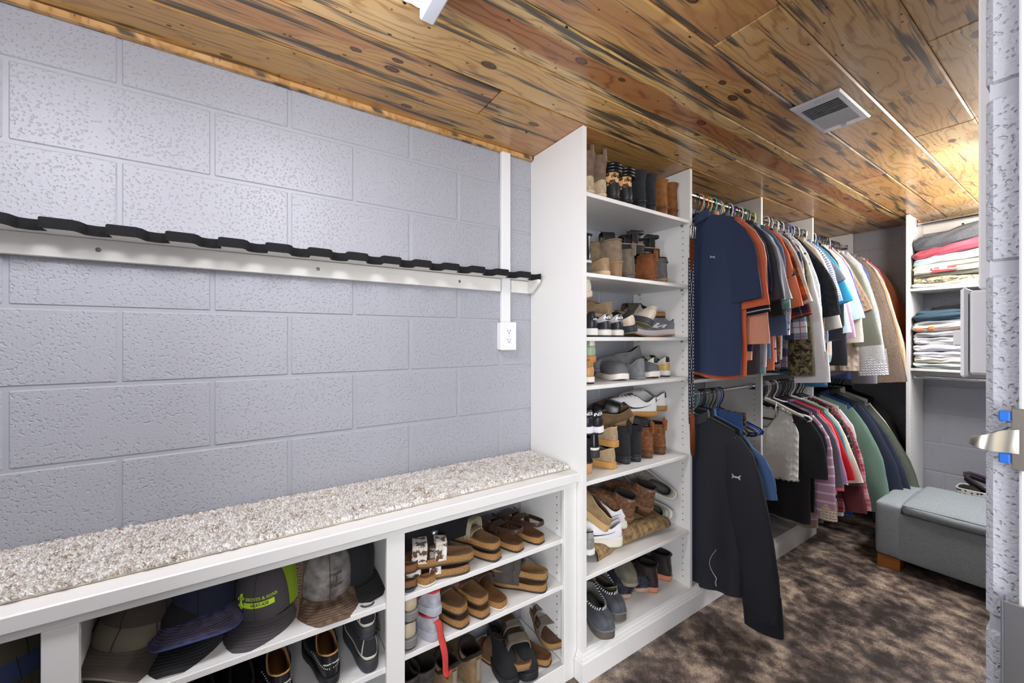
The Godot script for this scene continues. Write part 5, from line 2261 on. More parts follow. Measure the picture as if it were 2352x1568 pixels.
func make_tower_shoes() -> void:
	shoe("boot", {"c": "7d6653", "h": 0.165, "heel": 0.03, "hc": "cbb897", "s": "cbb897", "counter": suede("c9b693"), "tab": "8a7160", "gore": true, "gc": "75604f"}, "taupe and beige pull-on ankle boot at the left end of the top tower shelf", "boot", place(1.1957, EYE + 0.5836, 0.2900, -4, 0, 0), "taupe boots")
	shoe("boot", {"c": "7d6653", "h": 0.165, "heel": 0.03, "hc": "cbb897", "s": "cbb897", "counter": suede("c9b693"), "tab": "8a7160", "gore": true, "gc": "75604f"}, "taupe and beige pull-on ankle boot beside the leopard boots", "boot", place(1.2706, EYE + 0.5836, 0.2900, -2, 0, 0), "taupe boots")
	shoe("boot", {"c": "d9aa72", "m": mat("ffffff", 0.85, {"tex": "leopard", "tri": 5.5}), "h": 0.145, "heel": 0.03, "hc": "1c1c20", "s": "1c1c20", "counter": leather("1f2024", 0.5), "rings": "141416"}, "left leopard print boot with a ribbed black collar on the top shelf", "boot", place(1.3436, EYE + 0.5836, 0.3000, 0, 0, 0), "leopard boots")
	shoe("boot", {"c": "d9aa72", "m": mat("ffffff", 0.85, {"tex": "leopard", "tri": 5.5}), "h": 0.145, "heel": 0.03, "hc": "1c1c20", "s": "1c1c20", "counter": leather("1f2024", 0.5), "rings": "141416"}, "right leopard print boot with a ribbed black collar, next to black suede boots", "boot", place(1.4289, EYE + 0.5836, 0.3000, 2, 0, 0), "leopard boots")
	shoe("boot", {"c": "26262b", "h": 0.14, "heel": 0.05, "hc": "1f1f23", "s": "1c1c1f", "hl": 0.24}, "black suede ankle boot on the top shelf right after the leopard pair", "boot", place(1.5220, EYE + 0.5836, 0.3000, -3, 0, 0), "black suede boots")
	shoe("boot", {"c": "26262b", "h": 0.14, "heel": 0.05, "hc": "1f1f23", "s": "1c1c1f", "hl": 0.24}, "black suede ankle boot on the top shelf touching the brown pair", "boot", place(1.5979, EYE + 0.5836, 0.3000, 0, 0, 0), "black suede boots")
	shoe("boot", {"c": "9a6332", "h": 0.135, "heel": 0.05, "hc": "7a4c26", "s": "6a4020", "hl": 0.24}, "brown suede ankle boot on the top shelf beside the black suede pair", "boot", place(1.6841, EYE + 0.5836, 0.3000, -2, 0, 0), "brown suede boots")
	shoe("boot", {"c": "9a6332", "h": 0.135, "heel": 0.05, "hc": "7a4c26", "s": "6a4020", "hl": 0.24}, "brown suede ankle boot at the right end of the top tower shelf", "boot", place(1.7676, EYE + 0.5836, 0.3000, 0, 0, 0), "brown suede boots")
	shoe("boot", {"c": "202228", "m": leather("202228", 0.25), "h": 0.115, "heel": 0.05, "hc": "43464d", "s": "d8d5cd"}, "shiny black boot with grey block heel at the left of the second shelf", "boot", place(1.1709, EYE + 0.2642, 0.3000, 0, 0, 0), "")
	shoe("boot", {"c": "8d795c", "h": 0.105, "heel": 0.02, "tab": "6a5a42", "s": "b9a27c"}, "tan lace-up boot leaning on the second shelf with laces sticking up", "boot", place(1.2965, EYE + 0.3002, 0.2500, 14, -8, -14), "")
	shoe("slipon", {"c": "b29574", "s": "c8ad8a", "L": 0.24}, "beige flat shoe half hidden under the leaning tan boot", "shoe", place(1.2678, EYE + 0.2642, 0.3100, -4, 0, 0), "")
	shoe("boot", {"c": "8f7d66", "h": 0.095, "heel": 0.066, "hc": "8d6e4c", "layers": 9, "hl": 0.42, "s": "8d6e4c", "seam": "7d6c56"}, "taupe suede bootie with tall stacked wooden heel on the second shelf", "boot", place(1.3545, EYE + 0.2642, 0.3100, 10, 0, 0), "")
	shoe("boot", {"c": "7d7060", "h": 0.105, "heel": 0.02, "tab": "74685a", "s": "5f564b", "seam": "6a5e50"}, "grey brown suede boot with pull tab and back seam, second shelf", "boot", place(1.4223, EYE + 0.2642, 0.3200, 2, 0, 0), "")
	shoe("platform", {"c": "1b1b1d", "s": "17171a", "w": "c99f80"}, "black platform sandal lying on the boots of the second shelf, nearer the middle", "sandal", place(1.5888, EYE + 0.4022, 0.2400, 62, 0, 0), "black platform sandals")
	shoe("platform", {"c": "1b1b1d", "s": "17171a", "w": "c99f80"}, "black platform sandal lying on the boots of the second shelf, nearer the belt", "sandal", place(1.7292, EYE + 0.4042, 0.2200, 70, 0, 0), "black platform sandals")
	shoe("boot", {"c": "827d78", "h": 0.075, "heel": 0.02, "s": "8c857c", "dip": 0.01}, "grey suede shoe boot behind the rust boot on the second shelf", "boot", place(1.5890, EYE + 0.2942, 0.2550, -18, 0, -16), "")
	shoe("boot", {"c": "94582f", "h": 0.092, "heel": 0.02, "tab": "8a512b", "s": "7a4a28", "seam": "7d4823", "gore": true, "gc": "6d4326"}, "rust brown pull-on boot with tab, second shelf in front of black sandals", "boot", place(1.5775, EYE + 0.2642, 0.3200, 0, 0, 0), "")
	shoe("boot", {"c": "7b7978", "h": 0.08, "heel": 0.018, "s": "a98f6e"}, "grey slouchy ankle boot at the right end of the second shelf", "boot", place(1.6841, EYE + 0.2642, 0.3000, 0, 0, 0), "")
	shoe("sneaker", {"c": "e4ddcd", "tab": "ece7da", "counter": "dcd3c0", "s": "d9c7ac", "o": "b99f7e", "word": [["NIKE", 0.8, 0.015]], "wc": "3a3a3c", "L": 0.25}, "cream sneaker perched highest at the left of the third shelf", "sneaker", place(1.2028, EYE + 0.1733, 0.2700, -6, 10, 14), "")
	shoe("sneaker", {"c": "e0dccf", "tab": "e4dfd2", "s": "e0d8c8", "word": [["NIKE", 0.8, 0.015]], "wc": "3a3a3c", "L": 0.25}, "pale sneaker under the perched cream one, mostly hidden by the tower side", "sneaker", place(1.1652, EYE + 0.0933, 0.2700, -4, 4, 0), "")
	shoe("sneaker", {"c": "1d1f26", "tab": "1a1b20", "counter": "23252c", "s": "e7e6e2", "o": "22242a", "sh": 0.036, "word": [["AIR", 0.52, 0.012]], "wc": "f2f2f2", "swoosh": "f2f2f2"}, "black high sneaker with white sole line at the left of the third shelf", "sneaker", place(1.1933, EYE + 0.0083, 0.3100, -6, 0, 0), "")
	shoe("sneaker", {"c": "c9c8c4", "tab": "1d1e24", "counter": "24262c", "s": "dedad0", "o": "34373c", "swoosh": "26282e", "word": [["NIKE", 0.76, 0.019]], "toe_c": "24262c"}, "grey and black low sneaker with lettered heel tab, third shelf, left one", "sneaker", place(1.2730, EYE + 0.0083, 0.3150, 2, 0, 0), "grey and black sneakers")
	shoe("sneaker", {"c": "c9c8c4", "tab": "1d1e24", "counter": "24262c", "s": "dedad0", "o": "34373c", "swoosh": "26282e", "word": [["NIKE", 0.76, 0.019]], "toe_c": "24262c"}, "grey and black low sneaker with lettered heel tab, third shelf, right one", "sneaker", place(1.3487, EYE + 0.0083, 0.3150, 0, 0, 0), "grey and black sneakers")
	shoe("slipon", {"c": "a5896a", "s": "c9b494", "L": 0.25}, "tan shoe pushed to the back of the third shelf behind the sneakers", "shoe", place(1.3433, EYE + 0.0833, 0.2550, 4, 6, 0), "")
	shoe("runner", {"c": "26262b", "s": "33353d", "o": "8a8a58", "counter": "d9c9b2", "lace": "cfcabe"}, "black running shoe with cream heel counter tilted on the third shelf", "sneaker", place(1.4462, EYE + 0.0203, 0.3100, -4, 0, 14), "black and cream runners")
	shoe("runner", {"c": "d6cbb8", "s": "45454b", "o": "7f7d4a", "counter": "d9cdb9"}, "cream running shoe tilted on its side against the grey knit sneaker", "sneaker", place(1.5407, EYE + 0.0533, 0.3000, -20, 6, -24), "")
	shoe("runner", {"c": "85868d", "s": "dcd5d3", "o": "b98d68", "counter": "7e7f86", "mark": "N"}, "grey knit sneaker with lettered black side parked sideways on the third shelf", "sneaker", place(1.8415, EYE + 0.0083, 0.2450, 76, 0, 0), "")
	shoe("birk", {"c": "4d4838", "f": "5c4a34", "n": 1, "name": "sandal"}, "olive brown slide sandal lying on top of the shoes, third shelf", "sandal", place(1.7543, EYE + 0.1063, 0.2350, 66, 0, 0), "")
	shoe("sneaker", {"c": "8fa58c", "tab": "e3d5c4", "counter": "97ab93", "s": "bd7f45", "o": "a86a35", "L": 0.25}, "sage green sneaker with gum sole stacked at the left of the fourth shelf", "sneaker", place(1.1933, EYE + -0.1014, 0.3000, -4, 0, 0), "")
	shoe("sneaker", {"c": "b98a50", "tab": "a77b45", "counter": "bf9156", "s": "e8e3da", "o": "4a2522", "L": 0.26}, "tan sneaker under the sage green one on the fourth shelf", "sneaker", place(1.1808, EYE + -0.1864, 0.3050, -2, 0, 0), "")
	shoe("slipon", {"c": "8f9196", "m": cloth("b4b5ba", {"tex": "heather", "knit": true, "rep": 14.0}), "s": "e7ddd6", "L": 0.25, "r1": 0.46, "in": "3c3d42", "pc": "6a6b70"}, "heather grey knit slip-on with toe outward on the fourth shelf, left one", "shoe", place(1.4542, EYE + -0.1864, 0.0750, 160, 0, 0), "grey knit slip-ons")
	shoe("slipon", {"c": "8f9196", "m": cloth("b4b5ba", {"tex": "heather", "knit": true, "rep": 14.0}), "s": "e7ddd6", "L": 0.25, "r1": 0.46, "in": "3c3d42", "pc": "6a6b70"}, "heather grey knit slip-on with toe outward on the fourth shelf, right one", "shoe", place(1.6491, EYE + -0.1864, 0.0700, 166, 0, 0), "grey knit slip-ons")
	shoe("slipon", {"c": "7c7d7e", "s": "6e6f70", "hr": 0.075, "hs": 0.055, "L": 0.25, "sh": 0.016, "in": "2c2c2e", "pc": "828384"}, "grey felt slip-on lying across the knit shoes on the fourth shelf", "shoe", place(1.6078, EYE + -0.1244, 0.2250, 58, -10, 0), "")
	shoe("slipon", {"c": "8c8f91", "s": "7e8082", "hr": 0.08, "hs": 0.05, "L": 0.25, "sh": 0.014, "in": "3a3a3c", "pc": "909294"}, "grey felt slip-on standing heel outward beside the gold sneakers", "shoe", place(1.5064, EYE + -0.1864, 0.3050, -8, 0, 0), "")
	shoe("sneaker", {"c": "cfcabb", "tab": "1e1e22", "counter": "c9a766", "m": leather("d6d2c4", 0.5), "s": "e1dfd2", "o": "3a3a3c", "L": 0.25, "lace": "d9d6ca"}, "cream sneaker with metallic gold heel on the fourth shelf, left one", "sneaker", place(1.6109, EYE + -0.1864, 0.3000, 0, 0, 0), "gold heel sneakers")
	shoe("sneaker", {"c": "cfcabb", "tab": "1e1e22", "counter": "c9a766", "m": leather("d6d2c4", 0.5), "s": "e1dfd2", "o": "3a3a3c", "L": 0.25, "lace": "d9d6ca"}, "cream sneaker with metallic gold heel on the fourth shelf, right one", "sneaker", place(1.7154, EYE + -0.1864, 0.2900, 0, 0, 0), "gold heel sneakers")
	shoe("sneaker", {"c": "1f2128", "tab": "1d1e24", "counter": "1f2128", "s": "ece9ec", "o": "25272c", "sh": 0.034, "word": [["NIKE", 0.78, 0.021]], "toe_c": "f0eef0", "swoosh": "f0eef0", "L": 0.26}, "black and white sneaker with lettered heel topping the fifth shelf stack, left one", "sneaker", place(1.1783, EYE + -0.3984, 0.3000, -4, 0, 0), "black and white sneakers")
	shoe("sneaker", {"c": "1f2128", "tab": "1d1e24", "counter": "1f2128", "s": "ece9ec", "o": "25272c", "sh": 0.034, "word": [["NIKE", 0.78, 0.021]], "toe_c": "f0eef0", "swoosh": "f0eef0", "L": 0.26}, "black and white sneaker with lettered heel topping the fifth shelf stack, right one", "sneaker", place(1.2444, EYE + -0.4034, 0.3000, 6, 0, 6), "black and white sneakers")
	shoe("slipon", {"c": "191b22", "m": leather("191b22", 0.22), "s": "2c3036", "sh": 0.03, "stripe": "e8e3d6", "hr": 0.07, "in": "2a2a2c", "pc": "191b22"}, "shiny black clog shoe with cream stripe in the middle of the left stack", "shoe", place(1.2110, EYE + -0.4984, 0.3050, -3, 0, 0), "")
	shoe("boot", {"c": "1d1a1c", "h": 0.075, "heel": 0.045, "hc": "b98f62", "s": "1b1819", "hl": 0.25}, "black sandal boot with cork block heel at the bottom of the left stack", "boot", place(1.1882, EYE + -0.5664, 0.2900, 0, 0, 0), "")
	shoe("loafer", {"c": "b9a17c", "s": "b98948", "sh": 0.03, "L": 0.26, "hr": 0.058, "in": "9a8260", "pc": "c4ae8a"}, "tan suede loafer with gum sole at the bottom of its stack, fifth shelf", "loafer", place(1.3271, EYE + -0.5664, 0.2950, 12, 0, 0), "tan loafers")
	shoe("loafer", {"c": "b9a17c", "s": "b98948", "sh": 0.03, "L": 0.26, "hr": 0.058, "in": "9a8260", "pc": "c4ae8a"}, "tan suede loafer with gum sole stacked on its twin, fifth shelf", "loafer", place(1.3409, EYE + -0.4754, 0.2950, 4, 0, 0), "tan loafers")
	shoe("loafer", {"c": "7a6244", "s": "8e7652", "sh": 0.034, "L": 0.25, "hr": 0.045, "in": "5b452c", "pc": "7f6748"}, "brown flat shoe tipped on edge high on the fifth shelf, the nearer one", "shoe", place(1.4980, EYE + -0.3814, 0.2600, 50, -18, 22), "tipped brown flats")
	shoe("loafer", {"c": "7a6244", "s": "8e7652", "sh": 0.034, "L": 0.25, "hr": 0.045, "in": "5b452c", "pc": "7f6748"}, "brown flat shoe tipped on edge high on the fifth shelf, against the wall", "shoe", place(1.6064, EYE + -0.3414, 0.2000, 40, -20, 14), "tipped brown flats")
	shoe("sneaker", {"c": "ecebe9", "m": leather("ecebe9", 0.45), "tab": "1c1d22", "s": "b58546", "o": "a87a3e", "swoosh": "1c1d22", "sh": 0.028, "L": 0.25, "in": "8e9092", "word": [["NIKE", 0.8, 0.011]]}, "white sneaker with black side mark and gum sole atop the black boots", "sneaker", place(1.6413, EYE + -0.3744, 0.2750, 52, 0, 0), "white gum sole sneakers")
	shoe("sneaker", {"c": "ecebe9", "m": leather("ecebe9", 0.45), "tab": "1c1d22", "s": "b58546", "o": "a87a3e", "swoosh": "1c1d22", "sh": 0.028, "L": 0.25, "in": "8e9092", "word": [["NIKE", 0.8, 0.011]]}, "white sneaker with gum sole behind its twin near the belt, fifth shelf", "sneaker", place(1.7898, EYE + -0.3714, 0.2250, 30, 0, 0), "white gum sole sneakers")
	shoe("boot", {"c": "232327", "h": 0.135, "heel": 0.025, "s": "222226", "tab": "232327", "hc": "2a2a2e"}, "black suede ankle boot on the fifth shelf next to the tan loafers", "boot", place(1.4291, EYE + -0.5664, 0.2900, 0, 0, 0), "black ankle boots")
	shoe("boot", {"c": "232327", "h": 0.135, "heel": 0.025, "s": "222226", "tab": "232327", "hc": "2a2a2e"}, "black suede ankle boot on the fifth shelf next to the brown pair", "boot", place(1.4976, EYE + -0.5664, 0.2950, 0, 0, 0), "black ankle boots")
	shoe("birk", {"c": "17181b", "f": "1d1d20", "cc": "1b1c20", "m": leather("17181b", 0.3), "n": 1, "name": "sandal"}, "black slide sandal laid on the black boots of the fifth shelf", "sandal", place(1.5438, EYE + -0.4064, 0.3000, 40, 14, 0), "")
	shoe("boot", {"c": "87532a", "m": mat("9a5f33", 0.75, {"tex": "worn", "tri": 5.0, "rim": 0.3}), "h": 0.115, "heel": 0.025, "s": "5f3c22", "hc": "65412a", "tab": "8f5a30", "gore": true, "gc": "6a4326"}, "brown suede pull-on boot with tab on the fifth shelf, left one", "boot", place(1.5886, EYE + -0.5664, 0.2900, 0, 0, 0), "brown pull-on boots")
	shoe("boot", {"c": "87532a", "m": mat("9a5f33", 0.75, {"tex": "worn", "tri": 5.0, "rim": 0.3}), "h": 0.115, "heel": 0.025, "s": "5f3c22", "hc": "65412a", "tab": "8f5a30", "gore": true, "gc": "6a4326"}, "brown suede pull-on boot with tab on the fifth shelf, beside the tower side", "boot", place(1.6915, EYE + -0.5664, 0.2850, 0, 0, 0), "brown pull-on boots")
	shoe("sneaker", {"c": "8f8f8c", "tab": "9c9c98", "counter": "86867f", "s": "e6e4df", "o": "77766f", "L": 0.25}, "grey suede sneaker with white sole at the left of the sixth shelf", "sneaker", place(1.1957, EYE + -0.9114, 0.2900, -6, 0, 0), "")
	shoe("slipon", {"c": "a48a62", "s": "c2a06c", "L": 0.25, "hr": 0.03, "in": "3d2b20", "pc": "b89d74", "sh": 0.03}, "tan mule with dark lining tipped up on the sixth shelf", "shoe", place(1.2679, EYE + -0.8234, 0.3000, 14, 24, -16), "")
	shoe("sneaker", {"c": "eeeef0", "m": leather("eeeef0", 0.45), "tab": "f2f2f4", "counter": "e9e9ec", "s": "e4e2d2", "o": "d9d5bf", "sh": 0.04, "swoosh": "1b1b1f", "word": [["AIR", 0.5, 0.013]], "wc": "1b1b1f", "L": 0.26, "in": "e4e4e6"}, "white sneaker with thick cream sole lying on the tan boots, front one", "sneaker", place(1.3659, EYE + -0.9064, 0.3000, 48, 0, 6), "white thick sole sneakers")
	shoe("sneaker", {"c": "eeeef0", "m": leather("eeeef0", 0.45), "tab": "f2f2f4", "counter": "e9e9ec", "s": "e4e2d2", "o": "d9d5bf", "sh": 0.04, "swoosh": "1b1b1f", "word": [["AIR", 0.5, 0.013]], "wc": "1b1b1f", "L": 0.26, "in": "e4e4e6"}, "white sneaker with thick cream sole lying on the tan boots, rear one", "sneaker", place(1.4410, EYE + -0.8614, 0.2650, 46, 0, 6), "white thick sole sneakers")
	shoe("boot", {"c": "a38558", "m": mat("ae8e60", 0.9, {"tex": "worn", "tri": 4.0, "rim": 0.3}), "h": 0.37, "heel": 0.012, "s": "7b6344", "L": 0.25}, "tall tan suede boot lying flat along the front of the sixth shelf", "boot", place(1.7000, EYE + -0.8944, 0.3150, -6, 0, 92), "tall tan boots")
	shoe("boot", {"c": "a38558", "m": mat("ae8e60", 0.9, {"tex": "worn", "tri": 4.0, "rim": 0.3}), "h": 0.37, "heel": 0.012, "s": "7b6344", "L": 0.25}, "tall tan suede boot lying flat behind its twin on the sixth shelf", "boot", place(1.6150, EYE + -0.8864, 0.2550, 6, 0, 96), "tall tan boots")
	shoe("boot", {"c": "6b4a33", "m": mat("8a6244", 0.5, {"tex": "worn", "tri": 6.0, "bump": "worn", "deep": 0.06}), "h": 0.105, "heel": 0.022, "s": "7d5a38", "hc": "6d4a2c", "dip": 0.02}, "worn brown leather boot piled on the tall tan boots, left one", "boot", place(1.4528, EYE + -0.8414, 0.2850, 24, 14, 12), "worn brown boots")
	shoe("boot", {"c": "6b4a33", "m": mat("8a6244", 0.5, {"tex": "worn", "tri": 6.0, "bump": "worn", "deep": 0.06}), "h": 0.105, "heel": 0.022, "s": "7d5a38", "hc": "6d4a2c", "dip": 0.02}, "worn brown leather boot piled on the tall tan boots, right one", "boot", place(1.6051, EYE + -0.8364, 0.2750, 24, 14, 10), "worn brown boots")
	shoe("runner", {"c": "a6a396", "s": "d8d4cb", "o": "2b2b2c", "counter": "c8bda9", "L": 0.26, "lace": "8d8c82", "in": "55554f"}, "grey running shoe on its side against the tower side, sixth shelf, upper one", "sneaker", place(1.7780, EYE + -0.7914, 0.2900, 14, 16, 62), "grey runners on their sides")
	shoe("runner", {"c": "a6a396", "s": "d8d4cb", "o": "2b2b2c", "counter": "c8bda9", "L": 0.26, "lace": "8d8c82", "in": "55554f"}, "grey running shoe on its side against the tower side, sixth shelf, lower one", "sneaker", place(1.7900, EYE + -0.8894, 0.2700, 8, 0, 72), "grey runners on their sides")
	shoe("slipper", {"c": "5b5e66"}, "dark grey slipper with braided trim, hanging over the tower's bottom edge", "slipper", place(1.3150, EYE + -1.2219, 0.1350, 155, 0, 0), "braided grey slippers")
	shoe("slipper", {"c": "5b5e66"}, "dark grey slipper with braided trim, behind the one on the edge", "slipper", place(1.4320, EYE + -1.2219, 0.0900, 156, 0, 0), "braided grey slippers")
	shoe("fuzzy", {"c": "4d525c"}, "fuzzy grey slipper on the tower's bottom shelf, the left one", "slipper", place(1.5750, EYE + -1.2219, 0.0150, 153, 0, 0), "fuzzy grey slippers")
	shoe("fuzzy", {"c": "4d525c"}, "fuzzy grey slipper on the tower's bottom shelf, the right one", "slipper", place(1.6750, EYE + -1.2199, 0.0300, 156, 0, 0), "fuzzy grey slippers")
	shoe("slipon", {"c": "857f6b", "s": "8f8a78", "L": 0.24, "hr": 0.03, "sh": 0.02, "in": "5a5546", "pc": "8c8672"}, "olive felt slipper lying on top of the fuzzy grey ones", "slipper", place(1.6000, EYE + -1.1339, 0.0450, 152, -8, 0), "")
	shoe("slipon", {"c": "6b6350", "s": "7b745f", "L": 0.25, "hr": 0.06, "in": "3c372c", "pc": "7a725e"}, "olive brown shoe standing behind the braided slippers on the bottom shelf", "shoe", place(1.4053, EYE + -1.2219, 0.2400, 10, 0, 0), "")
	shoe("boot", {"c": "2b2223", "m": leather("2b2223", 0.35), "h": 0.1, "heel": 0.016, "s": "c98566", "hc": "c98566", "hl": 0.34}, "black boot with coral sole on the tower's bottom shelf, nearer one", "boot", place(1.6410, EYE + -1.2219, 0.2850, 22, 0, 0), "black and coral boots")
	shoe("boot", {"c": "2b2223", "m": leather("2b2223", 0.35), "h": 0.1, "heel": 0.016, "s": "c98566", "hc": "c98566", "hl": 0.34}, "black boot with coral sole on the tower's bottom shelf, by the side panel", "boot", place(1.7759, EYE + -1.2219, 0.2650, 16, 0, 0), "black and coral boots")


func make_bench_shoes() -> void:
	shoe("birk", {"c": "5b3a22", "f": "6f4527", "cc": "7a5230", "o": "3a2a1e", "m": leather("5b3a22", 0.5), "name": "sandal"}, "brown leather sandal at the far left of the upper bench shelf, lower one", "sandal", place(0.4135, EYE + -0.7844, 0.2850, -14, 0, 0), "brown leather sandals")
	shoe("birk", {"c": "5b3a22", "f": "6f4527", "cc": "7a5230", "o": "3a2a1e", "m": leather("5b3a22", 0.5), "name": "sandal"}, "brown leather sandal stacked at the far left of the upper bench shelf", "sandal", place(0.4177, EYE + -0.7344, 0.2850, -8, 6, 0), "brown leather sandals")
	shoe("birk", {"c": "8c6236", "f": "8a5c34", "o": "d9d4c8", "name": "sandal", "n": 1}, "tan sandal with white outsole under the cowhide pair", "sandal", place(0.4791, EYE + -0.7844, 0.3000, 10, 0, 0), "")
	shoe("birk", {"c": "e5e0d8", "m": mat("ffffff", 0.8, {"tex": "cowhide", "tri": 7.0, "rim": 0.4}), "f": "8a6848", "o": "4a3a2c", "name": "sandal", "bk": "4a3524"}, "cowhide strap sandal with cork sole below its twin, upper bench shelf", "sandal", place(0.6229, EYE + -0.7844, 0.2850, 68, 0, 0), "cowhide sandals")
	shoe("birk", {"c": "e5e0d8", "m": mat("ffffff", 0.8, {"tex": "cowhide", "tri": 7.0, "rim": 0.4}), "f": "8a6848", "o": "4a3a2c", "name": "sandal", "bk": "4a3524"}, "cowhide strap sandal with cork sole resting on its twin, under the lock box", "sandal", place(0.6363, EYE + -0.7484, 0.2850, 72, 4, 0), "cowhide sandals")
	shoe("clog", {"c": "a79c80", "f": "84603e", "o": "2a2624", "name": "clog", "bk": "3a3630"}, "khaki suede clog with cork bed on the upper bench shelf, lower of two", "clog", place(0.7350, EYE + -0.7844, 0.2950, 22, 0, 0), "khaki clogs")
	shoe("clog", {"c": "a79c80", "f": "84603e", "o": "2a2624", "name": "clog", "bk": "3a3630"}, "khaki suede clog with cork bed on the upper bench shelf, upper of two", "clog", place(0.7345, EYE + -0.7484, 0.2900, 26, 3, 0), "khaki clogs")
	shoe("birk", {"c": "3f2c22", "m": leather("3f2c22", 0.5), "f": "7d5634", "o": "241c18", "name": "sandal", "thong": true}, "dark brown strap sandal on the upper bench shelf beside the khaki clogs", "sandal", place(0.8341, EYE + -0.7844, 0.2900, 14, 0, 0), "dark brown sandals")
	shoe("birk", {"c": "3f2c22", "m": leather("3f2c22", 0.5), "f": "7d5634", "o": "241c18", "name": "sandal", "thong": true}, "dark brown strap sandal at the right end of the upper bench shelf", "sandal", place(0.9313, EYE + -0.7844, 0.2900, 12, 0, 0), "dark brown sandals")
	shoe("runner", {"c": "4a5a63", "s": "77756f", "o": "33353a", "counter": "b6a98e", "L": 0.26, "lace": "25475c", "in": "23282c"}, "blue grey hiking sandal at the left of the middle bench shelf, lower one", "sandal", place(0.4153, EYE + -0.9654, 0.3000, 6, 0, 0), "blue grey hiking sandals")
	shoe("runner", {"c": "4a5a63", "s": "77756f", "o": "33353a", "counter": "b6a98e", "L": 0.26, "lace": "25475c", "in": "23282c"}, "blue grey hiking sandal at the left of the middle bench shelf, upper one", "sandal", place(0.4180, EYE + -0.8834, 0.3000, 4, 0, 0), "blue grey hiking sandals")
	shoe("slipon", {"c": "b9bac2", "s": "a9abb4", "o": "8d8f98", "L": 0.25, "hr": 0.05, "in": "2b2828", "pc": "c3332f", "pipe": 0.004, "sh": 0.026}, "pale grey water shoe with red trim, lower of two on the bench shelf", "shoe", place(0.4983, EYE + -0.9654, 0.3000, 10, 0, 0), "grey and red water shoes")
	shoe("slipon", {"c": "b9bac2", "s": "a9abb4", "o": "8d8f98", "L": 0.25, "hr": 0.05, "in": "2b2828", "pc": "c3332f", "pipe": 0.004, "sh": 0.026}, "pale grey water shoe with red trim, stacked on its twin", "shoe", place(0.5027, EYE + -0.8874, 0.3000, 14, 0, 0), "grey and red water shoes")
	shoe("clog", {"c": "7d6a50", "f": "7c5c3a", "o": "2e2823", "name": "clog"}, "brown suede clog at the bottom of the first clog stack, middle bench shelf", "clog", place(0.6022, EYE + -0.9654, 0.3000, 16, 0, 0), "brown suede clogs")
	shoe("clog", {"c": "7d6a50", "f": "7c5c3a", "o": "2e2823", "name": "clog"}, "brown suede clog on top of the first clog stack, middle bench shelf", "clog", place(0.5997, EYE + -0.9234, 0.2920, 20, 3, 0), "brown suede clogs")
	shoe("clog", {"c": "6e5138", "f": "84603c", "o": "3a2c22", "name": "clog"}, "chestnut clog at the bottom of the second clog stack, middle bench shelf", "clog", place(0.6837, EYE + -0.9654, 0.2980, 14, 0, 0), "chestnut clogs")
	shoe("clog", {"c": "6e5138", "f": "84603c", "o": "3a2c22", "name": "clog"}, "chestnut clog on top of the second clog stack, middle bench shelf", "clog", place(0.6813, EYE + -0.9244, 0.2900, 16, 3, 0), "chestnut clogs")
	shoe("clog", {"c": "5a4030", "f": "84582f", "o": "d8d0c4", "name": "clog"}, "single dark tan clog with white outsole on the middle bench shelf", "clog", place(0.7569, EYE + -0.9654, 0.2950, 12, 0, 0), "")
	shoe("clog", {"c": "55504a", "f": "a37e50", "o": "241f1c", "name": "clog"}, "grey clog with pale worn footbed, lower of two at the right end", "clog", place(0.9477, EYE + -0.9654, 0.2960, 36, 0, 0), "grey clogs with pale footbeds")
	shoe("clog", {"c": "55504a", "f": "a37e50", "o": "241f1c", "name": "clog"}, "grey clog with pale worn footbed, upper of two at the right end", "clog", place(0.9567, EYE + -0.9274, 0.2900, 38, 2, 0), "grey clogs with pale footbeds")
	shoe("boot", {"c": "3d3836", "h": 0.16, "heel": 0.02, "s": "2a2624", "m": mat("4c4644", 0.7, {"tex": "worn", "tri": 5.0})}, "dark grey boot at the left of the bench bottom, against the divider", "boot", place(0.4257, EYE + -1.2694, 0.2700, 0, 0, 0), "dark grey boots")
	shoe("boot", {"c": "3d3836", "h": 0.16, "heel": 0.02, "s": "2a2624", "m": mat("4c4644", 0.7, {"tex": "worn", "tri": 5.0})}, "dark grey boot at the left of the bench bottom, beside the shearling pair", "boot", place(0.4837, EYE + -1.2694, 0.2700, 4, 0, 0), "dark grey boots")
	shoe("boot", {"c": "957a55", "h": 0.125, "heel": 0.016, "s": "a08a68", "hc": "a08a68", "fleece": "2b231d", "dip": 0.03, "in": "2b211b", "hl": 0.3}, "tan suede boot lined with dark fleece on the bench bottom, left one", "boot", place(0.5803, EYE + -1.2694, 0.2550, 4, 0, 0), "fleece lined tan boots")
	shoe("boot", {"c": "957a55", "h": 0.125, "heel": 0.016, "s": "a08a68", "hc": "a08a68", "fleece": "2b231d", "dip": 0.03, "in": "2b211b", "hl": 0.3}, "tan suede boot lined with dark fleece on the bench bottom, right one", "boot", place(0.6729, EYE + -1.2694, 0.2550, 2, 0, 0), "fleece lined tan boots")
	shoe("slipon", {"c": "26282d", "m": cloth("2b2d33", {"fluff": true, "rep": 8.0}), "s": "1c1d20", "L": 0.25, "hr": 0.03, "sh": 0.03, "in": "1c1d20", "pc": "26282d"}, "black fleecy clog toe outward on the bench bottom, behind", "clog", place(0.8494, EYE + -1.2394, 0.0450, 168, -8, 0), "black fleecy clogs")
	shoe("slipon", {"c": "26282d", "m": cloth("2b2d33", {"fluff": true, "rep": 8.0}), "s": "1c1d20", "L": 0.25, "hr": 0.03, "sh": 0.03, "in": "1c1d20", "pc": "26282d"}, "black fleecy clog toe outward on the bench bottom, in front", "clog", place(0.9253, EYE + -1.2694, 0.0700, 166, 0, 0), "black fleecy clogs")
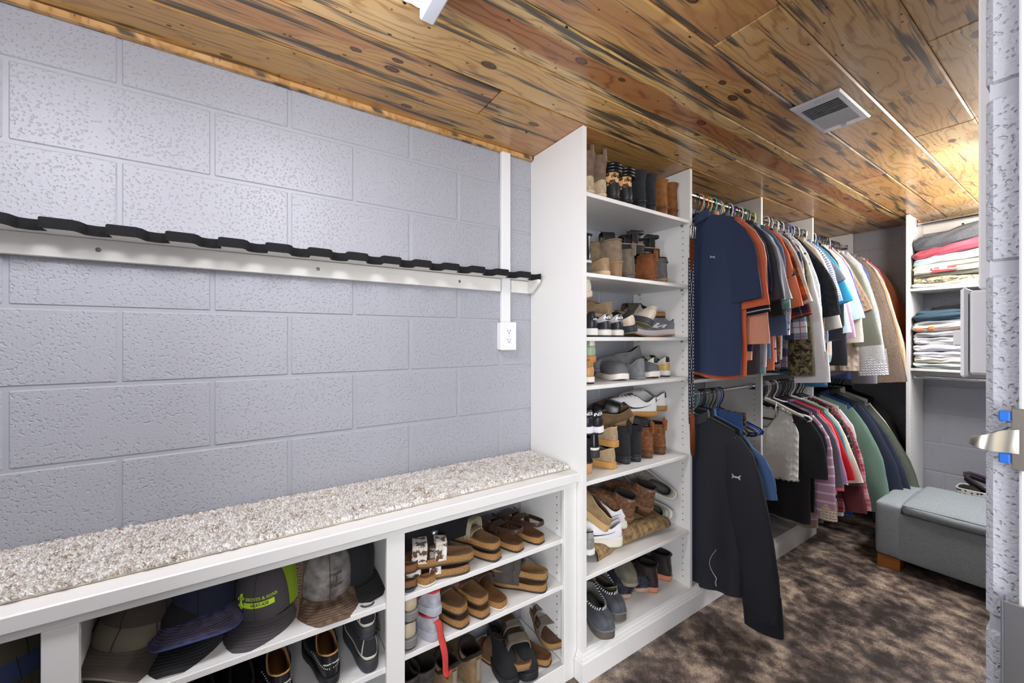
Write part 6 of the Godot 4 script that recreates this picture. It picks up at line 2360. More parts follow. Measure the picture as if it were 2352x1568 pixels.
	shoe("birk", {"c": "7d7365", "f": "5f4630", "o": "5d564e", "name": "sandal", "bk": "4e3a28"}, "taupe two strap sandal toe outward on top of the pile, left one", "sandal", place(0.9204, EYE + -1.2074, 0.0500, 162, -4, 0), "taupe two strap sandals")
	shoe("birk", {"c": "7d7365", "f": "5f4630", "o": "5d564e", "name": "sandal", "bk": "4e3a28"}, "taupe two strap sandal toe outward on top of the pile, by the bench side", "sandal", place(1.0722, EYE + -1.2034, 0.0400, 164, -4, 0), "taupe two strap sandals")
	shoe("birk", {"c": "6a4a30", "f": "7d5330", "o": "26201c", "name": "sandal", "n": 1}, "cork sandal under the taupe pair on the bench bottom, left one", "sandal", place(0.8901, EYE + -1.2694, 0.2980, 24, 0, 0), "cork sandals under the pile")
	shoe("birk", {"c": "6a4a30", "f": "7d5330", "o": "26201c", "name": "sandal", "n": 1}, "cork sandal under the taupe pair on the bench bottom, right one", "sandal", place(0.9758, EYE + -1.2694, 0.2850, 26, 0, 0), "cork sandals under the pile")
	shoe("loafer", {"c": "1b1c20", "m": leather("1b1c20", 0.28), "s": "19191b", "sh": 0.022, "heel": 0.012, "hr": 0.062, "hs": 0.048, "ht": 0.07, "toe": 0.05, "r1": 0.46, "L": 0.28, "brogue": true, "in": "9a6a34", "pc": "b08450", "pipe": 0.002}, "black leather dress shoe with tan lining below the caps, left one", "shoe", place(0.0713, EYE + -0.9754, 0.2980, 6, 0, 0), "black dress shoes")
	shoe("loafer", {"c": "1b1c20", "m": leather("1b1c20", 0.28), "s": "19191b", "sh": 0.022, "heel": 0.012, "hr": 0.062, "hs": 0.048, "ht": 0.07, "toe": 0.05, "r1": 0.46, "L": 0.28, "brogue": true, "in": "9a6a34", "pc": "b08450", "pipe": 0.002}, "black leather dress shoe with tan lining below the caps, right one", "shoe", place(0.1888, EYE + -0.9754, 0.2980, 2, 0, 0), "black dress shoes")
	shoe("slipon", {"c": "2b2b2e", "s": "3a3b40", "sh": 0.034, "hr": 0.06, "L": 0.27, "seam": "c8c4b6", "stripe": "cfcabc", "in": "1c1c1e", "pc": "4a4a4d", "ridge": 1}, "charcoal slip-on shoe with pale stitching beside the divider, lower one", "shoe", place(0.2949, EYE + -0.9754, 0.2960, -2, 0, 0), "charcoal slip-ons")
	shoe("slipon", {"c": "2b2b2e", "s": "3a3b40", "sh": 0.034, "hr": 0.06, "L": 0.27, "seam": "c8c4b6", "stripe": "cfcabc", "in": "1c1c1e", "pc": "4a4a4d", "ridge": 1}, "charcoal slip-on shoe with pale stitching beside the divider, upper one", "shoe", place(0.2890, EYE + -0.8794, 0.2900, -4, 3, 0), "charcoal slip-ons")
	shoe("loafer", {"c": "141518", "m": leather("141518", 0.35), "s": "121214", "L": 0.28, "hr": 0.06, "in": "1a1a1c", "pc": "1c1d20"}, "plain black shoe in the dark left of the dress shoes, nearer one", "shoe", place(-0.0919, EYE + -0.9754, 0.2900, 8, 0, 0), "plain black shoes")
	shoe("loafer", {"c": "141518", "m": leather("141518", 0.35), "s": "121214", "L": 0.28, "hr": 0.06, "in": "1a1a1c", "pc": "1c1d20"}, "plain black shoe in the dark left of the dress shoes, beside them", "shoe", place(-0.0138, EYE + -0.9754, 0.2850, 4, 0, 0), "plain black shoes")


func make_upper_clothes() -> void:
	hang(1.930, ROD_HI, "polo", {"c": "33415f", "len": 0.83, "t": 0.015, "drop": 0.4, "reach": 0.085, "dip": 0.1, "bw": 0.225, "sw": 0.2, "hn": "black plastic", "extra": navy_extra, "bc": "2b3550"}, "navy short sleeve polo with small chest emblem, nearest the belt on the upper rod", "1b1b1d", "navy emblem polo")
	hang(1.957, ROD_HI, "tee", {"c": "e2704a", "len": 0.845, "drop": 0.43, "reach": 0.09, "hn": "peach plastic"}, "coral orange tee right behind the navy polo", "e8a584", "coral tee behind the navy polo")
	hang(1.984, ROD_HI, "polo", {"c": "ffffff", "tex": "stripe_black", "len": 0.8, "drop": 0.46, "reach": 0.1, "hn": "teal plastic"}, "black polo with thin white stripes behind the coral tee", "3f8f86", "thin striped black polo")
	hang(2.011, ROD_HI, "shirt", {"c": "f0a98c", "len": 0.76, "drop": 0.6, "reach": 0.055, "hn": "orange plastic"}, "salmon button shirt squeezed between the striped polo and navy tee", "e87a3c", "salmon shirt")
	hang(2.039, ROD_HI, "tee", {"c": "262d52", "len": 0.72, "drop": 0.36, "reach": 0.06, "hn": "yellow plastic"}, "deep blue tee with only its shoulder showing behind the salmon shirt", "e4cf4c", "deep blue tee")
	hang(2.066, ROD_HI, "polo", {"c": "44464f", "len": 0.83, "drop": 0.4, "reach": 0.105, "t": 0.014, "hn": "aqua plastic"}, "charcoal polo with broad sleeves behind the deep blue tee", "5fc2c2", "charcoal polo")
	hang(2.093, ROD_HI, "polo", {"c": "202026", "len": 0.8, "drop": 0.47, "reach": 0.1, "cuff": "3a3a40", "extra": label_extra}, "black polo with a white tag on the sleeve cuff", "1b1b1d", "black polo with the sleeve tag")
	hang(2.120, ROD_HI, "tee", {"c": "b6b7bd", "len": 0.78, "drop": 0.4, "reach": 0.085, "hn": "grey plastic"}, "mid grey tee between the tagged black polo and the silver shirt", "8f9296", "mid grey tee")
	hang(2.147, ROD_HI, "polo", {"c": "d9dae0", "len": 0.815, "bw": 0.245, "drop": 0.4, "reach": 0.125, "t": 0.016, "fold": 0.016, "hn": "white plastic"}, "large silver grey polo with wide sleeve and long pale body", "e6e6e6", "large silver polo")
	hang(2.174, ROD_HI, "tee", {"c": "8ec7c1", "len": 0.85, "drop": 0.44, "reach": 0.1, "hn": "yellow plastic"}, "aqua tee whose sleeve peeks under the silver polo", "e6dc4a", "aqua tee under the silver polo")
	hang(2.201, ROD_HI, "shirt", {"c": "5a7396", "len": 0.76, "drop": 0.56, "reach": 0.05, "hn": "dark teal plastic"}, "slate blue denim shirt behind the silver polo's shoulder", "2f5c66", "slate denim shirt")
	hang(2.229, ROD_HI, "tee", {"c": "ea7c58", "len": 0.84, "drop": 0.43, "reach": 0.125, "hn": "white plastic"}, "second coral tee, deeper in, beside the aqua sleeve", "e9e9e9", "inner coral tee")
	hang(2.256, ROD_HI, "polo", {"c": "2c3550", "len": 0.8, "drop": 0.29, "reach": 0.115, "hn": "black plastic"}, "dark navy polo with short stiff sleeve behind the inner coral tee", "1b1b1d", "stiff sleeved navy polo")
	hang(2.283, ROD_HI, "shirt", {"c": "ffffff", "tex": "floral", "len": 0.8, "sw": 0.2, "bw": 0.235, "drop": 0.56, "reach": 0.05, "hn": "purple plastic"}, "white shirt dotted with small navy flowers, its tail showing low", "6a5aa0", "navy flower shirt")
	hang(2.310, ROD_HI, "polo", {"c": "ffffff", "tex": "plaid_orange", "len": 0.78, "drop": 0.4, "reach": 0.155, "hn": "black plastic"}, "orange and brown plaid short sleeve shirt", "1b1b1d", "orange plaid shirt")
	hang(2.337, ROD_HI, "polo", {"c": "ffffff", "tex": "floral_pastel", "len": 0.78, "drop": 0.41, "reach": 0.15, "hn": "white plastic"}, "cream shirt with pastel print beside the orange plaid", "ececec", "pastel print shirt")
	hang(2.364, ROD_HI, "polo", {"c": "ffffff", "tex": "plaid_red", "len": 0.8, "drop": 0.47, "reach": 0.155, "hn": "black plastic"}, "dark red and navy plaid short sleeve shirt", "1b1b1d", "red and navy plaid shirt")
	hang(2.391, ROD_HI, "shirt", {"c": "ffffff", "tex": "plaid_blue", "len": 0.82, "drop": 0.58, "reach": 0.06, "hn": "green plastic"}, "blue and white plaid shirt behind the red plaid one", "3f9a6a", "blue plaid shirt")
	hang(2.419, ROD_HI, "shirt", {"c": "ffffff", "tex": "camo", "len": 0.83, "drop": 0.77, "reach": 0.07, "cw": 0.06, "aw": 0.085, "t": 0.014, "hn": "black plastic"}, "olive camouflage long sleeve shirt with hanging sleeve", "1b1b1d", "olive camouflage shirt")
	hang(2.446, ROD_HI, "shirt", {"c": "eef0f0", "len": 0.83, "drop": 0.8, "reach": 0.125, "cw": 0.075, "aw": 0.09, "cuff": "f2f3f3", "st": 0.017, "hn": "white plastic"}, "white dress shirt with long sleeve and buttoned cuff", "f0f0f0", "white dress shirt")
	hang(2.473, ROD_HI, "shirt", {"c": "ffffff", "tex": "floral", "len": 0.76, "drop": 0.58, "reach": 0.1, "hn": "yellow plastic"}, "navy and white checked print shirt next to the bay panel", "d8d84a", "checked print shirt")
	hang(2.500, ROD_HI, "sweater", {"c": "4b86ad", "len": 0.86, "drop": 0.83, "reach": 0.115, "cw": 0.05, "hn": "white plastic", "knit": true, "rep": 8}, "blue fleece pullover last before the first bay panel", "ededed", "blue fleece pullover")
	hang(2.580, ROD_HI, "jacket", {"c": "1d1e21", "len": 0.74, "drop": 0.46, "reach": 0.135, "cw": 0.075, "aw": 0.095, "t": 0.018, "knit": true, "rep": 6, "name": "cardigan", "cat": "cardigan", "hn": "lilac plastic"}, "black quilted cardigan at the front of the second bay", "8f84b4", "black quilted cardigan")
	hang(2.615, ROD_HI, "sweater", {"c": "ffffff", "tex": "camo_brown", "len": 0.86, "drop": 0.78, "reach": 0.09, "hn": "black plastic"}, "brown camouflage shirt behind the quilted cardigan", "1b1b1d", "brown camouflage shirt")
	hang(2.648, ROD_HI, "tee", {"c": "e9dcc6", "len": 0.76, "drop": 0.44, "reach": 0.15, "hn": "white plastic"}, "ivory tee with rolled sleeve next to the quilted cardigan", "efefef", "ivory tee")
	hang(2.678, ROD_HI, "tee", {"c": "d8d2c4", "len": 0.78, "drop": 0.53, "reach": 0.16, "hn": "plum plastic"}, "beige loose top whose sleeve hangs below the ivory tee", "5c2f4a", "beige loose top")
	hang(2.708, ROD_HI, "shirt", {"c": "8ea0b8", "len": 0.84, "drop": 0.6, "reach": 0.05, "hn": "white plastic"}, "faded blue shirt hanging straight between beige and burgundy tops", "f0f0f0", "faded blue shirt")
	hang(2.738, ROD_HI, "tee", {"c": "8f2f44", "len": 0.72, "drop": 0.34, "reach": 0.05, "hn": "black plastic"}, "burgundy tee showing at the shoulder in the second bay", "1b1b1d", "burgundy tee")
	hang(2.766, ROD_HI, "tee", {"c": "ffffff", "tex": "stripe_bluewhite", "len": 0.74, "drop": 0.35, "reach": 0.12, "hn": "mint plastic"}, "fine blue striped tee with flat sleeve", "9ad8cc", "fine blue striped tee")
	hang(2.795, ROD_HI, "tee", {"c": "8fa8cc", "len": 0.76, "drop": 0.38, "reach": 0.13, "hn": "white plastic"}, "cornflower blue tee beside the striped one", "f2f2f2", "cornflower blue tee")
	hang(2.824, ROD_HI, "tee", {"c": "747a84", "len": 0.7, "drop": 0.27, "reach": 0.13, "hn": "black plastic"}, "grey tee with a short sleeve sticking out", "1b1b1d", "grey short sleeve tee")
	hang(2.852, ROD_HI, "tee", {"c": "2b93b8", "len": 0.74, "drop": 0.38, "reach": 0.165, "hn": "white plastic"}, "bright turquoise tee with only its sleeve visible", "eeeeee", "turquoise tee")
	hang(2.880, ROD_HI, "tee", {"c": "cfe6ef", "len": 0.8, "drop": 0.55, "reach": 0.145, "hn": "black plastic"}, "pale ice blue top with a wide drooping sleeve", "1b1b1d", "ice blue top")
	hang(2.908, ROD_HI, "sweater", {"c": "2a2b30", "len": 0.78, "drop": 0.58, "reach": 0.07, "hn": "blue plastic"}, "black knit top between the ice blue and lilac tops", "2f62c4", "black knit top")
	hang(2.936, ROD_HI, "tee", {"c": "c9a3bd", "len": 0.8, "drop": 0.58, "reach": 0.155, "hn": "orange plastic"}, "lilac pink tee with a long loose sleeve", "d08a4a", "lilac pink tee")
	hang(2.966, ROD_HI, "tee", {"c": "e8dfcb", "len": 0.76, "drop": 0.44, "reach": 0.09, "hn": "blue plastic"}, "cream blouse with dark trim at the neck", "4a7ad0", "cream trimmed blouse")
	hang(2.996, ROD_HI, "tee", {"c": "bfe3e3", "len": 0.8, "drop": 0.47, "reach": 0.17, "t": 0.015, "hn": "pale blue plastic"}, "mint aqua tee with a broad square sleeve", "a8c8e0", "mint aqua tee")
	hang(3.028, ROD_HI, "jacket", {"c": "222328", "len": 0.8, "drop": 0.74, "reach": 0.05, "hn": "black plastic"}, "black blazer like jacket hanging behind the mint tee", "1b1b1d", "black blazer")
	hang(3.058, ROD_HI, "sweater", {"c": "b6707f", "len": 0.7, "drop": 0.5, "reach": 0.06, "hn": "black plastic"}, "dusty rose sweater with its shoulder on top", "1b1b1d", "dusty rose sweater")
	hang(3.088, ROD_HI, "tee", {"c": "3048c8", "len": 0.74, "drop": 0.46, "reach": 0.15, "hn": "white plastic"}, "royal blue tee peeking behind the mint sleeve", "f0f0f0", "royal blue tee")
	hang(3.118, ROD_HI, "sweater", {"c": "e9e2d0", "len": 0.8, "drop": 0.6, "reach": 0.1, "hn": "black plastic"}, "ivory knit sweater beside the royal blue tee", "1b1b1d", "ivory knit sweater")
	hang(3.150, ROD_HI, "tee", {"c": "a58a6e", "len": 0.74, "drop": 0.42, "reach": 0.185, "knit": true, "rep": 7, "t": 0.017, "cw": 0.08, "hn": "black plastic"}, "tan knit top with a wide short sleeve", "1b1b1d", "tan knit top")
	hang(3.184, ROD_HI, "sweater", {"c": "6d7164", "len": 0.74, "drop": 0.62, "reach": 0.14, "cw": 0.07, "hn": "black plastic"}, "olive grey pullover under the tan knit sleeve", "1b1b1d", "olive grey pullover")
	hang(3.215, ROD_HI, "sweater", {"c": "d9c6b4", "len": 0.86, "drop": 0.78, "reach": 0.05, "knit": true, "rep": 5, "hn": "white plastic"}, "pale pink ribbed sweater next to the second bay panel", "efefef", "pale pink ribbed sweater")
	hang(3.300, ROD_HI, "hoodie", {"c": "ffffff", "tex": "heather", "len": 0.86, "drop": 0.8, "reach": 0.155, "cw": 0.07, "aw": 0.1, "t": 0.02, "cuff": "d4d5d8", "cuffknit": true, "band": "d4d5d8", "hn": "black plastic"}, "heather grey hooded sweatshirt with thick cuff, front of the third bay", "1b1b1d", "heather grey hoodie")
	hang(3.345, ROD_HI, "hoodie", {"c": "a7a8ad", "len": 0.9, "drop": 0.86, "reach": 0.09, "cw": 0.06, "cuff": "9a9ba0", "hn": "white plastic"}, "darker grey hooded sweatshirt behind the heather one", "eeeeee", "darker grey hoodie")
	hang(3.388, ROD_HI, "sweater", {"c": "e6ddcc", "len": 0.86, "drop": 0.8, "reach": 0.07, "hn": "black plastic"}, "cream sweater behind the two grey sweatshirts", "1b1b1d", "cream sweater")
	hang(3.430, ROD_HI, "jacket", {"c": "3b5286", "len": 0.93, "drop": 0.7, "reach": 0.05, "hn": "blue plastic"}, "denim blue jacket with its hem lowest in the third bay", "3a50c0", "denim blue jacket")
	hang(3.475, ROD_HI, "sweater", {"c": "8d7a68", "len": 0.9, "drop": 0.86, "reach": 0.17, "cw": 0.085, "aw": 0.1, "t": 0.02, "knit": true, "fluff": true, "rep": 6, "hn": "black plastic"}, "brown fuzzy sweater coat with a heavy sleeve", "1b1b1d", "brown fuzzy coat")
	hang(3.530, ROD_HI, "sweater", {"c": "5f6a58", "len": 0.8, "drop": 0.76, "reach": 0.13, "hn": "black plastic"}, "olive green sweater behind the brown fuzzy coat", "1b1b1d", "olive green sweater")
	hang(3.575, ROD_HI, "jacket", {"c": "1e2026", "len": 0.88, "drop": 0.84, "reach": 0.16, "t": 0.018, "hn": "black plastic"}, "black jacket with a long narrow sleeve, third bay", "1b1b1d", "black long sleeve jacket")
	hang(3.625, ROD_HI, "sweater", {"c": "e39a93", "len": 0.84, "drop": 0.74, "reach": 0.14, "hn": "white plastic"}, "salmon pink sweater near the far wall", "ededed", "salmon pink sweater")
	hang(3.670, ROD_HI, "jacket", {"c": "a27e50", "len": 0.84, "drop": 0.8, "reach": 0.17, "cuff": "a27e50", "hn": "black plastic"}, "camel brown jacket near the far wall", "1b1b1d", "camel brown jacket")
	hang(3.720, ROD_HI, "jacket", {"c": "cfc2ae", "len": 0.9, "drop": 0.86, "reach": 0.185, "t": 0.018, "hn": "black plastic"}, "cream coat second from the far wall", "1b1b1d", "cream coat")
	hang(3.775, ROD_HI, "sweater", {"c": "a86078", "len": 0.92, "drop": 0.74, "reach": 0.05, "hn": "maroon plastic"}, "mauve sweater whose hem shows below the coats", "5a2f3a", "mauve sweater")
	hang(3.825, ROD_HI, "jacket", {"c": "8a4a24", "len": 0.84, "drop": 0.8, "reach": 0.2, "t": 0.018, "hn": "black plastic"}, "rust brown jacket nearest the far wall", "1b1b1d", "rust brown jacket")


func make_lower_clothes() -> void:
	hang(1.892, ROD_LO, "jacket", {"c": "1f222b", "m2": 1, "len": 0.86, "bw": 0.235, "drop": 0.845, "reach": 0.125, "cw": 0.075, "aw": 0.1, "t": 0.022, "st": 0.028, "fold": 0.012, "cuff": "1b1e26", "extra": jacket_extra, "rough": 0.7, "bc": "8a8d95", "hn": "teal plastic"}, "large black zip jacket with emblem on the sleeve, hanging to the plinth", "3f8f8a", "large black zip jacket")
	hang(1.938, ROD_LO, "jacket", {"c": "8d8b88", "tex": "heather", "len": 0.62, "drop": 0.5, "reach": 0.04, "hn": "grey plastic"}, "grey tweed jacket showing its shoulder behind the black one", "8d9094", "grey tweed jacket")
	hang(1.966, ROD_LO, "polo", {"c": "1c1e24", "len": 0.52, "drop": 0.34, "reach": 0.06}, "black short jacket on the lower rod, next to the tweed one", "1b1b1d", "black short jacket")
	hang(1.995, ROD_LO, "shirt", {"c": "5577a6", "len": 0.52, "drop": 0.3, "reach": 0.075, "cw": 0.09, "hn": "black plastic"}, "medium blue denim shirt on the lower rod", "1b1b1d", "medium blue denim shirt")
	hang(2.030, ROD_LO, "trousers", {"c": "35507e", "len": 0.66, "hn": "green plastic"}, "dark blue jeans folded over a hanger on the lower rod", "2f6a4a", "dark blue jeans")
	hang(2.060, ROD_LO, "trousers", {"c": "ffffff", "tex": "camo_brown", "len": 0.74, "hn": "black plastic"}, "brown camouflage trousers folded over a hanger", "1b1b1d", "brown camouflage trousers")
	hanger("18181a", "empty black plastic hanger between the trousers and the blue hanger", place(2.085, ROD_LO - 0.088, ROD_Z, 0), {"notch": true, "w": 0.222, "r": 0.0052})
	hanger("77797d", "empty grey plastic hanger second before the bright blue one", place(2.105, ROD_LO - 0.088, ROD_Z, 0), {"notch": true, "w": 0.222, "r": 0.0052})
	hanger("2457d6", "empty blue plastic hanger with its notched arm in plain view", place(2.130, ROD_LO - 0.088, ROD_Z, 0), {"notch": true, "w": 0.222, "r": 0.0052})
	hanger("18181a", "empty black plastic hanger right behind the bright blue one", place(2.152, ROD_LO - 0.088, ROD_Z, 0), {"notch": true, "w": 0.222, "r": 0.0052})
	hang(2.625, ROD_LO, "cami", {"c": "ebe8de", "knit": true, "rep": 6, "len": 0.47, "sw": 0.165, "bw": 0.2, "t": 0.016, "name": "camisole", "hn": "black plastic", "hk": {"r": 0.006, "w": 0.235}}, "white ribbed knit camisole with ruffled edges, lower second bay", "1b1b1d", "white ribbed camisole")
	hanger("d9d2c4", "pale wooden hanger standing out above the white camisole", place(2.665, ROD_LO - 0.088, ROD_Z, 0), {"wood": true, "w": 0.21})
	hang(2.705, ROD_LO, "tee", {"c": "1d1d21", "len": 0.72, "drop": 0.36, "reach": 0.06, "dip": 0.1, "hn": "white plastic", "hk": {"r": 0.006, "w": 0.235}}, "black dress hanging behind the white camisole down to the plinth", "efefec", "black dress")
	hang(2.745, ROD_LO, "tee", {"c": "17171b", "len": 0.66, "drop": 0.3, "reach": 0.03}, "black top pressed against the black dress", "1b1b1d", "black top by the dress")
	hang(2.790, ROD_LO, "sweater", {"c": "ffffff", "tex": "stripe_pink", "len": 0.76, "drop": 0.6, "reach": 0.07, "cw": 0.05, "cuff": "d8c6b0", "cuffknit": true, "band": "d8c6b0", "hn": "white plastic"}, "pink and white striped pullover with beige cuffs", "f2f2f2", "pink striped pullover")
	hang(2.830, ROD_LO, "tee", {"c": "55585f", "len": 0.74, "drop": 0.42, "reach": 0.09, "hn": "black plastic"}, "slate grey tee next to the pink striped pullover", "1b1b1d", "slate grey tee")
	hang(2.868, ROD_LO, "tee", {"c": "b489b4", "len": 0.6, "drop": 0.4, "reach": 0.125, "hn": "black plastic"}, "purple tee with flared sleeve, lower second bay", "1b1b1d", "purple tee")
	hang(2.904, ROD_LO, "tee", {"c": "e8747c", "len": 0.62, "drop": 0.46, "reach": 0.08, "hn": "navy plastic"}, "coral pink tee behind the purple one", "20243c", "coral pink tee")
	hang(2.938, ROD_LO, "tee", {"c": "c8161c", "len": 0.72, "drop": 0.4, "reach": 0.145, "hn": "black plastic"}, "bright red tee in the lower second bay", "1b1b1d", "bright red tee")
	hang(2.972, ROD_LO, "tee", {"c": "4f9196", "len": 0.5, "drop": 0.3, "reach": 0.09, "hn": "black plastic"}, "teal top mostly hidden by the red tee", "1b1b1d", "teal top")
	hang(3.006, ROD_LO, "tee", {"c": "efe8d6", "len": 0.52, "drop": 0.42, "reach": 0.165, "hn": "white plastic"}, "cream tee with a turned up sleeve, lower second bay", "efefef", "cream turned sleeve tee")
	hang(3.042, ROD_LO, "sweater", {"c": "ffffff", "tex": "stripe_bw", "len": 0.78, "bw": 0.25, "drop": 0.45, "reach": 0.05, "band": "8a8a82", "hn": "black plastic"}, "black and white striped knit with a grey hem band", "1b1b1d", "black and white striped knit")
	hang(3.080, ROD_LO, "tee", {"c": "ffffff", "tex": "floral_dark", "len": 0.72, "drop": 0.46, "reach": 0.12, "hn": "black plastic"}, "dark floral blouse beside the striped knit", "1b1b1d", "dark floral blouse")
	hang(3.116, ROD_LO, "sweater", {"c": "6a3038", "len": 0.7, "drop": 0.62, "reach": 0.12, "hn": "black plastic"}, "maroon thin pullover behind the dark floral blouse", "1b1b1d", "maroon pullover")
	hang(3.150, ROD_LO, "sweater", {"c": "ffffff", "tex": "plaid_pink", "len": 0.74, "bw": 0.25, "drop": 0.6, "reach": 0.13, "hn": "black plastic"}, "pink and red plaid shirt with its tail showing low", "1b1b1d", "pink and red plaid shirt")
	hang(3.190, ROD_LO, "sweater", {"c": "e6e5e2", "len": 0.78, "drop": 0.5, "reach": 0.04, "hn": "black plastic"}, "white long top last in the lower second bay", "1b1b1d", "white long top")
	hang(3.310, ROD_LO, "sweater", {"c": "6d8a7a", "len": 0.62, "sw": 0.215, "bw": 0.25, "drop": 0.64, "reach": 0.16, "cw": 0.07, "aw": 0.11, "t": 0.022, "st": 0.022, "fold": 0.014, "hn": "black plastic"}, "sage green sweatshirt in front of the navy coats", "1b1b1d", "sage green sweatshirt")
	hang(3.400, ROD_LO, "sweater", {"c": "3558a8", "len": 0.84, "drop": 0.6, "reach": 0.05, "hn": "black plastic"}, "blue long cardigan whose hem shows under the navy jacket", "1b1b1d", "blue long cardigan")
	hang(3.450, ROD_LO, "jacket", {"c": "232c3f", "len": 0.8, "sw": 0.22, "bw": 0.27, "drop": 0.74, "reach": 0.19, "cw": 0.09, "aw": 0.11, "t": 0.024, "st": 0.025, "hn": "black plastic"}, "dark navy jacket, large, behind the sage sweatshirt", "1b1b1d", "large navy jacket")
	hang(3.530, ROD_LO, "jacket", {"c": "2b3244", "len": 0.74, "sw": 0.22, "bw": 0.27, "drop": 0.7, "reach": 0.22, "cw": 0.08, "aw": 0.1, "t": 0.022, "hn": "black plastic"}, "second navy jacket between the large one and the fleece", "1b1b1d", "second navy jacket")
	hang(3.620, ROD_LO, "jacket", {"c": "77806f", "len": 0.76, "sw": 0.22, "bw": 0.28, "drop": 0.74, "reach": 0.24, "cw": 0.09, "aw": 0.1, "t": 0.024, "st": 0.024, "fluff": true, "rep": 9, "hn": "black plastic"}, "grey green fluffy fleece coat beside the ottoman", "1b1b1d", "grey green fleece coat")
	hang(3.720, ROD_LO, "jacket", {"c": "dcd8cc", "len": 0.6, "drop": 0.5, "reach": 0.16, "hn": "black plastic"}, "cream jacket behind the fleece coat", "1b1b1d", "cream jacket by the fleece")
	hang(3.800, ROD_LO, "jacket", {"c": "4c4438", "tex": "camo_brown", "len": 0.66, "drop": 0.6, "reach": 0.18, "hn": "black plastic"}, "dark brown patterned jacket near the far wall, lower rod", "1b1b1d", "dark brown patterned jacket")
	hang(3.870, ROD_LO, "jacket", {"c": "1d1d20", "len": 0.7, "drop": 0.64, "reach": 0.18, "hn": "black plastic"}, "black coat last on the lower rod by the far wall", "1b1b1d", "last black coat")


func make_folded() -> void:
	folded("white folded shirt at the bottom of the upper folded stack", cloth("efece4", {}), place(3.700, EYE + 0.3378, 0.750, 0, -0), 0.500, 0.030, 0.290, 1, 50, "folded_shirt", "shirt")
	folded("tan camouflage garment folded in the upper stack", cloth("ffffff", {"tex": "camo_tan"}), place(3.704, EYE + 0.3630, 0.750, 0, -0), 0.500, 0.042, 0.290, 1, 51, "folded_shirt", "shirt")
	folded("dark olive garment folded under the cream printed one", cloth("57564a", {}), place(3.708, EYE + 0.3983, 0.750, 0, -0.75), 0.500, 0.026, 0.290, 1, 52, "folded_shirt", "shirt")
	folded("cream sweatshirt with red printed patch in the upper stack", cloth("eee6d6", {}), place(3.700, EYE + 0.4201, 0.750, 0, -2.25), 0.500, 0.040, 0.290, 1, 53, "folded_sweater", "sweater")
	folded("pale yellow shirt folded above the cream sweatshirt", cloth("e8e0c4", {}), place(3.704, EYE + 0.4537, 0.750, 0, -4.5), 0.360, 0.026, 0.290, 1, 54, "folded_shirt", "shirt")
	folded("light blue grey sweatshirt folded in the upper stack", cloth("aebfc3", {}), place(3.708, EYE + 0.4756, 0.750, 0, -6.75), 0.360, 0.048, 0.290, 1, 55, "folded_sweater", "sweater")
	folded("rose red trousers folded under the charcoal ones", cloth("a84a58", {}), place(3.700, EYE + 0.5159, 0.750, 0, -9), 0.360, 0.062, 0.290, 1, 56, "folded_trousers", "trousers")
	folded("charcoal grey sweatpants heaped on top of the upper stack", cloth("6e7176", {"tex": "heather"}), place(3.724, EYE + 0.5680, 0.750, 0, -11.25), 0.360, 0.105, 0.290, 1, 57, "folded_trousers", "trousers")
	folded("pale green grey shirt at the bottom of the lower folded stack", cloth("b9c4bf", {}), place(3.700, EYE + -0.1942, 0.750, 0, -0), 0.460, 0.040, 0.300, 1, 80, "folded_shirt", "shirt")
	folded("cream cable sweater folded near the bottom of the lower stack", cloth("ded8c8", {"knit": true}), place(3.704, EYE + -0.1582, 0.750, 0, -0), 0.460, 0.042, 0.300, 1, 81, "folded_sweater", "sweater")
	folded("lavender white shirt folded in the lower stack", cloth("d9dbe6", {}), place(3.708, EYE + -0.1204, 0.750, 0, -0), 0.460, 0.044, 0.300, 1, 82, "folded_shirt", "shirt")
	folded("white sweatshirt folded in the middle of the lower stack", cloth("e6e7ec", {}), place(3.700, EYE + -0.0808, 0.750, 0, -0.7), 0.460, 0.046, 0.300, 1, 83, "folded_sweater", "sweater")
	folded("light grey sweatshirt folded with its hood showing", cloth("c9cacd", {}), place(3.704, EYE + -0.0394, 0.750, 0, -1.4), 0.460, 0.052, 0.300, 1, 84, "folded_sweater", "sweater")
	folded("mid grey sweatshirt folded below the beige one", cloth("a9aaac", {}), place(3.708, EYE + 0.0074, 0.750, 0, -2.8), 0.360, 0.036, 0.300, 1, 85, "folded_sweater", "sweater")
	folded("beige shirt with orange print folded in the lower stack", cloth("ddcfc2", {}), place(3.700, EYE + 0.0398, 0.750, 0, -4.9), 0.360, 0.048, 0.300, 1, 86, "folded_shirt", "shirt")
	folded("thin grey shirt folded under the dark teal sweater", cloth("8f9093", {}), place(3.704, EYE + 0.0830, 0.750, 0, -5.6), 0.360, 0.022, 0.300, 1, 87, "folded_shirt", "shirt")
	folded("dark teal sweater folded near the top of the lower stack", cloth("2f4754", {}), place(3.708, EYE + 0.1028, 0.750, 0, -4.2), 0.360, 0.070, 0.300, 1, 88, "folded_sweater", "sweater")
	folded("black garment tossed on the dark teal sweater", cloth("1b1c20", {}), place(3.800, EYE + 0.1658, 0.810, 0, -5.6), 0.360, 0.040, 0.200, 1, 89, "folded_sweater", "sweater")


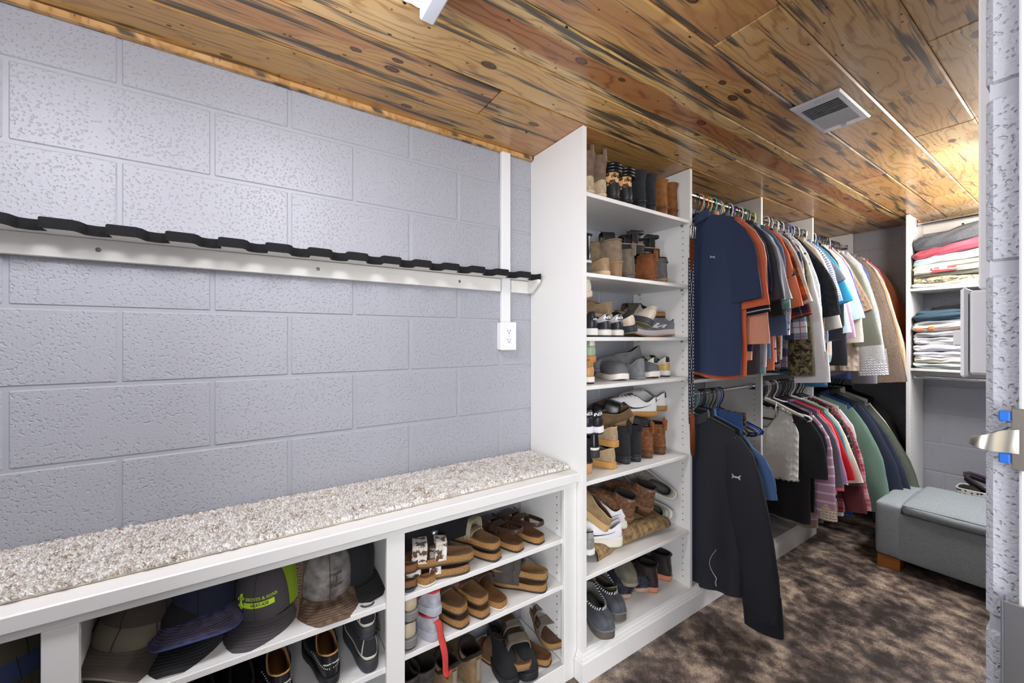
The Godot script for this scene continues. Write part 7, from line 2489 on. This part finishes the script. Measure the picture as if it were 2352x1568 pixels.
func make_caps() -> void:
	cap("charcoal cap with neon mesh back and heating company lettering", {"c": "4a4548", "mb": mat("b9e02e", 0.8, {"bump": "weave", "deep": 0.12, "uv": [30, 30], "tex": "weave_tint"}), "e": "4a4548", "st": "3a3638", "sc": "3c383a", "h": 0.128, "curl": 0.03, "text": [["BRENTS & SONS", 0.0105, 0.018, 0.052, "c3e83a", true], ["HEAT-AIR", 0.0105, 0.014, 0.037, "1d1b1c", false]], "logo": neon_logo}, place(0.050, EYE + -0.7460, 0.135, -24, 10, 0))
	cap("dirty grey brown cap with round stitched ranch lettering", {"c": "8b8580", "m": mat("9a948e", 0.95, {"tex": "worn", "tri": 3.0, "bump": "weave", "deep": 0.05}), "mr": mat("8a705a", 0.95, {"tex": "worn", "tri": 4.0, "bump": "weave", "deep": 0.05}), "mb": mat("8f7f6c", 0.95, {"tex": "worn", "tri": 4.0}), "e": "6a5442", "st": "3c3028", "sc": "4a4440", "h": 0.125, "curl": 0.022, "text": [["Double", 0.012, 0.018, 0.06, "2b211c", true], ["J", 0.014, 0.02, 0.045, "2b211c", true], ["Farms", 0.012, 0.02, 0.03, "3a2a20", true]]}, place(0.198, EYE + -0.7520, 0.135, -2, 7, 0))
	cap("brown camouflage cap behind the neon mesh cap", {"c": "6a5540", "mr": cloth("8a765c"), "m": cloth("ffffff", {"tex": "camo_brown"}), "e": "b9a688"}, place(0.105, EYE + -0.7560, 0.085, 28, 6, 0))
	cap("black mesh back cap in the corner by the divider", {"c": "17181a", "e": "a08a6c", "mb": mat("1a1b1e", 0.9, {"bump": "weave", "deep": 0.1, "uv": [30, 30]})}, place(0.262, EYE + -0.7580, 0.105, 20, 6, 0))
	cap("navy cap with sun faded brim stacked on the black cap", {"c": "2a3050", "m": cloth("20263a"), "mr": mat("4a4a70", 0.9, {"tex": "worn", "tri": 4.0, "bump": "weave", "deep": 0.05}), "st": "80685a", "e": "3a4478", "curl": 0.016, "reach": 0.074}, place(-0.105, EYE + -0.7010, 0.125, -3, 2, 0))
	cap("black cap with pale brim edge under the navy cap", {"c": "17171b", "e": "9a918c", "st": "4a4a4c", "curl": 0.04, "reach": 0.072, "h": 0.1}, place(-0.128, EYE + -0.7400, 0.125, -10, 12, 0))
	cap("dark olive brown cap on top of the cap pair by the post", {"c": "4a423b", "e": "7a7066", "st": "6a6058", "curl": 0.052, "reach": 0.074, "h": 0.11}, place(-0.225, EYE + -0.6980, 0.120, -22, 10, -14))
	cap("khaki olive cap under the dark brown one by the post", {"c": "6a6350", "e": "b9b098", "st": "8a8068", "curl": 0.056, "reach": 0.076, "h": 0.1}, place(-0.238, EYE + -0.7380, 0.128, -24, 14, -16))
	cap("olive cap with stitched brim in the leftmost bench opening", {"c": "55503f", "e": "6a6350", "st": "3a362c", "curl": 0.03, "reach": 0.075}, place(-0.462, EYE + -0.7080, 0.135, -8, 6, 0))
	cap("blue denim cap under the olive one in the leftmost bench opening", {"c": "3a4468", "e": "2a3048", "st": "50587c", "curl": 0.034, "reach": 0.072}, place(-0.455, EYE + -0.7540, 0.140, -18, 8, 0))


# ---------------------------------------------------------------- details on single things
func front_pt(g: Gar, z: float, y: float, off: float) -> Vector3:
	# the point of a garment's front at z, y below the hanger top
	var v := clampf((-y - 0.05) / (g.len - 0.05), 0.0, 1.0)
	return g.pt(acos(clampf(signf(z) * pow(absf(z) / g.wz(v), 1.0 / 0.85), -1.0, 1.0)), v, off)


func navy_extra(t: Node3D, g: Gar, m: Material) -> void:
	var b := Mb.new()
	var rows := []
	for j in 9:
		var row := PackedVector3Array()
		for i in 8:
			var e := 0.0004 if i == 0 or i == 7 or j == 0 or j == 8 else 0.003
			row.append(front_pt(g, lerpf(0.085, 0.175, i / 7.0), lerpf(-0.245, -0.375, j / 8.0), e))
		rows.append(row)
	b.grid(rows)
	var p := part("pocket", b, m, t)
	arcs_emblem(p, func(x, y, o): return front_pt(g, 0.105 + x, -0.262 + y, 0.0042 + o), 0.012)
	var s := Mb.new()
	s.grid([PackedVector3Array([V(0.010, -0.052, -0.03), V(0.010, -0.052, 0.03)]), PackedVector3Array([V(0.009, -0.066, -0.03), V(0.009, -0.066, 0.03)])])
	part("neck_label", s, mat("b02a35", 0.8), t)


func label_extra(t: Node3D, g: Gar, _m: Material) -> void:
	var b := bx(V(-0.0215, -0.455, 0.245), V(-0.0205, -0.437, 0.275), 0.0003)
	part("sleeve_tag", b, mat("e6e6e6", 0.6), t, false)


func jacket_extra(t: Node3D, g: Gar, m: Material) -> void:
	# emblem on the upper sleeve, zipped hand pocket, neck tape
	arcs_emblem(t, func(x, y, o): return V(-0.034 + 0.3 * absf(x) - o, -0.268 + y, 0.222 + x), 0.019)
	var b := Mb.new()
	var pts := []
	for i in 12:
		var f := i / 11.0
		pts.append(front_pt(g, lerpf(0.125, 0.095, sin(f * PI)) , lerpf(-0.66, -0.80, f), 0.003))
	b.tube(pts, 0.0022, 5)
	part("pocket_zip", b, mat("c9ccd2", 0.3, {"metal": 0.7}), t)
	b = Mb.new()
	b.tube([pts[11], pts[11] + V(-0.006, -0.016, -0.002), pts[11] + V(-0.005, -0.034, 0.0)], 0.0035, 5)
	part("zip_pull", b, mat("b9bcc4", 0.3, {"metal": 0.7}), t)


func neon_logo(t: Node3D, c: Callable) -> void:
	var neon := mat("c3e83a", 0.6)
	# bar behind the lower line of lettering
	var b := Mb.new()
	var rows := []
	for j in 2:
		var row := PackedVector3Array()
		for i in 15:
			row.append(c.call((lerpf(-0.030, 0.052, i / 14.0)) / 0.088, (0.030 + j * 0.0135) / 0.17, 0.0009))
		rows.append(row)
	b.grid(rows)
	part("lettering_bar", b, neon, t)
	# round mark with a K over a pointed cross bar and two sweeping arcs
	b = Mb.new()
	var at := func(x: float, y: float, o: float) -> Vector3: return c.call((-0.040 + x) / 0.088, (0.043 + y) / 0.17, o)
	for q in [[-0.0035, -0.019, -0.0035, 0.019], [-0.0015, -0.001, 0.007, 0.011], [-0.0015, 0.001, 0.007, -0.011], [0.0, 0.012, 0.0, 0.021], [0.0, -0.012, 0.0, -0.021]]:
		b.tube([at.call(q[0], q[1], 0.001), at.call(q[2], q[3], 0.001)], 0.0021, 5)
	for s in [-1.0, 1.0]:
		var pts := []
		for i in 12:
			var a := lerpf(0.5, PI + 0.3, i / 11.0)
			pts.append(at.call(0.012 * cos(a) * s, s * (0.004 + 0.009 * sin(a)), 0.0012))
		b.tube(pts, 0.0013, 5)
	part("emblem", b, neon, t)


func make_small_things() -> void:
	# red webbing strap of the stacked water shoes, hanging over the shelf edge
	var at := {"red": mat("d8443c", 0.6, {"bump": "weave", "deep": 0.05, "uv": [20, 20]})}
	for o in get_children():
		if o.has_meta("label") and str(o.get_meta("label")).begins_with("pale grey water shoe"):
			var low: bool = "lower" in str(o.get_meta("label"))
			var b := Mb.new()
			var pts := []
			if low:
				pts = [V(-0.005, 0.062, -0.05), V(0.004, 0.058, 0.004), V(0.006, 0.02, 0.014), V(0.009, -0.03, 0.034), V(0.010, -0.085, 0.037), V(0.020, -0.098, 0.042), V(0.016, -0.084, 0.048)]
			else:
				pts = [V(-0.036, 0.045, -0.055), V(-0.020, 0.085, -0.030), V(0.006, 0.098, -0.035), V(0.030, 0.085, -0.055), V(0.037, 0.045, -0.075)]
			b.tube(spline(pts, 16), 0.0125, 6, false, Vector2(1.0, 0.13))
			part("webbing_strap", b, at.red, o)


func make_prints_on_folded() -> void:
	for o in get_children():
		if not o.has_meta("label"):
			continue
		var l := str(o.get_meta("label"))
		if l.begins_with("cream sweatshirt with red"):
			var b := soft_box(V(-0.004, 0.004, 0.085), V(0.006, 0.036, 0.200), 0.004, 0.001, 6)
			part("printed_patch", b, cloth("a5484c"), o)
			b = soft_box(V(-0.0065, 0.018, 0.125), V(0.004, 0.034, 0.160), 0.003, 0.001, 6)
			part("printed_flower", b, cloth("efe6da"), o)
		elif l.begins_with("beige shirt with orange"):
			for q in [[0.02, 0.055], [0.075, 0.105]]:
				var b := soft_box(V(-0.005, 0.010, q[0]), V(0.006, 0.034, q[1]), 0.005, 0.001, 6)
				part("printed_patch", b, cloth("e07a3c"), o)


func _ready() -> void:
	rng.seed = 20240611
	make_view()
	make_textures()
	make_shell()
	strip_lamp("white strip lamp with ribbed lens on the plank ceiling above the bench", -0.87, 0.352, 0.592, 0.87)
	strip_lamp("white strip lamp at the far end of the plank ceiling", 2.60, 3.80, 1.20, 1.405)
	make_cabinets()
	make_wall_things()
	make_belt()
	make_ottoman()
	make_basket()
	make_lock_box()
	make_tower_shoes()
	make_bench_shoes()
	make_caps()
	make_upper_clothes()
	make_lower_clothes()
	make_folded()
	make_small_things()
	make_prints_on_folded()
